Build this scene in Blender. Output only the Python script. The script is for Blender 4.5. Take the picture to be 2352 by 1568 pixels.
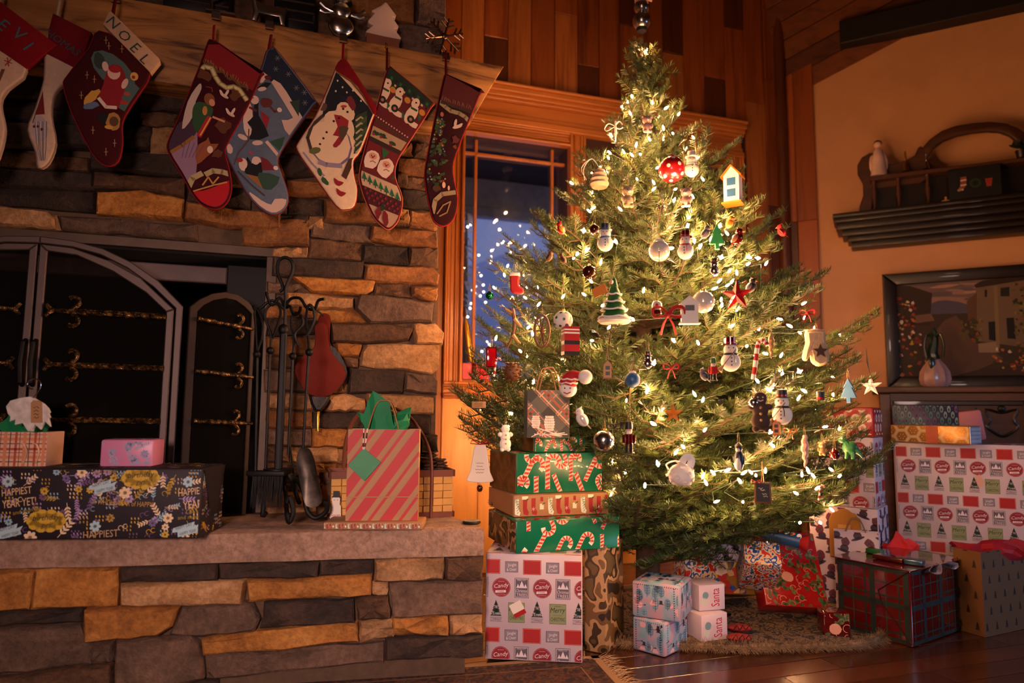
import bpy, bmesh, math, random
from mathutils import Vector, Matrix
from mathutils.geometry import tessellate_polygon, box_pack_2d
random.seed(11)
for o in list(bpy.data.objects): bpy.data.objects.remove(o, do_unlink=True)
SC = bpy.context.scene
COL = SC.collection
PI = math.pi
# ------------------------------------------------------------------ camera
CAM = Vector((0, 0, 0.8)); FPX = 1568.0
PITCH, ROLL = math.radians(5.81), math.radians(0.5)
RM = (Matrix.Rotation(PI/2 + PITCH, 3, 'X') @ Matrix.Rotation(ROLL, 3, 'Z'))
cd = bpy.data.cameras.new('camera'); cd.sensor_width = 36; cd.lens = 24
cd.dof.use_dof = True; cd.dof.focus_distance = 2.35; cd.dof.aperture_fstop = 1.7
cd.clip_start = 0.02
cam = bpy.data.objects.new('camera', cd); COL.objects.link(cam)
cam.matrix_world = Matrix.Translation(CAM) @ RM.to_4x4()
SC.camera = cam
# ------------------------------------------------------------------ exposure, sky, lights
SC.view_settings.view_transform = 'Standard'; SC.view_settings.look = 'None'
SC.view_settings.exposure = 0.0; SC.view_settings.gamma = 1.0
SC.view_settings.use_curve_mapping = False
SC.cycles.use_denoising = True
SC.cycles.max_bounces = 6
SC.cycles.sample_clamp_indirect = 4.0
world = bpy.data.worlds.new('dusk'); SC.world = world; world.use_nodes = True
bg = world.node_tree.nodes['Background']
bg.inputs[0].default_value = (0.17, 0.20, 0.42, 1); bg.inputs[1].default_value = 0.95
def area(name, loc, target, size, power, col, spread=PI):
 l = bpy.data.lights.new(name, 'AREA'); l.shape = 'DISK'; l.size = size; l.energy = power; l.color = col; l.spread = spread
 o = bpy.data.objects.new(name, l); COL.objects.link(o); o.location = loc
 o.rotation_euler = (Vector(target) - Vector(loc)).to_track_quat('-Z', 'Y').to_euler(); return o
LAMP_W = area('room_lamp_light', (-0.5, -1.5, 2.3), (-0.7, 2.3, 0.9), 0.5, 5.5, (1.0, 0.52, 0.36))
FILL_R = area('shaded_lamp_light', (-0.35, -1.3, 1.15), (-0.35, 2.2, 0.42), 0.5, 14.0, (1.0, 0.65, 0.57), 1.25)  # added front fill; its narrow spread imitates lens vignetting at the corners
LAMP_C = area('far_window_light', (3.9, 0.9, 1.1), (1.7, 2.5, 0.4), 0.7, 7.0, (0.45, 0.62, 1.0), 1.4)
BULB_E = 780.0
# ------------------------------------------------------------------ pixel rays and planes
def ray(px, py):
 return RM @ Vector(((px - 1176) / FPX, -(py - 784) / FPX, -1))
def at(px, py, Y):
 d = ray(px, py); return CAM + d * (Y / d.y)
def on_z(px, py, z):
 d = ray(px, py); return CAM + d * ((z - CAM.z) / d.z)
ZV = Vector((0, 0, 1))
class Pl:
 """upright plane: s along u, z up, d out of it towards the room"""
 def __init__(s, o, ang=None, u=None):
  s.o = Vector((o[0], o[1], 0))
  s.u = Vector((math.sin(ang), math.cos(ang), 0)) if u is None else Vector((u[0], u[1], 0)).normalized()
  s.n = Vector((s.u.y, -s.u.x, 0))
 def off(s, d): return Pl(s.o + s.n * d, u=s.u)
 def hit(s, px, py):
  r = ray(px, py); t = (s.o - CAM).dot(s.n) / r.dot(s.n); return CAM + r * t
 def uv(s, px, py):
  p = s.hit(px, py); return ((p - s.o).dot(s.u), p.z)
 def pt(s, a, z, d=0.0): return s.o + s.u * a + ZV * z + s.n * d
 def ang(s): return math.atan2(s.u.y, s.u.x)
# ------------------------------------------------------------------ colours, materials
def lin(c):
 if isinstance(c, str):
  c = c.lstrip('#'); c = [int(c[i:i+2], 16) / 255 for i in (0, 2, 4)]
  return tuple(x / 12.92 if x <= .04045 else ((x + .055) / 1.055) ** 2.4 for x in c)
 return tuple(c[:3])
MATS = {}
class NT:
 def __init__(s, name):
  s.m = bpy.data.materials.new(name); s.m.use_nodes = True; s.t = s.m.node_tree
  s.b = s.t.nodes['Principled BSDF']; s.out = s.t.nodes['Material Output']
 def n(s, typ, **kw):
  x = s.t.nodes.new(typ)
  for k, v in kw.items(): setattr(x, k, v)
  return x
 def l(s, a, b): s.t.links.new(a, b)
 def tex(s, scale, rot=0.0, rand=True):
  tc = s.n('ShaderNodeTexCoord'); v = tc.outputs['Object']
  if rot:
   r = s.n('ShaderNodeVectorRotate', rotation_type='Z_AXIS'); r.inputs['Angle'].default_value = rot; s.l(v, r.inputs['Vector']); v = r.outputs[0]
  m = s.n('ShaderNodeVectorMath', operation='MULTIPLY'); m.inputs[1].default_value = scale; s.l(v, m.inputs[0]); v = m.outputs[0]
  if rand:
   oi = s.n('ShaderNodeObjectInfo'); k = s.n('ShaderNodeMath', operation='MULTIPLY'); k.inputs[1].default_value = 37.0; s.l(oi.outputs['Random'], k.inputs[0])
   a = s.n('ShaderNodeVectorMath', operation='ADD'); s.l(v, a.inputs[0]); s.l(k.outputs[0], a.inputs[1]); v = a.outputs[0]
  return v
 def noise(s, v, scale, detail=3.0, rough=.6, dist=0.0):
  x = s.n('ShaderNodeTexNoise'); x.inputs['Scale'].default_value = scale; x.inputs['Detail'].default_value = detail
  x.inputs['Roughness'].default_value = rough; x.inputs['Distortion'].default_value = dist; s.l(v, x.inputs['Vector']); return x.outputs['Fac']
 def ramp(s, f, stops, const=False):
  r = s.n('ShaderNodeValToRGB'); e = r.color_ramp.elements
  if const: r.color_ramp.interpolation = 'CONSTANT'
  while len(e) < len(stops): e.new(.5)
  for i, (p, c) in enumerate(stops): e[i].position = p; e[i].color = (*lin(c), 1)
  s.l(f, r.inputs[0]); return r.outputs[0]
 def bump(s, f, st, dist=.01):
  b = s.n('ShaderNodeBump'); b.inputs['Strength'].default_value = st; b.inputs['Distance'].default_value = dist
  s.l(f, b.inputs['Height']); s.l(b.outputs[0], s.b.inputs['Normal'])
 def rnd_bright(s, col, amt):
  oi = s.n('ShaderNodeObjectInfo'); mr = s.n('ShaderNodeMapRange'); mr.inputs[3].default_value = 1 - amt; mr.inputs[4].default_value = 1 + amt
  s.l(oi.outputs['Random'], mr.inputs[0]); m = s.n('ShaderNodeMix', data_type='RGBA', blend_type='MULTIPLY'); m.inputs[0].default_value = 1
  c = s.n('ShaderNodeCombineColor');
  for i in range(3): s.l(mr.outputs[0], c.inputs[i])
  s.l(col, m.inputs[6]); s.l(c.outputs[0], m.inputs[7]); return m.outputs[2]
def scl(c, k): return tuple(min(1, x * k) for x in lin(c))
def mat(name, col='#808080', rough=.6, metal=0.0, var=.15, scale=14.0, bump=0.0, coat=0.0, spec=.5, trans=0.0, sheen=0.0, alpha=1.0, bdist=.004):
 if name in MATS: return MATS[name]
 k = NT(name); b = k.b
 v = k.tex((1, 1, 1)); f = k.noise(v, scale)
 k.l(k.ramp(f, [(.3, scl(col, 1 - var)), (.7, scl(col, 1 + var))]), b.inputs['Base Color'])
 b.inputs['Roughness'].default_value = rough; b.inputs['Metallic'].default_value = metal
 b.inputs['Coat Weight'].default_value = coat; b.inputs['Specular IOR Level'].default_value = spec
 b.inputs['Transmission Weight'].default_value = trans; b.inputs['Sheen Weight'].default_value = sheen; b.inputs['Alpha'].default_value = alpha
 if bump: k.bump(k.noise(v, scale * 6, 4), bump, bdist)
 MATS[name] = k.m; return k.m
def wood(name, c1, c2, rot=0.0, axis='z', fine=40.0, rough=.5, amt=.3, bump=.25, coat=0.0, dark=None):
 if name in MATS: return MATS[name]
 k = NT(name); sc = {'x': (1.4, 22, 22), 'z': (22, 22, 1.4)}[axis]
 v = k.tex(sc, rot); f = k.noise(v, 1.0, 5, .62, .6)
 st = [(.25, c1), (.5, c2), (.72, scl(c2, 1.15))]
 if dark: st = [(.22, dark)] + [(.34, c1), (.52, c2), (.75, scl(c2, 1.15))]
 c = k.ramp(f, st); c = k.rnd_bright(c, amt); k.l(c, k.b.inputs['Base Color'])
 k.b.inputs['Roughness'].default_value = rough; k.b.inputs['Coat Weight'].default_value = coat; k.b.inputs['Coat Roughness'].default_value = .2
 k.bump(f, bump, .003); MATS[name] = k.m; return k.m
def stone(name, c1, c2, c3, amt=.22):
 if name in MATS: return MATS[name]
 k = NT(name); v = k.tex((1, 1, 1)); f = k.noise(v, 9, 6, .68, .5); g = k.noise(v, 60, 5, .7)
 c = k.ramp(f, [(.26, c1), (.48, c2), (.72, c3)]); c = k.rnd_bright(c, amt)
 m = k.n('ShaderNodeMix', data_type='RGBA', blend_type='MULTIPLY'); m.inputs[0].default_value = .55
 k.l(c, m.inputs[6]); k.l(k.ramp(g, [(.3, '#6b5a50'), (.62, '#ffffff')]), m.inputs[7]); k.l(m.outputs[2], k.b.inputs['Base Color'])
 k.b.inputs['Roughness'].default_value = .85
 a = k.n('ShaderNodeMath', operation='MULTIPLY_ADD'); a.inputs[1].default_value = 2.2; k.l(f, a.inputs[0]); k.l(g, a.inputs[2])
 k.bump(a.outputs[0], .65, .012); MATS[name] = k.m; return k.m
def attr(name, rough=.55, coat=0.0, bump=0.0, metal=0.0):
 if name in MATS: return MATS[name]
 k = NT(name); a = k.n('ShaderNodeAttribute', attribute_name='Col'); k.l(a.outputs['Color'], k.b.inputs['Base Color'])
 k.b.inputs['Roughness'].default_value = rough; k.b.inputs['Coat Weight'].default_value = coat; k.b.inputs['Metallic'].default_value = metal
 if bump: k.bump(k.noise(k.tex((1, 1, 1)), 420, 2), bump, .002)
 MATS[name] = k.m; return k.m
def glow(name, col, st):
 if name in MATS: return MATS[name]
 k = NT(name); k.b.inputs['Base Color'].default_value = (*lin(col), 1); k.b.inputs['Emission Color'].default_value = (*lin(col), 1); k.b.inputs['Emission Strength'].default_value = st
 MATS[name] = k.m; return k.m
# ------------------------------------------------------------------ objects
ORG = {}
def tag(o, label=None, cat=None, group=None, kind=None):
 if label: o['label'] = label
 if cat: o['category'] = cat
 if group: o['group'] = group
 if kind: o['kind'] = kind
 return o
def thing(name, label, cat, loc, rotz=0.0, group=None, local=False, kind=None):
 o = bpy.data.objects.new(name, None); COL.objects.link(o); o.empty_display_size = .05
 o.location = loc; o.rotation_euler = (0, 0, rotz); ORG[o.name] = None if local else Vector(loc)
 return tag(o, label, cat, group, kind)
class MB:
 def __init__(s): s.v = []; s.f = []; s.m = []; s.c = []
 def add(s, vs, fs, m=0, col=None):
  b = len(s.v); s.v += [Vector(p) for p in vs]
  for f in fs: s.f.append([b + i for i in f]); s.m.append(m); s.c.append(col)
  return s
 def box(s, c, size, M=None, bev=0.0, m=0):
  hx, hy, hz = [x / 2 for x in size]; b = min(bev, hx * .9, hy * .9, hz * .9)
  c = Vector(c); M = M or Matrix.Identity(3)
  if b <= 0:
   vs = [Vector((x, y, z)) for x in (-hx, hx) for y in (-hy, hy) for z in (-hz, hz)]
   fs = [(0, 1, 3, 2), (4, 6, 7, 5), (0, 4, 5, 1), (2, 3, 7, 6), (0, 2, 6, 4), (1, 5, 7, 3)]
   return s.add([c + M @ p for p in vs], fs, m)
  bm = bmesh.new(); bmesh.ops.create_cube(bm, size=1)
  for v in bm.verts: v.co = Vector((v.co.x * 2 * hx, v.co.y * 2 * hy, v.co.z * 2 * hz))
  bmesh.ops.bevel(bm, geom=bm.edges[:] , offset=b, segments=2, affect='EDGES', profile=.5)
  bm.verts.index_update(); s.add([c + M @ v.co for v in bm.verts], [[v.index for v in f.verts] for f in bm.faces], m); bm.free(); return s
 def tube(s, path, r, n=8, closed=False, m=0, cap=True, flat=1.0):
  P = [Vector(p) for p in path]; N = len(P); rs = r if isinstance(r, (list, tuple)) else [r] * N
  vs = []; fs = []; nrm = None
  for i, p in enumerate(P):
   a = P[(i - 1) % N] if (closed or i > 0) else p; b = P[(i + 1) % N] if (closed or i < N - 1) else p
   t = (b - a); t = t.normalized() if t.length > 1e-9 else Vector((0, 0, 1))
   if nrm is None:
    nrm = t.cross(Vector((.31, .2, 1))); nrm = nrm if nrm.length > .05 else t.cross(Vector((1, 0, 0)))
   nrm = (nrm - t * nrm.dot(t)).normalized(); bi = t.cross(nrm)
   for k in range(n):
    q = 2 * PI * k / n; vs.append(p + nrm * math.cos(q) * rs[i] + bi * math.sin(q) * rs[i] * flat)
  for i in range(N if closed else N - 1):
   j = (i + 1) % N
   for k in range(n): fs.append((i * n + k, i * n + (k + 1) % n, j * n + (k + 1) % n, j * n + k))
  if cap and not closed: fs.append(tuple(range(n - 1, -1, -1))); fs.append(tuple((N - 1) * n + k for k in range(n)))
  return s.add(vs, fs, m)
 def lathe(s, prof, n=20, M=None, c=(0, 0, 0), m=0, sy=1.0):
  c = Vector(c); M = M or Matrix.Identity(3); vs = []; fs = []
  for r, z in prof:
   for k in range(n): q = 2 * PI * k / n; vs.append(c + M @ Vector((r * math.cos(q), r * math.sin(q) * sy, z)))
  for i in range(len(prof) - 1):
   for k in range(n): fs.append((i * n + k, i * n + (k + 1) % n, (i + 1) * n + (k + 1) % n, (i + 1) * n + k))
  if prof[0][0] > 1e-5: fs.append(tuple(range(n - 1, -1, -1)))
  if prof[-1][0] > 1e-5: fs.append(tuple((len(prof) - 1) * n + k for k in range(n)))
  return s.add(vs, fs, m)
 def sph(s, c, r, sc=(1, 1, 1), n=16, rings=9, M=None, m=0):
  c = Vector(c); M = M or Matrix.Identity(3); vs = [c + M @ Vector((0, 0, -r * sc[2]))]; fs = []
  for i in range(1, rings):
   a = -PI / 2 + PI * i / rings
   for k in range(n): q = 2 * PI * k / n; vs.append(c + M @ Vector((r * sc[0] * math.cos(a) * math.cos(q), r * sc[1] * math.cos(a) * math.sin(q), r * sc[2] * math.sin(a))))
  vs.append(c + M @ Vector((0, 0, r * sc[2]))); L = len(vs) - 1
  for k in range(n):
   fs.append((0, 1 + (k + 1) % n, 1 + k)); b = 1 + (rings - 2) * n; fs.append((L, b + k, b + (k + 1) % n))
   for i in range(rings - 2): o = 1 + i * n; fs.append((o + k, o + (k + 1) % n, o + n + (k + 1) % n, o + n + k))
  return s.add(vs, fs, m)
 def prism(s, poly, fr, d0, d1, bev=0.0, m=0, seg=1):
  """poly [(a,b)] ; fr(a,b,d) -> point; between d0 (back) and d1 (front), front edge bevelled"""
  A = sum(poly[i][0] * poly[(i + 1) % len(poly)][1] - poly[(i + 1) % len(poly)][0] * poly[i][1] for i in range(len(poly)))
  if A < 0: poly = poly[::-1]
  n = len(poly); rings = [(0, d0)]
  if bev > 0:
   for q in range(seg + 1): t = q / seg * PI / 2; rings.append((bev * (1 - math.cos(t)), d1 - bev + bev * math.sin(t)) if seg > 1 else ((0, d1 - bev) if q == 0 else (bev, d1)))
  else: rings.append((0, d1))
  vs = []; fs = []
  for ins, d in rings:
   pl = inset(poly, ins) if ins else poly
   vs += [fr(a, b, d) for a, b in pl]
  R = len(rings)
  for i in range(R - 1):
   for k in range(n): fs.append((i * n + k, i * n + (k + 1) % n, (i + 1) * n + (k + 1) % n, (i + 1) * n + k))
  fs.append(tuple((R - 1) * n + k for k in range(n))); fs.append(tuple(range(n - 1, -1, -1)))
  return s.add(vs, fs, m)
 def xf(s, M):
  s.v = [M @ p for p in s.v]; return s
 def build(s, name, mats, parent=None, label=None, kind=None, smooth=38, base=None):
  me = bpy.data.meshes.new(name)
  if parent is not None: org = ORG.get(parent.name)
  else:
   if base is None:
    xs = [v.x for v in s.v]; ys = [v.y for v in s.v]; base = Vector(((min(xs) + max(xs)) / 2, (min(ys) + max(ys)) / 2, min(v.z for v in s.v)))
   org = Vector(base)
  vs = [v - org for v in s.v] if org is not None else s.v
  me.from_pydata([tuple(v) for v in vs], [], s.f)
  if not isinstance(mats, (list, tuple)): mats = [mats]
  for x in mats: me.materials.append(x)
  if len(mats) > 1: me.polygons.foreach_set('material_index', s.m)
  if any(c is not None for c in s.c):
   ca = me.color_attributes.new('Col', 'FLOAT_COLOR', 'CORNER'); data = []
   for f, c in zip(s.f, s.c): data += list((*(c or (.5, .5, .5)), 1)) * len(f)
   ca.data.foreach_set('color', data)
  me.validate()
  if smooth:
   me.polygons.foreach_set('use_smooth', [True] * len(me.polygons))
   me.set_sharp_from_angle(angle=math.radians(smooth))
  me.update()
  o = bpy.data.objects.new(name, me); COL.objects.link(o)
  if parent is not None: o.parent = parent; ORG[o.name] = ORG.get(parent.name)
  else: o.location = org; ORG[o.name] = org
  if label: o['label'] = label
  if kind: o['kind'] = kind
  return o
def inset(poly, d):
 n = len(poly); out = []
 for i in range(n):
  a, b, c = Vector(poly[i - 1]), Vector(poly[i]), Vector(poly[(i + 1) % n])
  e1 = (b - a); e2 = (c - b)
  if e1.length < 1e-9 or e2.length < 1e-9: out.append(poly[i]); continue
  n1 = Vector((-e1.y, e1.x)).normalized(); n2 = Vector((-e2.y, e2.x)).normalized()
  k = (n1 + n2); L = 1 + n1.dot(n2); k = k / max(L, .35)
  out.append((b.x + k.x * d, b.y + k.y * d))
 return out
def copy_tree(o, parent=None):
 c = o.copy(); COL.objects.link(c); ORG[c.name] = ORG.get(o.name)
 if parent: c.parent = parent
 for ch in list(o.children): copy_tree(ch, c)
 return c
def smooth_path(P, k=4, closed=False):
 P = [Vector(p) for p in P]; n = len(P); out = []
 for i in range(n if closed else n - 1):
  p0 = P[i - 1] if (i > 0 or closed) else P[0]; p1 = P[i]; p2 = P[(i + 1) % n]; p3 = P[(i + 2) % n] if (closed or i + 2 < n) else P[-1]
  for j in range(k):
   t = j / k; out.append(.5 * ((2 * p1) + (p2 - p0) * t + (2 * p0 - 5 * p1 + 4 * p2 - p3) * t * t + (3 * p1 - p0 - 3 * p2 + p3) * t ** 3))
 if not closed: out.append(P[-1])
 return out
def sp2(P, k=4, closed=True): return [(p.x, p.y) for p in smooth_path([(a, b, 0) for a, b in P], k, closed)]
# ------------------------------------------------------------------ flat print: coloured vector shapes laid on a face
TXT = {}
def text_tris(s):
 if s in TXT: return TXT[s]
 cu = bpy.data.curves.new('t', 'FONT'); cu.body = s; cu.align_x = 'CENTER'; cu.align_y = 'CENTER'; cu.resolution_u = 2
 o = bpy.data.objects.new('t', cu); me = bpy.data.meshes.new_from_object(o); me.calc_loop_triangles()
 vs = [(v.co.x, v.co.y) for v in me.vertices]; T = [[vs[i] for i in t.vertices] for t in me.loop_triangles]
 bpy.data.objects.remove(o); bpy.data.curves.remove(cu); bpy.data.meshes.remove(me)
 if T:
  xs = [p[0] for t in T for p in t]; ys = [p[1] for t in T for p in t]; cx = (min(xs) + max(xs)) / 2; cy = (min(ys) + max(ys)) / 2; h = max(ys) - min(ys)
  T = [[((p[0] - cx), (p[1] - cy)) for p in t] for t in T]; TXT[s] = (T, max(xs) - min(xs), h)
 else: TXT[s] = ([], 1, 1)
 return TXT[s]
def clip_convex(sub, clip):
 out = list(sub); n = len(clip)
 for i in range(n):
  ax, ay = clip[i]; bx, by = clip[(i + 1) % n]; inp = out; out = []
  if not inp: return []
  ex, ey = bx - ax, by - ay
  S = [ex * (p[1] - ay) - ey * (p[0] - ax) for p in inp]
  for j in range(len(inp)):
   a, b = inp[j - 1], inp[j]; sa, sb = S[j - 1], S[j]
   if sb >= 0:
    if sa < 0: t = sa / (sa - sb); out.append((a[0] + (b[0] - a[0]) * t, a[1] + (b[1] - a[1]) * t))
    out.append(b)
   elif sa >= 0: t = sa / (sa - sb); out.append((a[0] + (b[0] - a[0]) * t, a[1] + (b[1] - a[1]) * t))
 return out
def ccw(p):
 return p if sum(p[i - 1][0] * p[i][1] - p[i][0] * p[i - 1][1] for i in range(len(p))) > 0 else p[::-1]
class Art:
 def __init__(s): s.t = []; s.ly = 0; s.seq = 0
 def tri(s, t, col): s.t.append((ccw(list(t)), lin(col), s.ly))
 def poly(s, P, col):
  for a, b, c in tessellate_polygon([[Vector((x, y, 0)) for x, y in P]]): s.tri((P[a], P[b], P[c]), col)
  return s
 def conv(s, P, col): s.t.append((ccw(list(P)), lin(col), s.ly)); return s
 def rect(s, cx, cy, w, h, col, rot=0):
  c, q = math.cos(rot), math.sin(rot); P = [(cx + x * c - y * q, cy + x * q + y * c) for x, y in ((-w/2, -h/2), (w/2, -h/2), (w/2, h/2), (-w/2, h/2))]
  return s.conv(P, col)
 def ell(s, cx, cy, rx, ry, col, n=14, rot=0, wob=0.0):
  c, q = math.cos(rot), math.sin(rot); P = []
  for i in range(n):
   a = 2 * PI * i / n; k = 1 + (random.uniform(-wob, wob) if wob else 0); x, y = rx * k * math.cos(a), ry * k * math.sin(a); P.append((cx + x * c - y * q, cy + x * q + y * c))
  return s.poly(P, col) if wob else s.conv(P, col)
 def line(s, P, w, col):
  for i in range(len(P) - 1):
   a, b = P[i], P[i + 1]; dx, dy = b[0] - a[0], b[1] - a[1]; L = math.hypot(dx, dy) or 1e-9; nx, ny = -dy / L * w / 2, dx / L * w / 2; ex, ey = dx / L * w * .2, dy / L * w * .2
   s.conv([(a[0] - ex + nx, a[1] - ey + ny), (a[0] - ex - nx, a[1] - ey - ny), (b[0] + ex - nx, b[1] + ey - ny), (b[0] + ex + nx, b[1] + ey + ny)], col)
  return s
 def ring(s, cx, cy, r, w, col, n=16, a0=0, a1=2 * PI):
  return s.line([(cx + r * math.cos(a0 + (a1 - a0) * i / n), cy + r * math.sin(a0 + (a1 - a0) * i / n)) for i in range(n + 1)], w, col)
 def text(s, st, cx, cy, h, col, rot=0, wmax=None, sx=1.0, shear=0.0):
  T, W, H = text_tris(st); k = h / H; kx = k * sx
  if wmax and W * kx > wmax: kx = wmax / W
  c, q = math.cos(rot), math.sin(rot)
  for t in T: s.tri([(cx + (x * kx + y * k * shear) * c - y * k * q, cy + (x * kx + y * k * shear) * q + y * k * c) for x, y in t], col)
  return s
 def up(s): s.ly += 1; return s
 def stamp(s, other, cx, cy, k=1.0, rot=0):
  c, q = math.cos(rot) * k, math.sin(rot) * k
  for P, col, ly in other.t: s.t.append(([(cx + x * c - y * q, cy + x * q + y * c) for x, y in P], col, ly))
  return s
 def emit(s, fr, clip=None, d0=.0005, dl=.00025, mb=None):
  mb = mb or MB()
  for P, col, ly in s.t:
   for cl in (clip or [None]):
    Q = clip_convex(P, cl) if cl else P
    if len(Q) >= 3: mb.add([fr(x, y, d0 + dl * ly) for x, y in Q], [list(range(len(Q)))], 0, col)
  return mb
def rclip(w, h, e=.0): return [[(e, e), (w - e, e), (w - e, h - e), (e, h - e)]]
def pclip(poly):
 return [ccw([poly[i] for i in t]) for t in tessellate_polygon([[Vector((x, y, 0)) for x, y in poly]])]
# ------------------------------------------------------------------ the planes of the room
A1 = math.radians(72); A2 = math.radians(62)
CH = Pl((-0.287, 2.60), A1)                  # face of the stone chimney breast, s = 0 at its right corner
WW = CH.off(-0.80)                           # boarded wall with the window
KP = WW.hit(1800, 500)                       # room corner
RW = Pl((KP.x, KP.y), u=(math.sin(A2), -math.cos(A2)))
HZ = 0.443                                   # top of the hearth
HA, HB = on_z(0, 1236, HZ), on_z(1112, 1212, HZ)
HF = Pl((HA.x, HA.y), u=(HB.x - HA.x, HB.y - HA.y))
HR = HF.off(-0.028)
# ------------------------------------------------------------------ materials of the room
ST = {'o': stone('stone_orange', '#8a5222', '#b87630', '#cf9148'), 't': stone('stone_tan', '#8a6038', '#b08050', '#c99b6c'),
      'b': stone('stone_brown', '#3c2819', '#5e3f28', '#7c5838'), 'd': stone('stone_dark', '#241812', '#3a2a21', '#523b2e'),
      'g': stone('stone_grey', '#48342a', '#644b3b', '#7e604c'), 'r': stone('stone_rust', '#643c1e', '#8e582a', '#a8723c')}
MORTAR = mat('mortar', '#5c4634', .95, var=.2, scale=30, bump=.6)
SLAB = stone('hearth_slab_stone', '#8a6a58', '#a5826d', '#b8957e', 0)
W_WALL = wood('wall_board', '#743412', '#9c4e1e', 0, 'z', amt=.22, rough=.42, dark='#5a2a10')
W_WALLD = wood('wall_board_dark', '#43200d', '#5e2e13', 0, 'z', amt=.15, rough=.42)
W_WALLL = wood('wall_board_light', '#8e481c', '#b0642a', 0, 'z', amt=.15, rough=.42, dark='#7a3d17')
W_TRIMH = wood('casing_wood_level', '#9a5020', '#b56a2e', -CH.ang(), 'x', amt=.1, rough=.35, coat=.2)
W_TRIMV = wood('casing_wood', '#9a5020', '#b56a2e', 0, 'z', amt=.1, rough=.35, coat=.2)
W_PALE = wood('wainscot_wood', '#b06f30', '#cc8a44', 0, 'z', amt=.06, rough=.4)
W_FLOOR = wood('floor_board', '#24110a', '#3c1e10', -CH.ang(), 'x', amt=.35, rough=.22, bump=.12, coat=.3)
W_CEIL = wood('ceiling_board', '#4a2410', '#6e3a1a', 0, 'x', amt=.3, rough=.5)
CREAM = mat('cream_plaster', '#d29668', .8, var=.05, scale=6, bump=.15)
PLAIN = mat('far_plaster', '#5e4630', .9, var=.05)
DARKBEAM = mat('dark_beam', '#1c1310', .6)
def stone_piece(poly, fr, key, par, dep=.035, name='stone', rough=.011):
 """one split-face stone: jittered outline, rounded edge, uneven face"""
 P = []; n = len(poly)
 per = sum(math.dist(poly[i], poly[(i + 1) % n]) for i in range(n)); st = max(per / 15, .018)
 for i in range(n):
  a, b = poly[i], poly[(i + 1) % n]; L = math.dist(a, b); k = max(1, round(L / st))
  for j in range(k):
   t = j / k; jt = .0035 if j else .002
   P.append((a[0] + (b[0] - a[0]) * t + random.uniform(-jt, jt), a[1] + (b[1] - a[1]) * t + random.uniform(-jt, jt)))
 if sum(P[i - 1][0] * P[i][1] - P[i][0] * P[i - 1][1] for i in range(len(P))) < 0: P = P[::-1]
 hgt = min(max(p[1] for p in P) - min(p[1] for p in P), max(p[0] for p in P) - min(p[0] for p in P))
 b1, b2 = min(.0035, hgt * .06), min(.010, hgt * .2); dep += random.uniform(-.012, .014); m = len(P)
 P = inset(P, -.0052); R0 = inset(P, .0015); R1 = inset(P, b1); R2 = inset(P, b2)
 # rounded corners
 vs = [fr(a, b, -.004) for a, b in R0] + [fr(a, b, dep * .72 + random.uniform(-.004, .003)) for a, b in R1] + [fr(a, b, dep + random.uniform(-rough, rough) * .6) for a, b in R2]
 fs = []
 for r in (0, 1):
  for k in range(m): fs.append((r * m + k, r * m + (k + 1) % m, (r + 1) * m + (k + 1) % m, (r + 1) * m + k))
 cx = sum(p[0] for p in R2) / m; cy = sum(p[1] for p in R2) / m
 xs = [p[0] for p in R2]; w = max(xs) - min(xs); hh = max(p[1] for p in R2) - min(p[1] for p in R2)
 if w > 2.2 * hh:
  c1 = len(vs); cs = []
  for t in (-.3, 0, .3): vs.append(fr(cx + t * w, cy, dep + random.uniform(-rough, rough))); cs.append(cx + t * w)
  own = [min(range(3), key=lambda q: abs(R2[k][0] - cs[q])) for k in range(m)]
  for k in range(m):
   j = (k + 1) % m; a, b = 2 * m + k, 2 * m + j
   if own[k] == own[j]: fs.append((a, b, c1 + own[k]))
   elif abs(own[k] - own[j]) == 1: fs.append((a, b, c1 + own[j])); fs.append((a, c1 + own[j], c1 + own[k]))
   else: fs.append((a, b, c1 + own[j])); fs.append((a, c1 + own[j], c1 + 1)); fs.append((a, c1 + 1, c1 + own[k]))
 else:
  vs.append(fr(cx, cy, dep + random.uniform(-rough, rough) * .7)); c1 = len(vs) - 1
  for k in range(m): fs.append((2 * m + k, 2 * m + (k + 1) % m, c1))
 mb = MB(); mb.add(vs, fs); return mb.build(name, ST[key], par, smooth=32)
def quadpx(pl, crop, xs):
 ox, oy, k = crop; return [pl.uv(ox + xs[i] * k, oy + xs[i + 1] * k) for i in range(0, len(xs), 2)]
def slab(mb, pl, s0, s1, z0, z1, d0, d1, bev=0.0):
 return mb.prism([(s0, z0), (s1, z0), (s1, z1), (s0, z1)], pl.pt, d0, d1, bev)
# ------------------------------------------------------------------ floor
fl = MB(); fl.box((0.9, 0.8, -0.03), (8.4, 7.2, 0.04)); FLOOR = fl.build('floor', mat('floor_base', '#2c1509', .5), kind='structure', base=(0, 0, 0))
FA = Pl((0, 0), A1)
def floor_plank(s0, s1, t0, t1):
 mb = MB(); fr = lambda a, b, d: FA.u * a - FA.n * b + ZV * d
 mb.prism([(s0, t0), (s1, t0), (s1, t1), (s0, t1)], fr, -.012, 0.0, .0012); mb.build('floor_plank', W_FLOOR, FLOOR, smooth=0)
t = 0.95; r_ = random.Random(5)
while t < 3.35:
 s = -0.75 + r_.uniform(-.5, 0)
 while s < 3.3:
  e = s + r_.uniform(.5, 1.15); floor_plank(s + .0008, e, t + .0008, t + .0945); s = e
 t += .096
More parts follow.
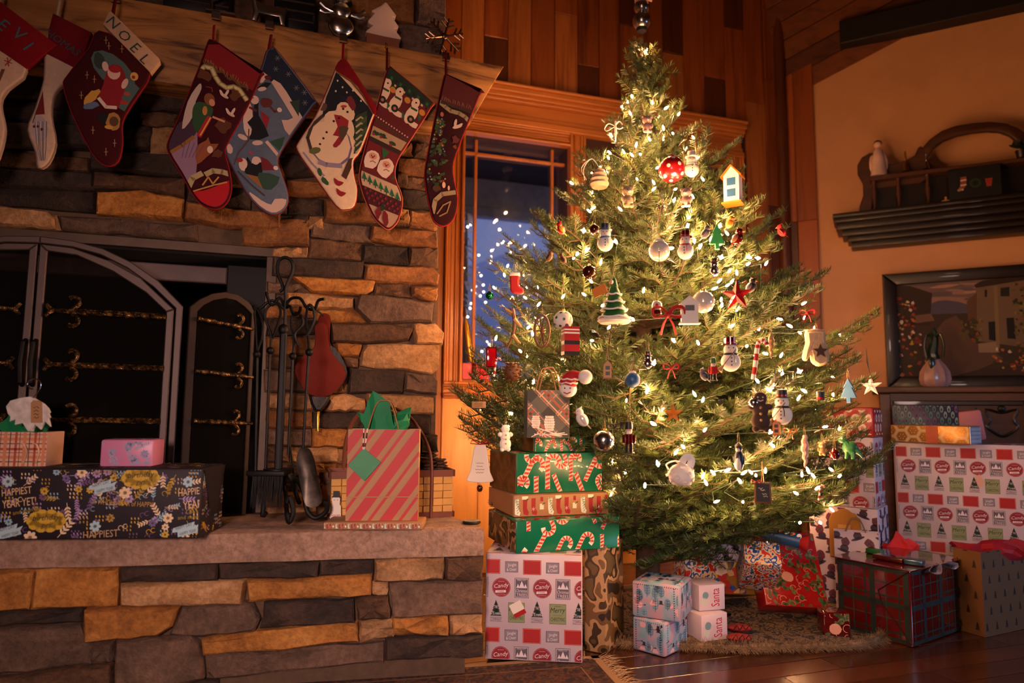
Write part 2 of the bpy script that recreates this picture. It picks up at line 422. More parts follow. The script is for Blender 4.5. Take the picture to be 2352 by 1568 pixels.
# ------------------------------------------------------------------ chimney breast and its stones
S_R = CH.uv(617, 800)[0]; Z_O = CH.uv(613, 589)[1]; S_C = CH.uv(60, 750)[0]; S_L = 2 * S_C - S_R
wl = MB(); slab(wl, CH, S_R, 0, 0, 3.9, -.79, 0); slab(wl, CH, -2.75, S_L, 0, 3.9, -.79, 0)
slab(wl, CH, S_L, S_R, Z_O, 3.9, -.79, 0); slab(wl, CH, S_L, S_R, 0, HZ - .01, -.79, 0)
WALL_L = wl.build('wall_left', MORTAR, kind='structure', smooth=0)
C1 = (0, 0, .33155); C2 = (580, 0, .33155); C3 = (0, 500, .33155); C4 = (560, 500, .33155); C6 = (560, 880, .33155)
CHS = [
 (C4, 'r', 5,10,455,28,450,205,0,192), (C4, 'b', 500,0,1140,8,1140,66,470,44), (C4, 'r', 1146,0,1335,4,1332,78,1300,100,1146,72),
 (C4, 'g', 480,52,880,72,862,168,898,190,466,138), (C4, 'r', 888,74,1318,112,1328,222,1000,190,872,168),
 (C4, 'b', 456,148,816,192,808,312,446,282), (C4, 'd', 822,196,1130,222,1130,336,814,312), (C4, 'b', 1140,216,1335,226,1335,356,1136,340),
 (C4, 't', 212,222,445,216,440,284,206,272), (C4, 'd', 206,286,822,312,818,436,202,406), (C4, 'r', 832,330,1300,360,1340,410,1330,472,826,446,848,350),
 (C4, 'o', 330,416,905,446,888,510,818,546,466,522), (C4, 'g', 165,456,400,462,455,524,420,532,165,522),
 (C4, 'b', 908,456,1148,464,1156,556,900,534), (C4, 'r', 1166,488,1330,494,1318,580,1250,574,1160,546),
 (C4, 't', 300,532,480,540,756,562,752,642,500,632,300,612), (C4, 'g', 800,536,940,546,1302,600,1290,722,1010,738,870,736,772,640),
 (C4, 'o', 500,640,780,646,850,728,600,730,500,718), (C4, 'r', 165,606,480,626,480,690,165,690),
 (C4, 'b', 600,738,1000,744,1164,770,1128,852,900,868,606,866), (C4, 't', 1170,742,1320,742,1378,800,1370,876,1186,870),
 (C4, 'd', 160,700,560,722,560,800,160,820), (C4, 'o', 640,872,812,886,786,962,648,956), (C4, 't', 850,884,1346,884,1340,1042,1290,1082,806,1024,812,930),
 (C4, 'r', 160,830,590,848,590,960,160,950), (C4, 'b', 690,972,790,978,784,1036,690,1034), (C4, 'b', 155,964,610,970,610,1046,155,1046),
 (C4, 'd', 734,1050,1108,1066,1088,1216,722,1214), (C4, 'g', 1114,1082,1300,1092,1330,1130,1325,1226,1106,1192), (C4, 't', 610,1062,722,1062,714,1214,610,1214),
 (C4, 'g', 145,1060,600,1070,600,1210,145,1202), (C4, 't', 560,1232,700,1224,830,1262,832,1342,556,1334), (C4, 't', 852,1222,1302,1242,1300,1356,856,1342),
 (C4, 't', 160,1216,470,1224,470,1330,160,1316), (C4, 'd', 484,1344,840,1354,840,1460,466,1454), (C4, 'd', 856,1360,1290,1372,1280,1490,856,1480),
 (C4, 'r', 160,1330,470,1346,466,1454,160,1448), (C6, 'g', 165,314,466,322,466,432,165,424), (C6, 'o', 474,316,708,326,704,440,470,436),
 (C6, 'd', 1208,360,1330,360,1330,470,1208,474), (C6, 'b', 714,322,1204,350,1204,470,710,462), (C6, 't', 320,442,646,450,650,546,320,540), (C6, 't', 656,452,1010,478,1010,552,656,546),
 (C6, 'd', 1016,480,1290,484,1290,566,1016,560), (C6, 'b', 165,434,312,440,310,540,165,536), (C6, 'o', 480,552,636,556,634,642,480,624), (C6, 'r', 642,552,1290,572,1290,652,640,644),
 (C6, 'b', 162,546,474,552,474,636,162,630), (C6, 'b', 162,640,640,654,640,742,162,738), (C6, 'd', 646,650,1285,660,1285,748,646,742), (C6, 'o', 160,748,620,752,620,842,160,842),
 (C6, 'r', 626,750,1285,756,1285,836,626,842), (C6, 't', 160,850,700,852,700,905,160,905), (C6, 'b', 706,850,1285,846,1285,892,706,905),
 (C2, 'b', 1100,800,1256,826,1222,1010,1086,984), (C2, 'r', 1036,1000,1096,1004,1100,1100,1018,1090), (C2, 'b', 1114,1010,1225,1022,1220,1118,1110,1106),
 (C2, 'r', 1000,1108,1220,1130,1220,1238,992,1216), (C2, 'b', 994,1226,1060,1234,1056,1312,990,1300), (C2, 'b', 1066,1238,1250,1258,1250,1328,1062,1312),
 (C2, 'd', 1026,1320,1250,1336,1250,1460,1036,1444), (C2, 'r', 1082,1474,1320,1494,1320,1566,1084,1560), (C2, 't', 1006,1456,1074,1470,1076,1556,1010,1552),
 (C2, 'd', 700,1080,1010,1104,980,1218,700,1200), (C2, 'r', 700,1210,980,1226,980,1318,700,1300), (C2, 'b', 720,1310,1015,1330,1015,1444,720,1436),
 (C2, 'd', 240,1380,490,1392,482,1512,240,1494), (C2, 'r', 230,1266,700,1294,700,1372,240,1366), (C2, 'r', 500,1402,1000,1440,1000,1560,492,1536), (C2, 't', 396,1512,486,1520,484,1600,390,1590),
 (C2, 'd', 840,830,1092,840,1080,990,820,970), (C2, 'b', 760,970,1000,1000,1000,1096,760,1076),
 (C2, 'd', 225,860,820,826,790,966,225,980), (C2, 'b', 215,990,760,976,750,1070,215,1090), (C2, 'd', 190,1096,690,1086,690,1200,190,1250),
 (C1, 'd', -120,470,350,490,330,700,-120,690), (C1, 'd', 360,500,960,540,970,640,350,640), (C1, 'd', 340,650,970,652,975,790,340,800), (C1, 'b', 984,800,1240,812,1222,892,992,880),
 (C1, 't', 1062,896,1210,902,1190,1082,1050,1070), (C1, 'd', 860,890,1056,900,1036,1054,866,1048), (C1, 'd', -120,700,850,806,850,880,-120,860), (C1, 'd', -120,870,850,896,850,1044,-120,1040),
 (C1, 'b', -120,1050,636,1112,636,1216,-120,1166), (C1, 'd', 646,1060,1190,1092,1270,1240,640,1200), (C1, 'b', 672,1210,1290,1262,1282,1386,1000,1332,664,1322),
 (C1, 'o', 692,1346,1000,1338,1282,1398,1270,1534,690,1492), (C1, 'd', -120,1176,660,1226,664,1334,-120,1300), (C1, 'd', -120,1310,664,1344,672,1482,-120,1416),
 (C1, 't', -120,1428,340,1482,390,1534,400,1600,-120,1560), (C1, 'r', 1300,1420,1940,1500,1940,1600,1600,1590,1290,1536), (C1, 'd', 1304,1292,1730,1334,1730,1462,1300,1410),
 (C2, 'd', 60,1000,215,1000,225,1110,60,1140), (C2, 'r', 60,1150,200,1110,225,1250,60,1290), (C2, 'b', 60,1300,225,1262,236,1490,60,1500), (C2, 'd', 60,1505,385,1510,380,1570,60,1570), (C2, 'b', 40,840,215,840,205,985,40,985),
 (C1, 'd', 980,560,1400,600,1400,790,980,780), (C1, 'd', 1250,810,1700,800,1700,1000,1230,1060), (C1, 'b', 1240,1070,1700,1010,1740,1320,1300,1280),
 (C3, 'g', 436,4,1364,62,1362,160,446,92), (C3, 't', -150,-10,400,2,430,92,250,74,-150,34),
]
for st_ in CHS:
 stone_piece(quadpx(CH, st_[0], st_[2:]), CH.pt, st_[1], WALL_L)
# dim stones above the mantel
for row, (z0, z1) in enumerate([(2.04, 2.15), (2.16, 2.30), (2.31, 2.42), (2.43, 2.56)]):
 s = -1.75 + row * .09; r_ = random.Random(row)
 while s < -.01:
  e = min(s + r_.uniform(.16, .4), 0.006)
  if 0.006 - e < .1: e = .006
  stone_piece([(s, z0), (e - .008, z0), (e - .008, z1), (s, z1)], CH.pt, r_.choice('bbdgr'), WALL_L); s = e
# ------------------------------------------------------------------ hearth
hearth = thing('hearth', 'raised hearth of stacked split stones under a thick pale stone slab', 'hearth', tuple(HF.pt(.6, 0)))
hb = on_z(1041, 1187, HZ); hc = on_z(1092, 1199, HZ)
s_h = CH.uv(0, 900)[0] - 1.0
HL = HF.pt(-1.1, HZ)
def slab_ring():
 P = [HL]; N = 22
 for i in range(1, N):
  q = HL.lerp(HB, i / N); P.append(q + HF.n * random.uniform(-.006, .007))
 P += [HB, HB.lerp(hc, .5) - HF.n * .0, hc, hb, CH.pt(.0, HZ, .002), CH.pt(-2.7, HZ, .002)]
 return [(p.x, p.y) for p in P]
SR = slab_ring(); mb = MB(); fr = lambda a, b, d: Vector((a, b, d))
mb.prism(SR, fr, HZ - .082, HZ, .009, seg=2); mb.build('slab', SLAB, hearth)
core = MB(); RI = [tuple(HR.pt(-1.1, 0))[:2], tuple(HR.pt((HB - HA).length - .05, 0))[:2], (hc.x - .03, hc.y), (hb.x - .04, hb.y + .02), tuple(CH.pt(0, 0, .002))[:2], tuple(CH.pt(-2.7, 0, .002))[:2]]
core.prism(RI, fr, 0, HZ - .08); core.build('core', MORTAR, hearth, smooth=0)
C7 = (0, 1180, .5017)
for st_ in [('o', -150,240,178,248,152,420,-150,440), ('o', 188,240,560,226,546,404,166,422), ('d', 575,226,1006,206,1000,290,575,300), ('d', 1020,208,1460,192,1454,272,1018,286),
 ('d', 1472,190,1708,178,1704,262,1470,270), ('t', 1720,178,2028,164,2024,290,1714,300), ('b', 2040,168,2204,156,2204,292,2040,295),
 ('t', 572,312,1130,294,1114,400,570,408), ('o', 1142,294,1700,270,1694,360,1146,388), ('t', 1708,306,1770,308,1770,358,1708,358), ('g', 1786,310,2204,300,2204,450,1800,464),
 ('d', -150,446,395,420,398,476,-150,500), ('o', 408,428,830,420,800,500,740,540,560,556,412,570), ('g', 846,416,1160,394,1194,470,1170,520,930,548,790,534,806,500),
 ('d', 1214,400,1618,386,1624,486,1200,510), ('b', 1632,384,1660,372,1776,370,1784,464,1640,468), ('t', 1652,482,1794,470,1800,548,1652,574),
 ('o', 1802,470,2046,456,2046,540,1804,540), ('t', 2064,452,2204,450,2204,540,2064,544), ('g', -150,520,380,496,404,574,430,584,430,668,-150,740),
 ('g', 438,582,534,570,528,662,438,670), ('g', 548,572,880,550,918,584,942,736,800,760,548,774), ('o', 932,566,1200,524,1634,492,1640,568,1300,608,942,630),
 ('g', 952,642,1754,582,1754,666,992,744,960,720), ('d', 1766,560,2204,548,2204,642,1766,656), ('b', -150,760,520,674,524,800,-150,860), ('d', 530,790,940,752,1000,756,1000,800,530,830), ('d', -150,870,530,806,900,800,800,850,-150,920)]:
 P = quadpx(HR, C7, st_[1:])
 P = [(a, min(max(b, .002), HZ - .088)) for a, b in P]
 if max(p[1] for p in P) - min(p[1] for p in P) > .02: stone_piece(P, HR.pt, st_[0], hearth, dep=.03)
# ------------------------------------------------------------------ firebox opening
IRON = mat('wrought_iron', '#0d0a09', .55, .5, var=.2, bump=.15)
IRONG = mat('grey_painted_iron', '#4c3c38', .5, .4, var=.06)
SOOT = mat('soot', '#060505', .95)
fb = thing('firebox', 'black firebox opening in the stone chimney with a dull metal edge', 'fireplace', tuple(CH.pt(S_C, HZ)))
mb = MB(); e = .012
slab(mb, CH, S_L + e, S_R - e, HZ, Z_O, -.72, -.70); slab(mb, CH, S_L + .001, S_L + e, HZ, Z_O, -.72, -.001); slab(mb, CH, S_R - e, S_R - .001, HZ, Z_O, -.72, -.001); slab(mb, CH, S_L, S_R, Z_O - e, Z_O - .001, -.72, -.001)
mb.build('lining', SOOT, fb, smooth=0)
mb = MB(); slab(mb, CH, S_R - .02, S_R + .016, HZ, Z_O + .028, -.02, .012, .002); slab(mb, CH, S_L - .03, S_R + .016, Z_O - .004, Z_O + .03, -.02, .014, .002); slab(mb, CH, S_L - .02, S_L + .016, HZ, Z_O + .03, -.02, .012, .002)
mb.build('metal_edge', mat('lintel_steel', '#4a3a30', .5, .6), fb, smooth=0)
a0 = CH.off(-.16).uv(300, 594); a1 = CH.off(-.16).uv(520, 652)
mb = MB(); slab(mb, CH, S_L + .05, a1[0], a1[1], a1[1] + .062, -.2, -.16, .004); mb.build('smoke_bar', mat('bar_paint', '#6a5450', .6), fb, smooth=0)
mb = MB(); slab(mb, CH, a1[0] + .004, S_R - .014, HZ, Z_O - .015, -.2, -.12, .004); mb.build('side_panel', mat('side_panel_black', '#120d0b', .7), fb, smooth=0)
for i, (ax, az, bx, bz) in enumerate([(-.5, .03, -.05, .09), (-.55, .1, -.12, .26), (-.2, .03, .2, .07)]):
 mb = MB(); p0 = CH.pt(S_C + ax + .3, HZ + .07 + az, -.3 - .05 * i); p1 = CH.pt(S_C + bx + .3, HZ + .07 + bz, -.26 - .1 * i)
 mb.tube([p0, p0.lerp(p1, .35) + ZV * .012, p0.lerp(p1, .7), p1], [.05, .056, .053, .048], 9)
 lg = mb.build('firewood_log', wood('bark', '#2a1a10', '#4e3220', -CH.ang(), 'x', rough=.9), None, base=p0)
 tag(lg, ['burnt firewood log lying low at the left of the firebox', 'firewood log leaning steeply behind the screen doors', 'short firewood log at the right of the firebox'][i], 'log', 'logs in the firebox')
mb = MB()
for k in range(6): slab(mb, CH, S_C - .3 + k * .1, S_C - .286 + k * .1, HZ + .001, HZ + .045, -.5, -.1)
slab(mb, CH, S_C - .34, S_C + .26, HZ + .03, HZ + .045, -.14, -.12); gr = mb.build('grate', IRON, fb, smooth=0)
# ------------------------------------------------------------------ mantel beam
MD = .15
MP = CH.off(MD)
k = NT('mantel_grain'); v = k.tex((1.1, 8, 8), -CH.ang(), False); f = k.noise(v, 1.6, 6, .62, 1.6); k.l(k.ramp(f, [(.32, '#23150b'), (.41, '#6a4020'), (.5, '#a06a34'), (.68, '#b87e44')]), k.b.inputs['Base Color']); k.b.inputs['Roughness'].default_value = .65; k.bump(f, .5, .006); W_MANT = k.m
mp = [MP.uv(x, y) for x, y in [(-150, -86), (250, -12), (580, 46), (900, 105), (1158, 151), (1120, 214), (1078, 286), (994, 279), (862, 264), (640, 229), (444, 199), (250, 171), (-150, 104)]]
mb = MB(); mb.prism(mp, CH.pt, .002, MD, .007, seg=2)
mantel = mb.build('mantel_shelf', W_MANT, base=CH.pt(-.8, 1.8, .08)); tag(mantel, 'thick rough-hewn log mantel shelf with live edge across the chimney', 'mantel')
MT = sum(p[1] for p in mp[:5]) / 5
# ------------------------------------------------------------------ boarded wall, window
GL_L, GL_R = WW.uv(1062, 500)[0], WW.uv(1303, 460)[0]; GL_T = (WW.uv(1070, 310)[1] + WW.uv(1300, 342)[1]) / 2; GL_B = WW.uv(1060, 877)[1]
H_T = (WW.uv(1150, 202)[1] + WW.uv(1417, 247)[1] + WW.uv(1690, 294)[1]) / 3; H_R = WW.uv(1700, 400)[0]
wb = MB(); SW0, SW1 = -.9, (KP - WW.o).dot(WW.u)
slab(wb, WW, SW0, GL_L, 0, 3.9, -.14, 0); slab(wb, WW, GL_R, SW1, 0, 3.9, -.14, 0); slab(wb, WW, GL_L, GL_R, GL_T, 3.9, -.14, 0); slab(wb, WW, GL_L, GL_R, 0, GL_B, -.14, 0)
WALL_B = wb.build('wall_back', mat('wall_backing', '#40200e', .8), kind='structure', smooth=0)
TON = {'m': W_WALL, 'd': W_WALLD, 'l': W_WALLL}
def board(pl, s0, s1, z0, z1, t, par, d=.016, name='plank'):
 mb = MB(); slab(mb, pl, s0 + .0015, s1 - .0015, z0 + .001, z1 - .001, .0, d + random.uniform(0, .003), .003); mb.build(name, TON[t], par, smooth=0)
xs_ = [-110, 20, 150, 287, 430, 570, 710, 848, 975, 1100, 1228, 1358, 1480, 1605, 1728, 1845, 1960, 2085]
sp_ = {2: 'l', 3: 'm90d', 4: 'l', 5: 'm', 6: 'm37l', 7: 'm155d', 8: 'm', 9: 'd63m', 10: 'm', 11: 'd126l', 12: 'm', 13: 'm182d', 14: 'd69m', 15: 'm238l', 16: 'm187m475d', 0: 'm', 1: 'm'}
import re
for i in range(17):
 px0, px1 = 1000 + xs_[i] * .3827, 1000 + xs_[i + 1] * .3827
 s0, s1 = WW.uv(px0, 130)[0], WW.uv(px1, 130)[0]
 if i == 16: s1 = SW1 - .01
 tk = re.findall(r'([mdl])(\d*)', sp_[i]); zt = 3.6; low = H_T if s0 < H_R - .03 else .0
 for tone, yy in tk:
  zb = WW.uv((px0 + px1) / 2, float(yy))[1] if yy else low
  if zb < low: zb = low
  board(WW, s0, s1, zb, zt, tone, WALL_B); zt = zb
# lower boards left of and under the window
cl = WW.uv(1021, 500)[0]
for s0, s1, t in [(-.62, -.5, 'l'), (-.5, -.36, 'l'), (-.36, -.22, 'l'), (-.22, -.1, 'l'), (-.1, cl - .0, 'l')]:
 if s1 > s0: board(WW, s0, s1, 0, H_T, t, WALL_B)
zc = WW.uv(1013, 914)[1]
for k in range(8):
 s0 = cl + k * .19
 if s0 < H_R:
  mb = MB(); slab(mb, WW, s0 + .001, min(s0 + .189, H_R), 0.0, zc, 0, .018, .003); mb.build('wainscot_board', W_PALE, WALL_B, smooth=0)
win = MB(); slab(win, WW, GL_L - .001, GL_R + .001, GL_B - .02, GL_B + .012, -.13, .02, .004)
WIN = win.build('window_1', W_TRIMH, kind='structure', base=WW.pt((GL_L + GL_R) / 2, GL_B))
def casing(par, pl, s0, s1, z0, z1, steps, vert, name='casing'):
 """moulded strip built of stepped bands; steps = [(from, to, depth)] across the width"""
 mb = MB()
 for a, b, d in steps:
  if vert: slab(mb, pl, s0 + (s1 - s0) * a, s0 + (s1 - s0) * b, z0, z1, 0, d, .004)
  else: slab(mb, pl, s0, s1, z0 + (z1 - z0) * a, z0 + (z1 - z0) * b, 0, d, .004)
 mb.build(name, W_TRIMV if vert else W_TRIMH, par, smooth=30)
stp = [(0, .13, .045), (.13, .3, .036), (.3, .55, .03), (.55, .68, .038), (.68, .84, .026), (.84, 1, .05)]
cw = GL_L - cl
z_h0 = GL_T + .075
casing(WIN, WW, cl, GL_L, GL_B - .001, z_h0, stp, True); casing(WIN, WW, GL_R + cw, GL_R, GL_B - .001, z_h0, [(a, b, d) for a, b, d in stp], True)
casing(WIN, WW, cl, GL_R + cw, zc, GL_B, stp, False); casing(WIN, WW, GL_L - .0, GL_R + .0, z_h0, GL_T, stp, False)
mw = .016; sm0 = WW.off(-.035).uv(1093, 420)[0]; sm1 = WW.off(-.035).uv(1269, 420)[0]; zm = (WW.off(-.035).uv(1150, 359)[1] + WW.off(-.035).uv(1280, 377)[1]) / 2
for s0, s1, z0, z1 in [(sm0 - mw / 2, sm0 + mw / 2, GL_B, GL_T), (sm1 - mw / 2, sm1 + mw / 2, GL_B, GL_T), (GL_L, GL_R, zm - mw / 2, zm + mw / 2)]:
 mb = MB(); slab(mb, WW, s0, s1, z0, z1, -.055, -.035, .003); mb.build('muntin', W_TRIMV, WIN, smooth=0)
k = NT('window_glass'); tr = k.n('ShaderNodeBsdfTransparent'); gl = k.n('ShaderNodeBsdfGlossy'); gl.inputs['Roughness'].default_value = .02; mx = k.n('ShaderNodeMixShader'); mx.inputs[0].default_value = .09
k.l(tr.outputs[0], mx.inputs[1]); k.l(gl.outputs[0], mx.inputs[2]); k.l(mx.outputs[0], k.out.inputs['Surface'])
mb = MB(); slab(mb, WW, GL_L, GL_R, GL_B, GL_T, -.064, -.06); mb.build('pane', k.m, WIN, smooth=0)
# header over both openings
mb = MB(); hl = WW.uv(1040, 230)[0] - .05
HDR = None
for a, b, d in [(.0, .16, .05), (.16, .3, .034), (.3, .62, .022), (.62, .7, .05), (.7, .8, .062), (.8, .93, .08), (.93, 1, .095)]:
 z0 = z_h0 - .0; slab(mb, WW, hl, H_R, z0 + (H_T - z0) * a, z0 + (H_T - z0) * b, 0, d, .004)
HDR = mb.build('trim_1', W_TRIMH, kind='structure', smooth=30, base=WW.pt(hl, H_T))
P2L = WW.uv(1500, 400)[0]
p2 = MB(); slab(p2, WW, P2L, H_R - .06, 0, z_h0 - .0, 0, .012)
PAN = p2.build('door_1', W_WALLD, kind='structure', smooth=0)
casing(PAN, WW, H_R, H_R - .075, 0, z_h0, stp, True); casing(PAN, WW, P2L - .06, P2L, 0, z_h0, stp, True); casing(PAN, WW, P2L, H_R - .075, z_h0 - .001, z_h0 - .07, stp, False)
for s0, s1 in [(P2L + .01, (P2L + H_R) / 2 - .06), ((P2L + H_R) / 2 - .03, H_R - .09)]:
 mb = MB(); slab(mb, WW, s0, s1, .3, z_h0 - .12, .012, .024, .01); mb.build('panel', W_WALLD, PAN, smooth=0)
# ------------------------------------------------------------------ right wall
rw = MB(); slab(rw, RW, 0, 3.6, 0, 3.9, -.14, 0); WALL_R = rw.build('wall_right', CREAM, kind='structure', smooth=0)
se = RW.uv(1876, 420)[0]
for s0, s1, t, zb in [(.0, se * .42, 'd', None), (se * .42, se, 'm', None)]:
 board(RW, s0, s1, 0, 1.25, 'd' if t == 'm' else 'm', WALL_R, .02); board(RW, s0, s1, 1.25, 1.95, t, WALL_R, .02); board(RW, s0, s1, 1.95, 3.4, 'm', WALL_R, .02)
MB().tube([tuple(KP + RW.n * .03 + WW.n * .01 + ZV * (.0 - KP.z)), tuple(KP + RW.n * .03 + WW.n * .01 + ZV * (3.4 - KP.z))], .035, 10).build('trim_2', W_WALLD, kind='structure')
bz = (RW.uv(2100, 77)[1] + RW.uv(2352, 33)[1]) / 2
mb = MB(); slab(mb, RW, .35, 3.5, bz, bz + .14, 0, .1, .005); mb.build('trim_3', DARKBEAM, kind='structure', smooth=0)
# ------------------------------------------------------------------ sloping boarded ceiling
a1 = WW.hit(1808, 185); a2 = WW.hit(1768, -30); c_ = RW.hit(1873, 195); d_ = RW.hit(2095, 78)
e1 = (d_ - c_).normalized(); e2 = (a2 - a1).normalized(); cn = e1.cross(e2).normalized()
if cn.z > 0: cn = -cn
cb = MB(); cb.add([(-3.2, -2.8, 3.75), (5, -2.8, 3.75), (5, 4.6, 3.75), (-3.2, 4.6, 3.75), (-3.2, -2.8, 3.8), (5, -2.8, 3.8), (5, 4.6, 3.8), (-3.2, 4.6, 3.8)], [(0, 1, 2, 3), (7, 6, 5, 4), (0, 4, 5, 1), (1, 5, 6, 2), (2, 6, 7, 3), (3, 7, 4, 0)])
CEIL = cb.build('ceiling', mat('ceiling_far', '#3c2010', .8), kind='structure', smooth=0)
r_ = random.Random(3)
for kk in range(16):
 t = -.3 + r_.uniform(-.2, 0); w = .118
 while t < 3.6:
  e = t + r_.uniform(.7, 1.5); mb = MB()
  mb.prism([(t + .002, kk * w + .004), (e, kk * w + .004), (e, (kk + 1) * w - .002), (t + .002, (kk + 1) * w - .002)], lambda a, b, d: c_ - e2 * .0 + e1 * a + e2 * b + cn * d, -.02, r_.uniform(0, .006), .003)
  mb.build('ceiling_plank', W_CEIL, CEIL, smooth=0); t = e
# ------------------------------------------------------------------ rest of the room, unseen but closing it
for nm, c, s in [('wall_front', (.9, -2.7, 1.9), (8.2, .1, 3.9)), ('wall_side', (-3.1, -.3, 1.9), (.1, 5.0, 3.9)), ('wall_far', (4.95, .6, 1.9), (.1, 6.6, 3.9))]:
 MB().box(c, s).build(nm, PLAIN, kind='structure', smooth=0)
# ------------------------------------------------------------------ outside the window
SNOW = mat('snow', '#c8d0e8', .9, var=.06)
EX = WW.off(-1.55)
mb = MB(); zf = EX.uv(1180, 506)[1]; zf2 = EX.uv(1180, 484)[1]
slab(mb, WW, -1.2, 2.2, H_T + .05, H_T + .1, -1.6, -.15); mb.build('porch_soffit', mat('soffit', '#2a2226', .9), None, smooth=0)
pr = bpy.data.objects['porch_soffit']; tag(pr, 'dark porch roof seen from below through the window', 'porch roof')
mb = MB(); mb.prism([(-1.2, zf), (2.2, zf), (2.2, zf2), (-1.2, zf2)], EX.pt, -.05, .02, .004); mb.prism([(-1.2, zf2), (2.2, zf2), (2.2, H_T + .1), (-1.2, H_T + .1)], EX.pt, -.04, .0)
mb.build('fascia', mat('fascia_paint', '#8f93a8', .8), pr, smooth=0)
mb = MB(); N = 16
vs = []; fs = []
for i in range(N + 1):
 for j in range(9):
  x = -7 + 12 * i / N; y = 6.2 + j * 1.6; vs.append((x, y, -.2 + max(0, j - 1) * .75 + .25 * math.sin(i * 1.3 + j)))
for i in range(N):
 for j in range(8): fs.append((i * 9 + j, i * 9 + 9 + j, i * 9 + 10 + j, i * 9 + j + 1))
mb.add(vs, fs); tag(mb.build('outside_snow_bank', SNOW, smooth=60), 'blue-lit snowy bank rising outside the window', 'snow')
EP = WW.off(-.95)
ot = thing('outdoor_tree', 'snow-covered outdoor tree strung with tiny white lights beyond the window', 'tree', tuple(EP.pt(EP.uv(1060, 700)[0], 0)))
mb = MB(); tp = EP.hit(1072, 478); b0 = Vector((tp.x - .02, tp.y, 0)); mb.tube([b0, b0.lerp(tp, .6), tp], [.05, .03, .006], 8); mb.build('trunk', mat('frosty_bark', '#5a5660', .9), ot)
r_ = random.Random(9); bl = MB(); bm_ = MB(); NB = 150
for i in range(NB):
 t = r_.random() ** .8; c = tp.lerp(b0 + ZV * .55, t); R = .05 + .26 * t; a = r_.uniform(0, 2 * PI)
 q = c + Vector((math.cos(a) * R, math.sin(a) * R * .7, -.05 - .08 * t))
 bl.tube([c, c.lerp(q, .5) + ZV * .015, q], [.006, .007, .003], 5)
 if i % 2 == 0:
  o = MB(); o.sph(q, .0075, n=6, rings=4); o.build('bulb', glow('outdoor_bulb', '#fff4e8', 9), ot)
bl.build('snowy_branch', SNOW, ot, kind='stuff')
# ------------------------------------------------------------------ the fir tree
TY = 2.78
TA = at(1487, 1290, TY); TX = TA.x
def ztree(y): return at(1487, y, TY).z
PROF = [(85, 4, 4), (150, 24, 26), (200, 36, 40), (250, 56, 84), (300, 92, 115), (345, 140, 210), (390, 175, 200), (460, 205, 225), (530, 275, 310), (580, 335, 320), (640, 365, 365), (720, 385, 410), (800, 395, 490), (870, 430, 450), (935, 455, 480), (1010, 430, 480), (1080, 400, 515), (1140, 350, 490), (1190, 300, 420), (1250, 240, 300)]
PZ = sorted((ztree(y), l / FPX * TY, r / FPX * TY) for y, l, r in PROF)
def prof(z, cosr=0.0, back=0.0):
 if z <= PZ[0][0]: l, r = PZ[0][1:]
 elif z >= PZ[-1][0]: l, r = PZ[-1][1:]
 else:
  for a, b in zip(PZ, PZ[1:]):
   if a[0] <= z <= b[0]: t = (z - a[0]) / (b[0] - a[0]); l = a[1] + (b[1] - a[1]) * t; r = a[2] + (b[2] - a[2]) * t; break
 R = l + (r - l) * (1 + cosr) / 2
 return min(R, .80) if back > .3 else R
def on_tree(px, py, k=.9):
 """first point along the pixel's ray inside the crown scaled by k (or the ray's nearest approach to the trunk)"""
 d = ray(px, py); best = None
 for i in range(400):
  Y = 1.7 + i * .004; p = CAM + d * (Y / d.y); dx, dy = p.x - TX, p.y - TY; r = math.hypot(dx, dy)
  if r <= k * prof(p.z, dx / (r + 1e-6)): return p
  q = r / max(.02, prof(p.z, dx / (r + 1e-6)))
  if best is None or q < best[0]: best = (q, p)
 return best[1]
k = NT('fir_needles'); oi = k.n('ShaderNodeObjectInfo'); v = k.tex((1, 1, 1), rand=False)
f = k.noise(v, 7, 2); c = k.ramp(f, [(.3, '#2c401c'), (.55, '#4a5a2a'), (.75, '#6c733a')]); c = k.rnd_bright(c, .25); k.l(c, k.b.inputs['Base Color']); k.b.inputs['Roughness'].default_value = .45
NEEDLE = k.m
TWIG = mat('fir_twig', '#4c3a20', .85, var=.25); BARK = mat('fir_bark', '#4a3220', .95, var=.3, bump=.8)
tree = thing('christmas_tree', 'tall bushy fir Christmas tree in the corner covered in warm lights', 'tree', (TX, TY, 0), local=True)
mb = MB(); zt = ztree(95); mb.tube([(0, 0, .0), (.004, 0, .6), (-.004, .003, 1.2), (0, 0, 1.8), (0, 0, zt)], [.05, .042, .03, .016, .004], 10); mb.build('trunk', BARK, tree)
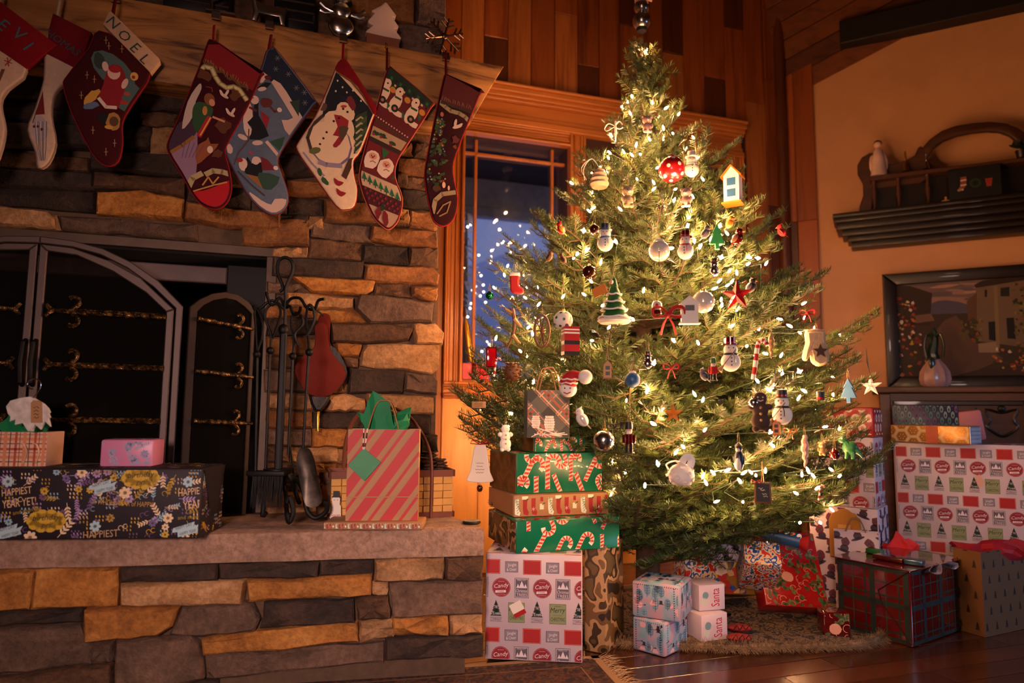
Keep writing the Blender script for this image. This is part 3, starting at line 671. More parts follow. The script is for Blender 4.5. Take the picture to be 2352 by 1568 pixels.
def needles_on(nm, P, rnd, s0=0.0, dens=.0042, ln=.029, tipc=True):
 tot = sum((P[i + 1] - P[i]).length for i in range(len(P) - 1)); d = s0; seg = 0; acc = 0.0
 while d < tot:
  while seg < len(P) - 2 and acc + (P[seg + 1] - P[seg]).length < d: acc += (P[seg + 1] - P[seg]).length; seg += 1
  a, b = P[seg], P[seg + 1]; L = (b - a).length; t = min(1, (d - acc) / max(L, 1e-6)); p = a.lerp(b, t); ax = (b - a).normalized()
  sd = ax.cross(ZV); sd = sd.normalized() if sd.length > .05 else Vector((1, 0, 0)); up = sd.cross(ax)
  for q in (rnd.uniform(-20, 35), 180 - rnd.uniform(-20, 35), rnd.uniform(40, 140)):
   q = math.radians(q); rad = sd * math.cos(q) + up * math.sin(q); dr = (rad * .85 + ax * rnd.uniform(.35, .75)).normalized(); w = (ax.cross(rad).normalized() * .6 + ax).normalized() * .0015
   l_ = ln * rnd.uniform(.75, 1.1) * (1 - .35 * (d / tot) ** 4); tip = p + dr * l_ + rad * .002
   nm.add([p - w * .7, p + w * .7, p.lerp(tip, .6) + w, tip, p.lerp(tip, .6) - w], [(0, 1, 2, 3, 4)])
  d += dens
 # terminal tuft
 ax = (P[-1] - P[-2]).normalized()
 for q in range(6):
  dr = (ax + Vector((rnd.uniform(-.5, .5), rnd.uniform(-.5, .5), rnd.uniform(-.4, .5)))).normalized(); w = dr.cross(ZV).normalized() * .0015
  nm.add([P[-1] - w, P[-1] + w, P[-1] + dr * ln * .8], [(0, 1, 2)])
def make_branch(L, seed, dens=.0042):
 rnd = random.Random(seed); wd, nd = MB(), MB(); N = 8
 def zc(t): return L * (.10 * t * t - .05 * math.sin(t * PI))
 P = [Vector((L * i / N, L * .03 * math.sin(i * 1.1 + seed), zc(i / N))) for i in range(N + 1)]
 wd.tube(P, [.0075 * (L / .8 + .25) * (1 - .85 * i / N) + .0012 for i in range(N + 1)], 5)
 needles_on(nd, P, rnd, L * .22, dens)
 x = L * .16; sd = 1
 while x < L * .97:
  t = x / L; i = min(N - 1, int(t * N)); p = P[i].lerp(P[i + 1], t * N - i)
  l = ((L - x) * .50 + .035) * rnd.uniform(.75, 1.12) * min(1, .55 + t * 1.6)
  a = math.radians(rnd.uniform(40, 58)) * sd; dz = rnd.uniform(-.08, .25)
  dr = Vector((math.cos(a), math.sin(a), dz)).normalized()
  Q = [p, p + dr * l * .5 + Vector((.01 * l, 0, -.01)), p + dr * l + Vector((.10 * l, 0, .06 * l))]
  wd.tube(Q, [.0028, .002, .001], 4); needles_on(nd, Q, rnd, .015, dens)
  if l > .11:
   y = .3
   s2 = 1
   while y < .9:
    p2 = Q[0].lerp(Q[1], y * 2) if y < .5 else Q[1].lerp(Q[2], y * 2 - 1); l2 = l * (1 - y) * .6 + .025; a2 = a + math.radians(rnd.uniform(40, 55)) * s2
    d2 = Vector((math.cos(a2), math.sin(a2), dz + rnd.uniform(-.1, .15))).normalized(); Q2 = [p2, p2 + d2 * l2 * .5, p2 + d2 * l2 + Vector((.004, 0, .004))]
    wd.tube(Q2, [.0016, .0012, .0008], 3); needles_on(nd, Q2, rnd, .008, dens); s2 = -s2; y += .05 / l + .06
  x += rnd.uniform(.022, .036) * (1 + L * .35); sd = -sd
 return wd, nd
CLS = [.95, .74, .54, .36, .22, .13]; LIB = {}
for ci, L in enumerate(CLS):
 for vv in range(3 if ci < 4 else 2):
  wd, nd = make_branch(L, ci * 10 + vv, .0062)
  a = wd.build('branch', TWIG, tree); b = nd.build('needles', NEEDLE, a, kind='stuff', smooth=0)
  LIB.setdefault(ci, []).append([a, b, True])
NBR = 0
LOWY = [(1000, 1195), (1240, 1195), (1400, 1225), (1450, 1270), (1600, 1270), (1660, 1230), (1900, 1205), (2020, 1150), (2400, 1150)]
def px_of(p):
 q = RM.transposed() @ (p - CAM); return 1176 - FPX * q.x / q.z, 784 + FPX * q.y / q.z
def keep_clear(tip):
 """hold branches off the gifts stacked in front and lift those that would sweep the floor"""
 w = tip + Vector((TX, TY, 0))
 for _ in range(12):
  px, py = px_of(w)
  if px < 1440 and w.z < 1.0 and w.y < 2.56 and w.x > -.22 and px > 1120: w = Vector((TX + (w.x - TX) * .88, TY + (w.y - TY) * .88, w.z + .004))
  else: break
 px, py = px_of(w)
 for (a, ya), (b, yb) in zip(LOWY, LOWY[1:]):
  if a <= px <= b:
   lim = ya + (yb - ya) * (px - a) / (b - a)
   if py > lim: w = at(px, lim, w.y)
 return w - Vector((TX, TY, 0))
def put_branch(base, tip, roll, rnd):
 global NBR
 d = tip - base; L = d.length; ci = min(range(len(CLS)), key=lambda i: abs(math.log(CLS[i] / L))); src = rnd.choice(LIB[ci])
 a, b, fresh = src
 if fresh: src[2] = False
 else:
  a = a.copy(); COL.objects.link(a); b = b.copy(); COL.objects.link(b); a.parent = tree; b.parent = a
 X = d.normalized(); s_ = ZV.cross(X); s_ = s_.normalized() if s_.length > .05 else Vector((0, 1, 0)); Z = X.cross(s_)
 R = Matrix((X, s_, Z)).transposed() @ Matrix.Rotation(roll, 3, 'X'); k_ = L / CLS[ci]
 a.matrix_local = Matrix.Translation(base) @ (R * k_).to_4x4(); NBR += 1
rt = random.Random(21)
z = .30; lev = 0
while z < zt - .12:
 f = (z - .3) / (zt - .42); n = max(4, int(11.5 - 7.0 * f)); ph = rt.uniform(0, 2 * PI)
 el = math.radians(4 + 16 * f + 34 * max(0, f - .62) / .38)
 for j in range(n):
  a = ph + 2 * PI * j / n + rt.uniform(-.25, .25); cr = math.cos(a); bk = math.sin(a)
  zz = z + rt.uniform(-.035, .035); R = prof(zz, cr, bk) * rt.uniform(.78, 1.06)
  e_ = el + math.radians(rt.uniform(-9, 9)); tip = Vector((math.cos(a) * R, math.sin(a) * R, zz)); tip = keep_clear(tip); R = math.hypot(tip.x, tip.y); base = Vector((0, 0, max(.12, tip.z - R * math.tan(e_))))
  put_branch(base, tip, rt.uniform(-.35, .35), rt)
 # inner shorter growth fills the crown
 for j in range(max(2, n // 2)):
  a = rt.uniform(0, 2 * PI); zz = z + rt.uniform(-.04, .06); R = prof(zz, math.cos(a), math.sin(a)) * rt.uniform(.5, .72)
  put_branch(Vector((0, 0, max(.1, zz - R * .2))), Vector((math.cos(a) * R, math.sin(a) * R, zz + rt.uniform(-.02, .06))), rt.uniform(-.5, .5), rt)
 z += .088 + .012 * f; lev += 1
for px, py, k_ in [(1458, 150, 0), (1520, 158, 0), (1535, 185, .02), (1444, 232, -.05), (1575, 248, .05), (1395, 286, 0), (1605, 300, 0), (1345, 362, .1), (1712, 338, -.1), (1310, 392, -.1), (1276, 458, .1), (1718, 410, .1), (1722, 455, -.2), (1735, 500, 0),
                   (1208, 538, -.1), (1215, 508, .1), (1142, 576, -.15), (1152, 600, .1), (1110, 636, -.05), (1100, 745, -.2), (1095, 780, .1), (1075, 876, -.25), (1025, 935, -.2), (1045, 1005, -.1), (1050, 965, -.3), (1800, 525, 0), (1808, 560, -.1),
                   (1855, 640, .1), (1915, 660, -.05), (1890, 770, 0), (2003, 800, -.1), (1965, 850, .1), (1985, 930, -.2), (1960, 970, .1), (2010, 1080, -.1), (1990, 1125, -.3), (1940, 1180, -.2), (1120, 1195, -.2), (1110, 1040, .2)]:
 tip = at(px, py, TY + k_) - Vector((TX, TY, 0)); r = math.hypot(tip.x, tip.y); f = min(1, max(0, (tip.z - .3) / (zt - .42)))
 put_branch(Vector((0, 0, max(.15, tip.z - r * math.tan(math.radians(8 + 18 * f)) - (.10 if py < 260 else 0)))), tip, rt.uniform(-.3, .3), rt)
put_branch(Vector((0, 0, zt - .42)), Vector((.002, 0, zt)), 0, rt); put_branch(Vector((0, 0, zt - .30)), Vector((-.006, -.01, zt - .03)), 1.4, rt)
# low front branches sweeping down to the skirt
for px, py, k_ in [(1420, 1225, .75), (1500, 1255, .7), (1560, 1275, .75), (1620, 1235, .8), (1700, 1215, .8), (1790, 1190, .85), (1860, 1165, .9), (1460, 1180, .9), (1340, 1170, .9), (1240, 1190, .9)]:
 tip = keep_clear(on_tree(px, py, k_) - Vector((TX, TY, 0))); put_branch(Vector((0, 0, tip.z + .06)), tip, rt.uniform(-.3, .3), rt)
# ------------------------------------------------------------------ light string
BUL = {(1000, 0, .3827): '1260,310 1302,615 1170,680 1460,685 1425,800 1285,835 1205,870 1045,915 1230,925 1180,930 1505,895 1570,950 1605,1075 1310,1095 1335,1005 1390,1050 1440,1135 1545,1180 1430,1200 1310,1135 1210,1075 1110,1255 945,1250 1520,1305 1515,1355 1710,1355 1555,1445 1085,1450 905,1500 850,1525 1885,1545 1935,1550 890,1385 1750,1400 1540,1010 1420,1490 1590,1480 1715,1545',
 (1000, 500, .2551): '1335,115 1620,215 1365,290 1280,320 1245,365 1490,400 1400,570 1875,655 810,720 1150,710 1340,690 930,780 1505,790 840,985 875,1045 1565,985 545,1085 1410,1105 765,1200 1665,1230 1140,1285 1970,1305 2145,1105 885,1475 1905,1560 2125,275 1780,915',
 (1480, 450, .287): '240,35 380,10 355,175 345,240 605,240 665,300 530,345 400,360 220,415 445,400 610,385 615,490 840,490 830,545 910,495 975,540 680,600 740,615 600,680 700,685 665,715 560,740 615,830 620,875 745,905 1275,860 1280,975 1085,985 1165,1040 1360,1065 1245,1095 700,1040 650,1165 820,1200 885,1280 430,1175 235,1155 970,1260 1100,1415 1240,1405 905,1480 1025,1525 1000,1550 1280,1560 1095,1275',
 (1500, 820, .2934): '325,290 390,335 10,45 1005,120 1145,110 820,190 910,260 935,230 1185,265 1140,320 1410,290 70,410 405,570 5,520 1345,545 1460,560 235,700 935,690 180,745 40,830 470,905 390,930 415,985 710,905 765,900 805,925 580,885 880,890 1215,890 1165,920 1255,930 1395,880 1460,930 1285,1025 1120,1065 495,1130 1400,1195 1150,1295 1310,1295 680,970',
 (1000, 820, .2934): '990,25 965,170 765,195 595,440 1295,445 1495,340 1660,265 1700,520 1385,825 1740,835 1640,1005 1485,900 1940,700 630,750 1325,750 1375,1080'}
GLOWB = glow('warm_bulb', '#ffb35a', 1.0)
for nd_ in GLOWB.node_tree.nodes:
 if nd_.type == 'BSDF_PRINCIPLED': nd_.inputs['Emission Strength'].default_value = BULB_E; nd_.inputs['Emission Color'].default_value = (1.0, .49, .21, 1)
pts = []; rb = random.Random(4)
for (ox, oy, kk), s_ in BUL.items():
 for w in s_.split(): x, y = map(float, w.split(',')); pts.append(on_tree(ox + x * kk, oy + y * kk, rb.uniform(.80, .97)))
for i in range(95):   # the sides, the back and deep between the branches
 f = rb.random() ** 1.3; zz = .36 + f * (zt - .6); a = rb.uniform(-.25, PI + .25) if i % 4 else rb.uniform(0, 2 * PI); R = prof(zz, math.cos(a), math.sin(a)) * rb.uniform(.55, .95); pts.append(Vector((TX + math.cos(a) * R, TY + math.sin(a) * R, zz)))
for i in range(16):
 zz = rb.uniform(.38, .95); a = rb.uniform(1.9, 3.0); R = prof(zz, math.cos(a), math.sin(a)) * rb.uniform(.85, 1.0); pts.append(Vector((TX + math.cos(a) * R, TY + math.sin(a) * R, zz)))
for i, p in enumerate(pts):   # none inside the gifts stacked in front
 px, py = px_of(p)
 if px < 1440 and p.z < 1.0 and p.y < 2.58: pts[i] = CAM + (p - CAM) * ((2.60 - CAM.y) / (p.y - CAM.y))
ls = thing('light_string', 'string of warm white mini lights wound through the fir tree', 'lights', (TX, TY, ztree(1200)))
# order the bulbs along a rising spiral for the wire
key = lambda p: (round(p.z / .11), ((math.atan2(p.y - TY, p.x - TX) + 2 * PI) % (2 * PI)) * (1 if round(p.z / .11) % 2 else -1))
pts.sort(key=key)
proto = None
WIRE = mat('green_wire', '#15260f', .5); wire = MB(); pth = []
for p in pts:
 c = Vector((TX, TY, p.z)); inw = (c - p).normalized(); pth.append(p + inw * .02)
 if proto is None:
  mb = MB(); mb.lathe([(.0001, -.009), (.003, -.006), (.0038, 0), (.0027, .007), (.0001, .012)], 6); proto = mb.build('bulb', GLOWB, ls, base=None);
  me = proto.data
  mn = sum((v.co for v in me.vertices), Vector()) / len(me.vertices)
  off = Vector((TX, TY, ztree(1200)))
  for v in me.vertices: v.co += off
  o = proto
 else: o = proto.copy(); COL.objects.link(o)
 o.location = p - Vector((TX, TY, ztree(1200))); o.rotation_euler = (rb.uniform(-1.2, 1.2), rb.uniform(-1.2, 1.2), 0)
for a, b in zip(pth, pth[1:]):
 if (a - b).length < .45:
  m = a.lerp(b, .5); c = Vector((TX, TY, m.z)); m = m.lerp(c, .12) - ZV * .012; wire.tube([a, m, b], .0013, 4)
wire.build('wire', WIRE, ls, kind='stuff')
print('BULBS', len(pts), 'BRANCHES', NBR)
# ------------------------------------------------------------------ ornaments
M_WHITE = mat('white_felt', '#e8ddd0', .8, var=.05); M_RED = mat('red_gloss', '#b01418', .3, coat=.5, var=.08); M_REDF = mat('red_felt', '#a8161a', .85, var=.08)
M_BLACK = mat('black_paint', '#0d0c0c', .5); M_GOLD = mat('gold_metal', '#d8a444', .28, 1.0, var=.05); M_SILV = mat('silver_metal', '#c9c4bf', .22, 1.0, var=.05)
M_PEARL = mat('pearl_glass', '#efe2d0', .12, .25, coat=1.0, var=.04); M_GREENG = mat('green_metal', '#0f6a3a', .18, .9, var=.05); M_BROWN = mat('brown_wood', '#6a4020', .6, var=.2)
M_TAN = mat('tan_wood', '#b98a52', .6, var=.12); M_ORNG = mat('orange_paint', '#d87a1c', .5, var=.1); M_GREEN = mat('green_paint', '#1d5c2c', .45, var=.15); M_BLUE = mat('blue_paint', '#2f5f8c', .45, var=.12)
M_PINK = mat('pale_pink', '#d9a894', .7, var=.06); M_NAVY = mat('navy_paint', '#14243c', .4); M_DKRED = mat('dark_red_glass', '#5a0d0c', .15, .4, coat=.6); M_GLASSB = mat('brown_glass', '#4a2410', .12, .5, coat=.7)
M_BEIGE = mat('beige_knit', '#b89a78', .9, var=.08, bump=.5); M_CHOC = mat('gingerbread', '#3e2210', .7, var=.15); M_GREY = mat('grey_feather', '#5a5258', .6, var=.1); M_YEL = mat('yellow_paint', '#e0b030', .5)
M_RIB = mat('white_ribbon', '#eee4d8', .5); M_STR = mat('thin_string', '#8a7040', .7); M_BRIB = mat('black_ribbon', '#141214', .5)
PRN = attr('flat_print', .55)
def cyl(mb, c, r, h, n=12, r2=None, m=0): return mb.lathe([(r, -h / 2), (r2 if r2 is not None else r, h / 2)], n, c=c, m=m)
def hanger(t, top, L=.03, m=None):
 MB().tube([(-.003, 0, top), (-.002, 0, top + L * .6), (0, 0, top + L), (.002, 0, top + L * .6), (.003, 0, top)], .0009, 4).build('hanger', m or M_STR, t)
def o_ball(t, h, m=None, cap=M_GOLD, spots=None, sq=1.0):
 MB().sph((0, 0, -.04 * h), .46 * h, (1, 1, sq), 22, 14).build('ball', m, t)
 MB().lathe([(.11 * h, .38 * h * sq), (.11 * h, .47 * h * sq), (.05 * h, .5 * h * sq)], 10).build('cap', cap, t)
 if spots:
  for i in range(11):
   a, b = [(0, 0), (50, 10), (-50, 12), (25, 45), (-25, 46), (28, -40), (-28, -42), (75, -30), (-75, -28), (0, 80), (0, -75)][i]; a, b = math.radians(a), math.radians(b)
   d = Vector((math.sin(a) * math.cos(b), -math.cos(a) * math.cos(b), math.sin(b))); M = d.to_track_quat('Z', 'Y').to_matrix()
   MB().lathe([(.0001, .004 * h), (.07 * h, .0), (.0701 * h, -.03 * h)], 9, M=M, c=d * .462 * h + Vector((0, 0, -.04 * h))).build('spot', spots, t)
 hanger(t, .5 * h)
def o_jingle(t, h, m=None, hat=None):
 MB().sph((0, 0, -.1 * h), .38 * h, n=20, rings=12).build('bell', m, t)
 for a in (0, PI / 2):
  MB().tube([(math.sin(q) * .385 * h * math.cos(a), math.sin(q) * .385 * h * math.sin(a), -.1 * h - math.cos(q) * .385 * h) for q in [i * PI / 10 - PI / 2 for i in range(11)]], .012 * h, 5).build('slot', M_BLACK, t)
 MB().lathe([(.2 * h, .22 * h), (.16 * h, .3 * h), (.05 * h, .34 * h)], 10).build('crown', hat or m, t); hanger(t, .33 * h)
def o_snowman(t, h, hat=M_BLACK, band=M_RED, scarf=M_RED, broom=False, body=None, flat=.8, arms=True):
 body = body or M_WHITE; mb = MB(); mb.sph((0, 0, -.22 * h), .27 * h, (1, flat, 1.02), 18, 11); mb.sph((0, 0, .12 * h), .19 * h, (1, .9 * flat + .1, 1), 16, 10); mb.build('body', body, t)
 MB().lathe([(.24 * h, .26 * h), (.24 * h, .285 * h), (.145 * h, .29 * h), (.15 * h, .48 * h), (.02 * h, .5 * h)], 16).build('hat', hat, t)
 MB().lathe([(.152 * h, .295 * h), (.153 * h, .34 * h)], 16).build('hat_band', band, t)
 mb = MB(); mb.tube([(.17 * h * math.cos(a), .16 * h * flat * math.sin(a) * 1.1, -.005 * h) for a in [i * PI / 7 for i in range(14)]], .035 * h, 6, closed=True); mb.tube([(.06 * h, -.19 * h, -.01 * h), (.09 * h, -.25 * h * flat - .02 * h, -.12 * h), (.1 * h, -.26 * h, -.26 * h)], .03 * h, 5, flat=.4); mb.build('scarf', scarf, t)
 MB().tube([(0, -.17 * h, .11 * h), (.01 * h, -.27 * h, .1 * h)], [.03 * h, .004 * h], 6).build('nose', M_ORNG, t)
 for sx in (-1, 1): MB().sph((sx * .065 * h, -.165 * h, .17 * h), .02 * h, n=6, rings=4).build('eye', M_BLACK, t)
 for z_ in (-.12, -.22, -.32): MB().sph((0, -.27 * flat * h, z_ * h), .022 * h, n=6, rings=4).build('button', M_BLACK, t)
 if arms:
  for sx in (-1, 1): MB().tube([(sx * .2 * h, 0, -.08 * h), (sx * .34 * h, -.03 * h, .02 * h)], .014 * h, 5).build('arm', M_BROWN, t)
 if broom:
  mb = MB(); mb.tube([(-.3 * h, -.22 * h, -.42 * h), (.12 * h, -.24 * h, .12 * h)], .012 * h, 5); bs = mb.build('broom', M_BROWN, t)
  MB().tube([(-.22 * h, -.22 * h, -.32 * h), (-.34 * h, -.22 * h, -.48 * h)], [.02 * h, .09 * h], 7).build('bristles', M_TAN, bs)
 hanger(t, .5 * h)
def o_house(t, h, wall=M_TAN, roof=M_BROWN, pane=M_BLACK, w=.42, rows=2):
 mb = MB(); W = w * h; mb.prism([(-W / 2, -.5 * h), (W / 2, -.5 * h), (W / 2, .22 * h), (0, .46 * h), (-W / 2, .22 * h)], lambda a, b, d: Vector((a, -d, b)), -.17 * h, .17 * h); mb.build('walls', wall, t, smooth=0)
 for sx in (-1, 1):
  MB().prism([(sx * (W / 2 + .06 * h), .16 * h), (0, .46 * h), (0, .5 * h), (sx * (W / 2 + .07 * h), .2 * h)], lambda a, b, d: Vector((a, -d, b)), -.22 * h, .22 * h).build('roof', roof, t, smooth=0)
 for r in range(rows):
  MB().box((0, -.172 * h, (.05 - .3 * r) * h), (W * .55, .01 * h, .2 * h)).build('opening', pane, t, smooth=0)
 MB().box((0, 0, -.51 * h), (W * 1.25, .44 * h, .04 * h)).build('base', roof, t, smooth=0); hanger(t, .5 * h)
def o_flat(t, h, poly, m, th=.12, bev=.03, name='body'):
 mb = MB(); mb.prism([(a * h, b * h) for a, b in poly], lambda a, b, d: Vector((a, -d, b)), -th * h / 2, th * h / 2, bev * h); return mb.build(name, m, t)
def star_poly(R=.5, r=.2, n=5, a0=PI / 2): return [((R if i % 2 == 0 else r) * math.cos(a0 + i * PI / n), (R if i % 2 == 0 else r) * math.sin(a0 + i * PI / n)) for i in range(2 * n)]
def o_star(t, h, m=None, rib=None, text=False):
 P = star_poly(.52, .2); mb = MB(); vs = [(a * h, 0, b * h) for a, b in P] + [(0, -.12 * h, 0), (0, .12 * h, 0)]
 mb.add(vs, [(i, (i + 1) % 10, 10) for i in range(10)] + [((i + 1) % 10, i, 11) for i in range(10)]); mb.build('star', m, t, smooth=0)
 if text:
  for z_ in (.04, 0, -.04): MB().box((0, -.125 * h, z_ * h), (.22 * h, .01 * h, .012 * h)).build('writing', M_GREY, t, smooth=0)
 if rib: MB().tube([(0, 0, .5 * h), (-.1 * h, 0, 1.2 * h), (-.12 * h, 0, 1.9 * h)], [.03 * h, .1 * h, .02 * h], 6, flat=.3).build('ribbon', rib, t)
 else: hanger(t, .5 * h)
def o_bird(t, h, m=None, wing=None, beak=M_ORNG, face=None, sx=1):
 mb = MB(); R_ = Matrix.Rotation(math.radians(35 * sx), 3, 'Y'); mb.sph((0, 0, -.08 * h), .34 * h, (.8, .75, 1.1), 14, 9, M=R_); mb.sph((.14 * h * sx, -.04 * h, .27 * h), .2 * h, n=12, rings=8); mb.build('body', m, t)
 MB().tube([(-.18 * h * sx, 0, -.3 * h), (-.42 * h * sx, .02 * h, -.52 * h)], [.09 * h, .06 * h], 6, flat=.4).build('tail', wing or m, t)
 MB().tube([(.3 * h * sx, -.06 * h, .27 * h), (.45 * h * sx, -.08 * h, .24 * h)], [.07 * h, .005 * h], 6).build('beak', beak, t)
 for q in (-1, 1): MB().sph((-.04 * h * sx, q * .25 * h, -.08 * h), .22 * h, (.6, .3, 1.15), 10, 7, M=R_).build('wing', wing or m, t)
 MB().tube([(.1 * h * sx, -.02 * h, .43 * h), (.02 * h * sx, 0, .56 * h)], [.08 * h, .01 * h], 6).build('crest', m, t)
 for q in (-1, 1): MB().sph((.22 * h * sx, -.04 * h + q * .15 * h, .31 * h), .03 * h, n=6, rings=4).build('eye', M_BLACK, t)
def o_fir(t, h, m=M_GREEN):
 mb = MB(); pr = []
 for i in range(5): z0 = -.38 + i * .165; R = .33 - i * .06; pr += [(R * h, z0 * h), (R * .55 * h, (z0 + .15) * h)]
 mb.lathe(pr + [(.005 * h, .5 * h)], 14); mb.build('foliage', m, t)
 for i in range(4): z0 = -.38 + i * .165; R = .335 - i * .06; MB().tube([(R * h * math.cos(a), R * h * math.sin(a), z0 * h + .015 * h * math.sin(5 * a)) for a in [j * PI / 9 for j in range(18)]], .02 * h, 5, closed=True).build('snow_edge', M_WHITE, t)
 MB().lathe([(.3 * h, -.5 * h), (.36 * h, -.45 * h), (.3 * h, -.39 * h)], 16).build('snow_base', M_WHITE, t)
 MB().box((-.24 * h, -.26 * h, .17 * h), (.3 * h, .03 * h, .2 * h), M=Matrix.Rotation(-.4, 3, 'Y')).build('sign', M_ORNG, t, smooth=0)
 MB().sph((-.02 * h, -.16 * h, .36 * h), .05 * h, n=8, rings=6).build('face', M_PINK, t); hanger(t, .5 * h)
def o_suitbox(t, h):
 for z0, z1, m, nm in [(-.5, -.38, M_BLACK, 'boots'), (-.38, -.14, M_REDF, 'trousers'), (-.14, 0, M_BLACK, 'belt'), (0, .24, M_REDF, 'coat'), (.24, .3, M_WHITE, 'stripe'), (.3, .36, M_REDF, 'collar'), (.36, .41, M_WHITE, 'stripe'), (.41, .5, M_REDF, 'top')]:
  MB().box((0, 0, (z0 + z1) / 2 * h), (.54 * h + (.01 * h if m is M_BLACK else 0), .5 * h, (z1 - z0) * h), M=Matrix.Rotation(.35, 3, 'Z')).build(nm, m, t, smooth=0)
 MB().sph((-.12 * h, 0, .56 * h), .07 * h, n=8, rings=6).build('knob', M_GREY, t); hanger(t, .5 * h)
def o_boot(t, h, m=M_REDF, cuff=M_WHITE):
 o_flat(t, h, sp2([(-.2, .45), (.2, .45), (.2, -.1), (.42, -.28), (.4, -.48), (.1, -.5), (-.18, -.4), (-.22, 0)], 3), m, .22, .06, 'boot'); MB().box((0, 0, .42 * h), (.48 * h, .28 * h, .16 * h), bev=.05 * h).build('cuff', cuff, t); hanger(t, .5 * h)
def o_bow(t, h, m=M_REDF, w=1.0, tails=True):
 for sx in (-1, 1):
  MB().tube(smooth_path([(0, 0, .1 * h), (sx * .2 * h, -.06 * h, .3 * h), (sx * .42 * h * w, 0, .28 * h), (sx * .4 * h * w, .04 * h, .05 * h), (sx * .15 * h, .02 * h, .05 * h), (0, 0, .1 * h)], 3), .075 * h, 6, flat=.35).build('loop', m, t)
  if tails: MB().tube([(0, 0, .08 * h), (sx * .14 * h, -.04 * h, -.2 * h), (sx * .22 * h, 0, -.5 * h)], [.05 * h, .09 * h, .1 * h], 6, flat=.25).build('ribbon_tail', m, t)
 MB().sph((0, -.04 * h, .1 * h), .09 * h, n=10, rings=7).build('knot', m, t)
def o_cane(t, h, m2=M_REDF):
 P = smooth_path([(-.12 * h, 0, -.5 * h), (-.05 * h, 0, -.1 * h), (0, 0, .3 * h), (.06 * h, 0, .46 * h), (.18 * h, 0, .48 * h), (.26 * h, 0, .36 * h)], 5); mb = MB(); mb.tube(P, .055 * h, 8)
 n = 0
 for i in range(len(mb.m) - 2): mb.m[i] = (i // 16) % 2
 mb.build('cane', [M_WHITE, m2], t)
def o_ginger(t, h, m=M_CHOC):
 mb = MB(); mb.sph((0, 0, .33 * h), .17 * h, (1, .4, 1), 14, 9); mb.sph((0, 0, .05 * h), .2 * h, (1, .4, 1.1), 14, 9); mb.sph((0, 0, -.24 * h), .23 * h, (1, .4, 1.1), 14, 9)
 for sx in (-1, 1): mb.sph((sx * .2 * h, 0, .12 * h), .09 * h, (1.2, .6, 1), 10, 7); mb.sph((sx * .12 * h, 0, -.44 * h), .09 * h, (1, .6, 1), 10, 7)
 mb.build('cookie', m, t)
 for z_ in (.1, -.06, -.22): MB().sph((0, -.1 * h, z_ * h), .035 * h, n=8, rings=5).build('button', M_TAN, t)
 for sx in (-1, 1): MB().sph((sx * .06 * h, -.07 * h, .36 * h), .02 * h, n=6, rings=4).build('eye', M_WHITE, t)
 MB().tube([(-.07 * h, -.07 * h, .29 * h), (0, -.08 * h, .26 * h), (.07 * h, -.07 * h, .29 * h)], .012 * h, 5).build('mouth', M_WHITE, t); hanger(t, .5 * h)
def o_mitten(t, h):
 o_flat(t, h, sp2([(-.26, .5), (.2, .5), (.24, .1), (.32, -.15), (.26, -.42), (.05, -.52), (-.14, -.4), (-.18, -.2), (-.28, -.36), (-.38, -.3), (-.34, -.05), (-.28, .15)], 3), M_BEIGE, .2, .07, 'mitten'); MB().box((-.03 * h, 0, .46 * h), (.5 * h, .24 * h, .1 * h), bev=.04 * h).build('cuff', M_BEIGE, t)
 MB().prism([(a * h * .42 + .07 * h, b * h * .42 - .1 * h) for a, b in star_poly(.5, .22)], lambda a, b, d: Vector((a, -d, b)), .09 * h, .115 * h).build('felt_star', M_CHOC, t, smooth=0); hanger(t, .5 * h)
def o_bell(t, h):
 o_flat(t, h, sp2([(-.12, .5), (.12, .5), (.2, .2), (.26, -.2), (.36, -.42), (.2, -.47), (0, -.48), (-.2, -.47), (-.36, -.42), (-.26, -.2), (-.2, .2)], 2), M_WHITE, .06, .02, 'bell')
 for i, (z_, w) in enumerate([(.02, .2), (-.06, .16), (-.14, .24), (-.22, .2)]):
  MB().tube([((-w / 2 + w * j / 8) * h, -.034 * h, z_ * h + .012 * h * math.sin(j * 2.3 + i)) for j in range(9)], .005 * h, 4).build('handwriting', M_GREY, t)
 MB().sph((0, 0, -.62 * h), .08 * h, (1, 1, 1.2), 10, 7).build('clapper', M_GLASSB, t)
 MB().tube([(0, 0, -.55 * h), (0, 0, -.46 * h)], .006 * h, 4).build('string', M_STR, t)
 for sx in (-1, 1): MB().tube([(0, -.04 * h, .5 * h), (sx * .2 * h, -.06 * h, .62 * h), (sx * .26 * h, -.03 * h, .52 * h), (0, -.04 * h, .5 * h)], .045 * h, 6, flat=.3).build('bow_loop', M_REDF, t)
def o_wheel(t, h):
 MB().tube([(.42 * h * math.cos(a) * .5, 0, .46 * h * math.sin(a)) for a in [i * PI / 12 for i in range(24)]], .035 * h, 6, closed=True).build('rim', M_BROWN, t)
 for i in range(5): a = i * PI / 5; MB().tube([(-.21 * h * math.cos(a), 0, -.46 * h * math.sin(a)), (.21 * h * math.cos(a), 0, .46 * h * math.sin(a))], .018 * h, 5).build('spoke', M_BROWN, t)
 MB().sph((0, 0, 0), .07 * h, n=8, rings=6).build('hub', M_BROWN, t); hanger(t, .46 * h)
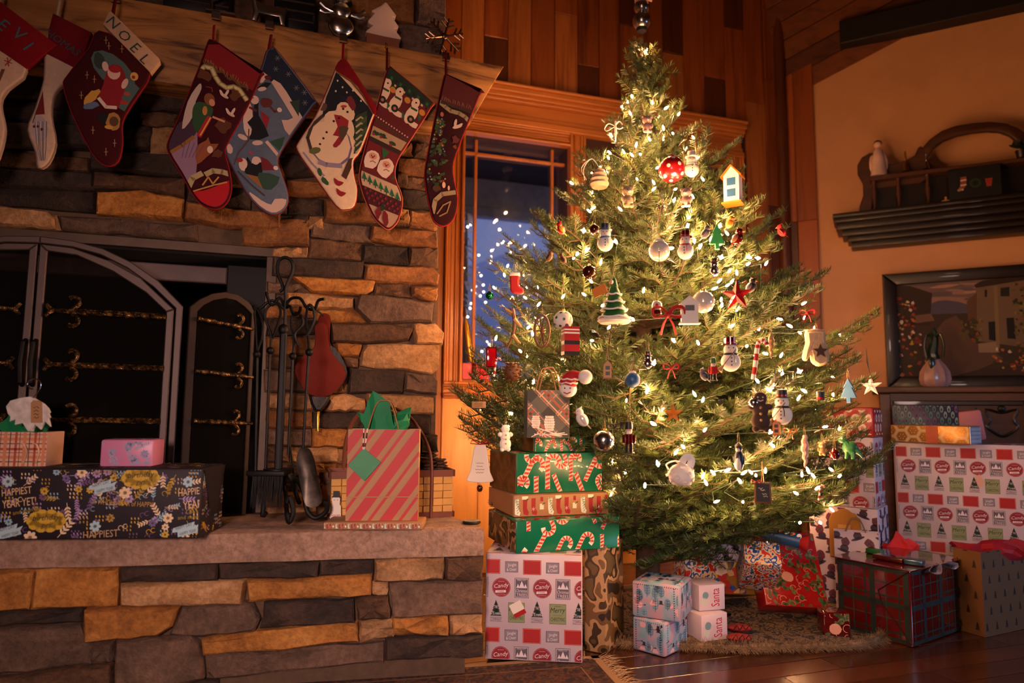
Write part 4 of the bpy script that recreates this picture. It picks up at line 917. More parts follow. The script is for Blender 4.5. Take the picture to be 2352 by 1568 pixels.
def o_antler(t, h):
 for sx, P in [(0, [(0, 0, .5), (.06, 0, .2), (.02, 0, -.15), (-.12, 0, -.5)]), (1, [(.02, 0, -.15), (.14, 0, -.3), (.22, 0, -.36)]), (2, [(.05, 0, .25), (.2, 0, .08), (.24, 0, .06)]), (3, [(0, 0, .4), (-.18, 0, .5)])]:
  mb = MB(); Q = smooth_path([Vector(p) * h for p in P], 4); mb.tube(Q, [.06 * h * (1 - .75 * i / (len(Q) - 1)) for i in range(len(Q))], 7); mb.build('tine', M_TAN if sx else M_BROWN, t)
def o_cone(t, h, m=M_BROWN):
 MB().sph((0, 0, 0), .36 * h, (1, 1, 1.2), 12, 8).build('core', m, t)
 for r in range(6):
  z_ = -.38 + r * .15; R = .4 * math.sqrt(max(.05, 1 - (z_ / .5) ** 2))
  for j in range(8):
   a = j * PI / 4 + r * .39; mb = MB(); d = Vector((math.cos(a), math.sin(a), .25)); mb.sph(Vector((math.cos(a) * R, math.sin(a) * R, z_)) * h, .09 * h, (1, 1, .4), 6, 4, M=d.to_track_quat('Y', 'Z').to_matrix()); mb.build('scale', m, t)
def o_icicle(t, h, m=M_SILV, w=.09):
 mb = MB(); n = 16; mb.tube([(.02 * h * math.sin(i * 1.6), .02 * h * math.cos(i * 1.6), (.5 - i / n) * h) for i in range(n + 1)], [w * h * (1 - .8 * abs(i / n - .35) / .65) for i in range(n + 1)], 8); mb.build('drop', m, t); hanger(t, .5 * h)
def o_globe(t, h):
 MB().sph((0, 0, .1 * h), .36 * h, n=16, rings=10).build('glass_ball', M_PEARL, t)
 MB().lathe([(.3 * h, -.48 * h), (.34 * h, -.4 * h), (.24 * h, -.2 * h)], 14).build('foot', M_DKRED, t); MB().sph((0, -.3 * h, .1 * h), .12 * h, n=8, rings=6).build('figure', M_REDF, t); hanger(t, .46 * h)
def o_penguin(t, h):
 mb = MB(); mb.sph((0, 0, -.12 * h), .2 * h, (.85, .8, 1.8), 14, 10); mb.sph((0, 0, .28 * h), .13 * h, n=12, rings=8); mb.build('body', M_NAVY, t)
 mb = MB(); mb.sph((0, -.06 * h, -.2 * h), .16 * h, (.75, .75, 1.7), 12, 9); mb.sph((0, -.05 * h, .25 * h), .09 * h, n=10, rings=7); mb.build('belly', M_WHITE, t)
 MB().tube([(0, -.12 * h, .27 * h), (0, -.2 * h, .25 * h)], [.03 * h, .004 * h], 6).build('beak', M_ORNG, t); MB().lathe([(.14 * h, .36 * h), (.1 * h, .42 * h), (.01 * h, .5 * h)], 10).build('cap', M_BLACK, t)
 for sx in (-1, 1): MB().sph((sx * .17 * h, 0, -.1 * h), .06 * h, (.5, .8, 2.6), 8, 6).build('wing', M_NAVY, t)
 hanger(t, .5 * h)
def o_hat(t, h, m=M_BLACK):
 MB().lathe([(.6 * h, -.45 * h), (.6 * h, -.38 * h), (.36 * h, -.36 * h), (.38 * h, .45 * h), (.02 * h, .5 * h)], 16).build('hat', m, t); MB().lathe([(.372 * h, -.33 * h), (.376 * h, -.12 * h)], 16).build('band', M_REDF, t)
def o_nut(t, h, coat=M_REDF, hat=M_GREEN, leg=M_BLACK):
 for sx in (-1, 1): mb = MB(); cyl(mb, (sx * .07 * h, 0, -.36 * h), .055 * h, .28 * h, 8); mb.build('leg', leg, t); mb = MB(); cyl(mb, (sx * .17 * h, 0, -.08 * h), .04 * h, .26 * h, 8); mb.build('arm', coat, t)
 mb = MB(); cyl(mb, (0, 0, -.08 * h), .14 * h, .32 * h, 12); mb.build('coat', coat, t); MB().sph((0, 0, .17 * h), .11 * h, n=12, rings=8).build('face', M_PINK, t)
 MB().lathe([(.13 * h, .23 * h), (.11 * h, .46 * h), (.02 * h, .5 * h)], 12).build('hat', hat, t); MB().sph((0, -.09 * h, .1 * h), .07 * h, (1, .6, 1.2), 8, 6).build('beard', M_WHITE, t)
 MB().lathe([(.18 * h, -.52 * h), (.18 * h, -.49 * h)], 10).build('base', M_BLACK, t); hanger(t, .5 * h)
def o_lantern(t, h):
 k_ = mat('red_glass', '#c8101c', .1, coat=.6, trans=.5); MB().box((0, 0, 0), (.46 * h, .42 * h, .9 * h), bev=.03 * h).build('glass_box', k_, t)
 for sx in (-1, 1):
  for sy in (-1, 1): MB().box((sx * .23 * h, sy * .21 * h, 0), (.03 * h, .03 * h, .96 * h)).build('edge', M_DKRED, t, smooth=0)
 mb = MB(); mb.box((0, 0, .48 * h), (.5 * h, .46 * h, .04 * h)); mb.box((0, 0, -.48 * h), (.5 * h, .46 * h, .04 * h)); mb.build('rims', M_DKRED, t, smooth=0); hanger(t, .5 * h, .05, M_GOLD)
def o_chalk(t, h):
 MB().box((0, .0, 0), (.78 * h, .06 * h, h), bev=.015 * h).build('frame', M_BROWN, t); MB().box((0, -.031 * h, 0), (.62 * h, .02 * h, .84 * h)).build('slate', M_BLACK, t, smooth=0)
 for i, (x, z_) in enumerate([(-.1, .2), (.0, .12), (.08, -.06), (.12, -.16)]): MB().tube([((x - .1 + .05 * j) * h, -.044 * h, (z_ + .03 * math.sin(j * 2.1 + i)) * h) for j in range(5)], .012 * h, 4).build('chalk_mark', M_WHITE, t)
 for sx in (-1, 1): MB().tube([(-.3 * h, -.05 * h, .5 * h), (-.3 * h + sx * .2 * h, -.1 * h, .6 * h), (-.3 * h + sx * .22 * h, -.08 * h, .42 * h), (-.3 * h, -.05 * h, .5 * h)], .06 * h, 6, flat=.3).build('bow_loop', M_REDF, t)
 hanger(t, .5 * h, .06, M_ORNG)
def o_beast(t, h, m=M_GREEN):
 mb = MB(); mb.sph((.05 * h, 0, -.05 * h), .24 * h, (1.2, .7, 1.1), 14, 9); mb.sph((-.2 * h, -.05 * h, .25 * h), .13 * h, (1.4, .8, .9), 12, 8); mb.tube([(-.02 * h, 0, .05 * h), (-.12 * h, -.03 * h, .22 * h)], [.17 * h, .1 * h], 8)
 mb.tube([(.25 * h, 0, -.1 * h), (.42 * h, .02 * h, -.3 * h), (.5 * h, 0, -.46 * h)], [.13 * h, .07 * h, .01 * h], 8); mb.build('body', m, t)
 for sx in (-1, 1): MB().tube([(sx * .1 * h + .05 * h, -.05 * h, -.2 * h), (sx * .12 * h + .03 * h, -.06 * h, -.48 * h)], [.09 * h, .07 * h], 7).build('leg', m, t); MB().sph((-.22 * h, -.05 * h + sx * .09 * h, .31 * h), .025 * h, n=6, rings=4).build('eye', M_WHITE, t)
 hanger(t, .38 * h)
def o_bear(t, h, m=M_PINK, hat=None):
 mb = MB(); mb.sph((0, 0, .22 * h), .25 * h, (1, .9, .95), 14, 9); mb.sph((0, 0, -.2 * h), .24 * h, (1, .85, 1.15), 14, 9); mb.build('body', m, t)
 for sx in (-1, 1):
  MB().sph((sx * .2 * h, 0, .42 * h), .085 * h, (1, .6, 1), 10, 7).build('ear', m, t); MB().sph((sx * .08 * h, -.21 * h, .26 * h), .025 * h, n=6, rings=4).build('eye', M_BLACK, t)
  MB().sph((sx * .25 * h, -.06 * h, -.1 * h), .09 * h, (.8, .8, 1.5), 10, 7).build('arm', m, t); MB().sph((sx * .14 * h, -.1 * h, -.42 * h), .1 * h, n=10, rings=7).build('foot', m, t)
 MB().sph((0, -.22 * h, .17 * h), .07 * h, n=8, rings=6).build('muzzle', M_WHITE, t); hanger(t, .45 * h)
def o_elf(t, h):
 MB().sph((0, 0, -.22 * h), .3 * h, (1.1, .8, .95), 16, 10).build('face', M_WHITE, t); MB().tube(smooth_path([(-.02 * h, 0, -.05 * h), (.1 * h, 0, .25 * h), (.42 * h, -.02 * h, .3 * h), (.6 * h, -.05 * h, .2 * h)], 4), [.33 * h, .32 * h, .3 * h, .27 * h, .23 * h, .2 * h, .17 * h, .14 * h, .12 * h, .1 * h, .08 * h, .07 * h, .06 * h], 12).build('hat', M_REDF, t)
 for i in range(2):
  MB().tube([(.33 * h * math.cos(a) - .0 * h + .05 * i * h, .3 * h * math.sin(a), (.0 + .14 * i) * h + .02 * h * math.sin(a * 7)) for a in [j * PI / 12 for j in range(24)]], .03 * h, 5, closed=True).build('zigzag_band', M_WHITE, t)
 MB().sph((.66 * h, -.08 * h, .22 * h), .26 * h, n=14, rings=9).build('pompom', M_WHITE, t)
 for sx in (-1, 1): MB().sph((sx * .1 * h + .04 * h, -.24 * h, -.18 * h), .03 * h, n=6, rings=4).build('eye', M_BLACK, t)
 MB().tube([(-.1 * h, -.24 * h, -.33 * h), (.03 * h, -.25 * h, -.38 * h), (.16 * h, -.23 * h, -.32 * h)], .018 * h, 5).build('mouth', M_REDF, t)
def o_dove(t, h):
 MB().sph((0, 0, -.12 * h), .36 * h, (1.1, 1, .95), 16, 10).build('ball', M_WHITE, t)
 for i in range(16): a = i * 2.4; b = -.9 + i * .11; d = Vector((math.cos(a) * math.cos(b), math.sin(a) * math.cos(b), math.sin(b))); MB().lathe([(.075 * h, 0), (.06 * h, .03 * h), (.03 * h, .02 * h)], 8, M=d.to_track_quat('Z', 'Y').to_matrix(), c=Vector((d.x * 1.08, d.y, d.z)) * .35 * h + Vector((0, 0, -.12 * h))).build('rosette', M_WHITE, t)
 for sx, P in [(1, [(0, 0, .2), (.12, -.1, .42), (.3, -.05, .34), (.24, -.05, .12)]), (-1, [(0, 0, .2), (-.2, -.1, .3), (-.45, -.08, .2), (-.4, -.1, .05)]), (0, [(0, -.05, .18), (-.3, -.2, -.02), (-.5, -.2, -.12)])]:
  MB().tube(smooth_path([Vector(p) * h for p in P], 4), .11 * h, 6, flat=.2).build('ribbon', M_RIB, t)
def o_leaf(t, h, m=M_GREEN): o_flat(t, h, [(0, .5), (.2, .1), (.14, .1), (.3, -.3), (.08, -.3), (.08, -.5), (-.08, -.5), (-.08, -.3), (-.3, -.3), (-.14, .1), (-.2, .1)], m, .1, .02, 'tree_shape'); hanger(t, .5 * h)
def o_ribfig(t, h):
 MB().tube([(0, 0, .5 * h), (.01 * h, 0, 0), (0, 0, -.5 * h)], [.05 * h, .07 * h, .02 * h], 8).build('stem', M_WHITE, t)
 for P in [[(0, -.02, .3), (.2, -.05, .45), (.34, 0, .3)], [(0, -.02, .25), (-.3, -.05, .4), (-.5, 0, .2), (-.4, 0, .08), (-.2, 0, .15), (0, -.02, .25)], [(0, -.02, .2), (.2, 0, .1), (.36, 0, .16)]]:
  MB().tube(smooth_path([Vector(p) * h for p in P], 4), .04 * h, 6, flat=.35).build('ribbon', M_RIB, t)
def o_hive(t, h):
 MB().lathe([(.3 * h, -.45 * h), (.38 * h, -.3 * h), (.33 * h, -.2 * h), (.36 * h, -.1 * h), (.28 * h, 0), (.3 * h, .1 * h), (.2 * h, .2 * h), (.2 * h, .26 * h), (.04 * h, .36 * h)], 16).build('hive', M_BEIGE, t)
 for k_ in (0, 1): MB().tube(smooth_path([(0, 0, .36 * h), (-.3 * h, -.05 * h, .75 * h), (-.62 * h - .1 * h * k_, -.05 * h, .4 * h), (-.6 * h + .08 * h * k_, -.05 * h, -.1 * h)], 4), .03 * h, 5, flat=.4).build('ribbon', M_RIB, t)
def o_tag(t, h):
 MB().box((0, 0, 0), (2 * h, .1 * h, .9 * h), bev=.03 * h).build('tag', M_TAN, t)
 for i in range(3): MB().tube([((-.6 + .3 * j) * h, -.056 * h, (.2 - .2 * i + .05 * math.sin(j * 2 + i)) * h) for j in range(5)], .03 * h, 4).build('writing', M_BROWN, t)
 hanger(t, .4 * h)
CX = {'a': (1000, 0, .3827), 'b': (1000, 500, .2551), 'c': (1480, 450, .287), 'd': (1500, 820, .2934), 'e': (1000, 820, .2934)}
ORN = [
 ('a', 1080, 790, 50, o_ribfig, {}, 'white_bow_ornament', 'white ribbon-bow ornament high on the left of the crown', 'ornament'),
 ('a', 1270, 745, 44, o_bear, {}, 'bear_ornament', 'small pinkish bear ornament near the top of the tree', 'ornament'),
 ('a', 1418, 1010, 66, o_ball, dict(m=M_RED, cap=M_REDF, spots=M_WHITE), 'bauble', 'large glossy red bauble with white circles near the treetop', 'bauble'),
 ('a', 1538, 985, 62, o_snowman, dict(hat=M_WHITE, scarf=M_WHITE, band=M_WHITE), 'snowman_ornament', 'all-white snowman ornament beside the red bauble near the treetop', 'ornament'),
 ('a', 1785, 1110, 88, o_house, dict(wall=M_WHITE, roof=M_ORNG, pane=M_BLUE, w=.4), 'birdhouse_ornament', 'tall white birdhouse with orange roof and blue windows', 'ornament'),
 ('a', 985, 1060, 58, o_hive, {}, 'beehive_ornament', 'beige ribbed bell-shaped ornament with looping white ribbon at left', 'ornament'),
 ('a', 1155, 1180, 54, o_bear, dict(m=M_BEIGE), 'bear_ornament', 'beige bear ornament left of the small red bell, upper crown', 'ornament'),
 ('a', 1505, 1185, 48, o_bear, dict(m=M_PINK), 'bear_ornament', 'pink bear ornament right of the small red bell, upper crown', 'ornament'),
 ('a', 1352, 1240, 22, o_jingle, dict(m=M_DKRED), 'jingle_bell', 'tiny dark red jingle bell in the upper middle of the tree', 'bell'),
 ('a', 1020, 1425, 66, o_snowman, dict(hat=M_NAVY, band=M_BLUE, scarf=M_BLUE), 'snowman_ornament', 'snowman ornament with navy top hat and blue scarf', 'ornament'),
 ('a', 955, 1375, 26, o_ball, dict(m=M_GLASSB), 'bauble', 'small brown glass ball beside the blue-scarfed snowman', 'bauble'),
 ('a', 1343, 1490, 66, o_jingle, dict(m=M_PEARL, hat=M_WHITE), 'jingle_bell', 'large pearly white jingle bell with snowy cap', 'bell'),
 ('a', 1500, 1470, 68, o_snowman, dict(hat=M_DKRED, scarf=M_RED), 'snowman_ornament', 'snowman ornament with dark red top hat and red scarf', 'ornament'),
 ('a', 1690, 1420, 60, o_leaf, dict(m=mat('bright_green', '#2c9a48', .5)), 'flat_tree_ornament', 'flat bright green tree-shaped ornament', 'ornament'),
 ('a', 1810, 1425, 44, o_bird, dict(m=M_DKRED, wing=M_BROWN), 'bird_ornament', 'dark red and brown glass bird ornament on the right of the crown', 'ornament'),
 ('a', 1765, 1335, 30, o_bird, dict(m=M_ORNG, wing=M_ORNG), 'bird_ornament', 'small orange bird ornament above the brown glass bird', 'ornament'),
 ('a', 2080, 1385, 32, o_bird, dict(m=M_REDF, wing=M_DKRED, sx=-1), 'cardinal_ornament', 'red cardinal perched on the far right branch tip by the boarded wall', 'ornament'),
 ('a', 1620, 1395, 34, o_bird, dict(m=M_GREY, wing=M_GREY), 'bird_ornament', 'small grey bird ornament left of the flat green tree', 'ornament'),
 ('a', 755, 1372, 32, o_bird, dict(m=M_RED, wing=M_YEL, sx=-1), 'parrot_ornament', 'red and yellow bird ornament against the window muntin', 'ornament'),
 ('b', 487, 692, 24, o_jingle, dict(m=M_GREENG), 'jingle_bell', 'shiny green jingle bell hanging on a white ribbon before the window', 'bell'),
 ('b', 715, 590, 48, o_boot, {}, 'boot_ornament', 'small red boot ornament with white cuff at the left edge', 'ornament'),
 ('b', 1025, 350, 26, o_bird, dict(m=M_BROWN, wing=M_CHOC), 'robin_ornament', 'left of two little brown birds on the left branches', 'ornament'),
 ('b', 1150, 370, 26, o_bird, dict(m=M_BROWN, wing=M_CHOC, sx=-1), 'robin_ornament', 'right of two little brown birds on the left branches', 'ornament'),
 ('b', 1385, 485, 36, o_ball, dict(m=M_GLASSB), 'bauble', 'dark brown glass ball in the left middle of the tree', 'bauble'),
 ('b', 1610, 740, 108, o_fir, {}, 'tree_ornament', 'large dark green Christmas tree ornament with snowy base and orange sign', 'ornament'),
 ('b', 690, 1000, 92, o_antler, {}, 'antler_ornament', 'brown branching antler ornament at the left', 'ornament'),
 ('b', 960, 1020, 80, o_wheel, {}, 'wheel_ornament', 'brown spoked wheel ornament beside the antler', 'ornament'),
 ('b', 1150, 915, 48, o_ball, dict(m=M_WHITE, spots=M_GREEN), 'bauble', 'white ball with green marks above the red striped box', 'bauble'),
 ('b', 1215, 1110, 64, o_suitbox, {}, 'santa_suit_box', 'red box ornament with white stripes and black belt', 'ornament'),
 ('b', 502, 1258, 46, o_lantern, {}, 'lantern_ornament', 'red glass lantern-like box hanging at the left edge before the window', 'ornament'),
 ('b', 1995, 805, 34, o_globe, {}, 'snow_globe_ornament', 'tiny snow globe ornament with dark red foot in the middle', 'ornament'),
 ('b', 2095, 900, 78, o_bow, {}, 'red_bow', 'big red ribbon bow with tails in the middle of the tree', 'bow'),
 ('b', 1915, 1280, 40, o_snowman, dict(body=M_SILV, scarf=M_DKRED), 'snowman_ornament', 'small silver snowman with black hat in the middle of the tree', 'ornament'),
 ('b', 1550, 1360, 42, o_house, dict(), 'birdhouse_ornament', 'small plain wooden birdhouse left of the blue bell ornament', 'ornament'),
 ('b', 1775, 1440, 46, o_jingle, dict(m=M_BLUE, hat=M_WHITE), 'jingle_bell', 'blue and white round bell in the middle of the tree', 'bell'),
 ('b', 1195, 1490, 62, o_elf, {}, 'elf_ornament', 'white face in a red zigzag hat with huge white pompom', 'ornament'),
 ('b', 690, 1385, 50, o_cone, {}, 'pine_cone_ornament', 'dark brown pine cone ball left of the plaid bag handle', 'ornament'),
 ('b', 545, 1345, 42, o_cane, {}, 'candy_cane', 'short striped candy cane below the red lantern', 'candy cane'),
 ('e', 350, 835, 86, o_bell, {}, 'bell_tag_ornament', 'flat white bell ornament with handwriting, red bow and brown clapper', 'ornament'),
 ('e', 548, 630, 58, o_ginger, dict(m=M_WHITE), 'gingerbread_ornament', 'white smiling gingerbread figure beside the flat white bell', 'ornament'),
 ('e', 1150, 475, 46, o_bird, dict(m=M_WHITE, wing=M_PEARL, sx=-1), 'bird_ornament', 'white bird ornament right of the plaid bag', 'ornament'),
 ('e', 1320, 645, 52, o_ball, dict(m=M_SILV, spots=M_BLACK), 'bauble', 'silver ball with black spots right of the small green gift', 'bauble'),
 ('e', 1405, 560, 34, o_bow, dict(m=M_BLACK, tails=False), 'black_bow', 'black bow above the spotted silver ball', 'bow'),
 ('e', 1515, 620, 70, o_nut, dict(coat=M_DKRED, hat=M_BLACK), 'nutcracker_ornament', 'dark red nutcracker in the shade right of the spotted ball', 'ornament'),
 ('e', 1860, 440, 46, o_star, dict(m=M_ORNG), 'star_ornament', 'orange star ornament lit by a bulb in the lower middle', 'star'),
 ('e', 1925, 890, 74, o_dove, {}, 'rosette_ball', 'large white rosette ball with a white ribbon, low in the middle', 'ornament'),
 ('e', 340, 372, 16, o_tag, {}, 'wooden_tag', 'small pale wooden tag with writing at the left edge', 'tag'),
 ('c', 470, 840, 56, o_ball, dict(m=M_PEARL), 'bauble', 'glowing pearl-white glass ball beside the red star', 'bauble'),
 ('c', 740, 795, 72, o_star, dict(m=M_RED), 'star_ornament', 'large faceted red star ornament', 'star'),
 ('c', 360, 910, 62, o_house, dict(wall=M_WHITE, roof=M_WHITE, pane=M_GREY, w=.6, rows=1), 'snowy_house_ornament', 'snowy white house ornament left of the pearl ball', 'ornament'),
 ('c', 690, 1265, 80, o_snowman, dict(hat=M_DKRED, scarf=M_BLACK, broom=True), 'snowman_ornament', 'tall white snowman with broom and dark red hat, right middle', 'ornament'),
 ('c', 1380, 1215, 80, o_mitten, {}, 'mitten_ornament', 'beige felt mitten with a brown star at the right edge', 'ornament'),
 ('c', 480, 1430, 32, o_bird, dict(m=M_GREY, wing=M_NAVY, beak=M_BLACK, sx=-1), 'bird_ornament', 'dark blue-grey bird beside the green-hatted nutcracker', 'ornament'),
 ('c', 552, 1380, 52, o_nut, {}, 'nutcracker_ornament', 'little nutcracker with red coat and green hat', 'ornament'),
 ('c', 905, 1310, 88, o_cane, {}, 'candy_cane', 'long red and white candy cane in the right middle', 'candy cane'),
 ('c', 1015, 1200, 54, o_icicle, dict(m=M_TAN, w=.14), 'carved_ornament', 'slim tan carved wooden drop right of the long candy cane', 'ornament'),
 ('c', 215, 1390, 40, o_bow, {}, 'red_bow', 'small red bow left of the dark blue-grey bird', 'bow'),
 ('c', 1812, 1520, 46, o_star, dict(m=M_WHITE, rib=M_BRIB, text=True), 'star_ornament', 'white star on a long black ribbon at the far right tip', 'star'),
 ('c', 850, 720, 38, o_bird, dict(m=M_BLACK, wing=M_GREY), 'bird_ornament', 'black bird ornament right above the red star', 'ornament'),
 ('c', 560, 570, 42, o_snowman, dict(body=M_SILV, scarf=M_NAVY), 'snowman_ornament', 'small silver snowman in the right upper middle of the tree', 'ornament'),
 ('c', 1305, 950, 34, o_bow, {}, 'red_bow', 'red bow above the beige mitten at the right edge', 'bow'),
 ('d', 840, 425, 88, o_ginger, {}, 'gingerbread_ornament', 'dark brown gingerbread man with tan buttons', 'ornament'),
 ('d', 1010, 390, 80, o_snowman, dict(scarf=M_BLACK, broom=True), 'snowman_ornament', 'white snowman with black hat and broom, lower right', 'ornament'),
 ('d', 785, 345, 30, o_jingle, dict(m=M_SILV), 'jingle_bell', 'silver jingle bell beside the gingerbread man', 'bell'),
 ('d', 672, 780, 66, o_penguin, {}, 'penguin_ornament', 'slim navy and white penguin low on the tree', 'ornament'),
 ('d', 1190, 740, 72, o_icicle, dict(m=M_PINK, w=.12), 'icicle_ornament', 'pale pink twisted icicle on the lower right', 'ornament'),
 ('d', 860, 1060, 46, o_chalk, {}, 'chalkboard_ornament', 'tiny chalkboard with red bow low on the tree', 'ornament'),
 ('d', 1530, 700, 56, o_beast, {}, 'dinosaur_ornament', 'green long-tailed animal ornament on the right side', 'ornament'),
 ('d', 1325, 715, 30, o_bear, dict(m=M_TAN), 'bear_ornament', 'tiny tan bear left of the green animal', 'ornament'),
 ('d', 1420, 750, 30, o_jingle, dict(m=M_DKRED), 'jingle_bell', 'dark red jingle bell beside the green animal ornament', 'bell'),
 ('d', 1310, 305, 22, o_hat, {}, 'top_hat_ornament', 'tiny black top hat ornament on the right', 'ornament'),
 ('d', 1530, 260, 56, o_leaf, dict(m=M_BLUE), 'flat_tree_ornament', 'flat blue ornament left of the white star at the right', 'ornament'),
 ('d', 965, 545, 36, o_house, dict(wall=M_ORNG, roof=M_BROWN), 'birdhouse_ornament', 'orange little house under the broom snowman, lower right', 'ornament'),
 ('d', 1310, 1060, 34, o_cane, {}, 'candy_cane', 'small candy cane low on the right side', 'candy cane'),
 ('d', 1070, 590, 30, o_bow, dict(m=M_ORNG), 'orange_bow', 'orange bow on the lower right branches', 'bow'),
]
ro = random.Random(8)
for c_key, x, y, hp, fn, kw, nm, lb, ct in ORN:
 ox, oy, kk = CX[c_key]; px, py = ox + x * kk, oy + y * kk
 p = on_tree(px, py, 1.0); d = (p - CAM); p = p - d.normalized() * .02; h = hp / FPX * p.y * 1.02
 t = thing(nm, lb, ct, tuple(p), -math.atan2(p.x, p.y) + ro.uniform(-.3, .3), group='ornaments on the Christmas tree', local=True)
 fn(t, h, **kw)
# topper of stacked silver balls
tp = at(1474, 66, TY); t = thing('tree_topper', 'silver stacked-ball tree topper on the very tip', 'tree topper', tuple(tp), 0, local=True)
mb = MB(); r1 = .040; mb.sph((0, 0, r1 * .85), r1, n=20, rings=12); mb.build('lower_ball', M_SILV, t)
MB().sph((.001, 0, r1 * 2.42), r1 * .84, n=20, rings=12).build('upper_ball', M_SILV, t)
MB().sph((.001, 0, r1 * 3.7), r1 * .66, n=18, rings=11).build('head_ball', M_SILV, t)
MB().lathe([(r1 * .5, -.012), (r1 * .6, .004), (r1 * .5, .012)], 14).build('socket', M_BLACK, t)
mb = MB(); mb.tube([(math.cos(a) * r1 * .6, math.sin(a) * r1 * .6, r1 * 3.15) for a in [i * PI / 7 for i in range(14)]], r1 * .16, 6, closed=True); mb.tube([(r1 * .4, -r1 * .4, r1 * 3.1), (r1 * 1.0, -r1 * .6, r1 * 2.8)], r1 * .17, 6, flat=.5); mb.build('scarf', M_PINK, t)
# ------------------------------------------------------------------ wrapping-paper prints
RA = random.Random(77)
def P_candy(w, h, k=1.0, ph=0, vs=1.0):
 A = Art(); X = .066 * k; rows = [.072 * k * vs, .080 * k * vs, .082 * k * vs]; rows = [.058 * k * vs, .072 * k * vs, .082 * k * vs]; y = h - .012 * k; i = ph
 RD, GR, GN, LG, WH = '#8c1626', '#5f5662', '#1d3a2c', '#8a9468', '#e6d6dc'
 while y > -.06 * k:
  t = i % 3; rh = rows[t]; cy = y - rh / 2; n0 = -1; sh = [0, .5, .25][t] * X
  for n in range(n0, int(w / X) + 2):
   cx = n * X + sh + X * .28; even = n % 2 == 0
   A.ly = 0
   if t == 1 and even:
    A.ell(cx, cy, .030 * k, .030 * k, RD, 18); A.up().ring(cx, cy, .0275 * k, .0012 * k, '#c46a78'); A.text('Candy', cx, cy + .004 * k, .017 * k, WH, .12, wmax=.05 * k, shear=.25); A.rect(cx - .002 * k, cy - .0125 * k, .034 * k, .0075 * k, WH, .06).up().text('CANES', cx - .002 * k, cy - .0125 * k, .005 * k, RD, .06); A.rect(cx, cy + .019 * k, .02 * k, .0025 * k, '#c46a78').rect(cx, cy - .021 * k, .026 * k, .002 * k, '#c46a78')
   elif t == 1:
    A.rect(cx, cy, .046 * k, .062 * k, GR).up().rect(cx, cy, .042 * k, .058 * k, WH).up().rect(cx, cy, .039 * k, .055 * k, GR).up()
    for q, s in ((-.012, .013), (.012, .013), (0, .022)): A.conv([(cx + q * k - s * .42 * k, cy), (cx + q * k + s * .42 * k, cy), (cx + q * k, cy + s * k)], WH)
    A.text('FRESH CUT', cx, cy + .0245 * k, .004 * k, WH, wmax=.03 * k).text('Christmas', cx, cy - .0085 * k, .010 * k, WH, wmax=.036 * k, shear=.2).text('TREES', cx, cy - .021 * k, .009 * k, WH, wmax=.034 * k, sx=1.3)
   elif t == 2 and even:
    for q in range(5): A.conv([(cx - (.019 - .003 * q) * k, cy + (-.012 + .008 * q) * k), (cx + (.019 - .003 * q) * k, cy + (-.012 + .008 * q) * k), (cx, cy + (.008 + .0075 * q) * k)], GN)
    A.up().text('THE', cx, cy + .016 * k, .009 * k, WH, wmax=.010 * k).text('Tree', cx, cy - .0035 * k, .010 * k, WH, .1, wmax=.024 * k).rect(cx, cy - .0165 * k, .04 * k, .0012 * k, GR).text('COMPANY', cx, cy - .0225 * k, .0085 * k, '#3a3440', wmax=.036 * k).rect(cx, cy - .0285 * k, .04 * k, .0012 * k, GR)
   elif t == 2:
    A.rect(cx, cy, .053 * k, .062 * k, '#5d6a48').up().rect(cx, cy, .050 * k, .059 * k, LG).up().text('Merry', cx, cy + .010 * k, .020 * k, '#1e2c24', .05, wmax=.046 * k, shear=.25).text('CHRISTMAS', cx, cy - .016 * k, .012 * k, '#2e4234', wmax=.044 * k).rect(cx, cy + .024 * k, .02 * k, .002 * k, '#5d6a48').rect(cx, cy - .004 * k, .03 * k, .0012 * k, '#5d6a48')
   elif even:
    A.rect(cx, cy, .058 * k, .046 * k, '#b01818').up().rect(cx, cy, .055 * k, .043 * k, '#e0907a').up().rect(cx, cy, .053 * k, .041 * k, '#a81414')
   else:
    A.rect(cx, cy, .042 * k, .034 * k, GR).up().rect(cx, cy, .039 * k, .031 * k, '#8a818c').up().text('Jingle', cx + .001 * k, cy + .005 * k, .012 * k, WH, .1, wmax=.034 * k).text('& Cheer', cx, cy - .008 * k, .009 * k, WH, .1, wmax=.032 * k)
  y -= rh; i += 1
 return A
def cane_art(L):
 A = Art(); pts = []; r = .2
 for i in range(13): pts.append((0, -.5 + i * .8 / 12))
 for i in range(1, 13): a = PI - i / 12 * PI * 1.12; pts.append((r + r * math.cos(a), .3 + r * math.sin(a)))
 pts = [(x * L, y * L) for x, y in pts]; w = .15 * L
 A.line(pts, w * 1.12, '#f4ead0'); A.up()
 for i in range(0, len(pts) - 1, 2):
  a, b = pts[i], pts[i + 1]; dx, dy = b[0] - a[0], b[1] - a[1]; l = math.hypot(dx, dy); nx, ny = -dy / l * w / 2, dx / l * w / 2; s = .5 * l / l
  q = (dx * .8, dy * .8)
  A.conv([(a[0] + nx - q[0], a[1] + ny - q[1]), (a[0] - nx, a[1] - ny), (b[0] - nx, b[1] - ny), (b[0] + nx - q[0], b[1] + ny - q[1])], '#c01820')
  if i % 4 == 0: A.line([(b[0] + nx * .9 + dx * .1, b[1] + ny * .9 + dy * .1), (b[0] - nx * .9 + dx * .7, b[1] - ny * .9 + dy * .7)], w * .1, '#d8b838')
 return A
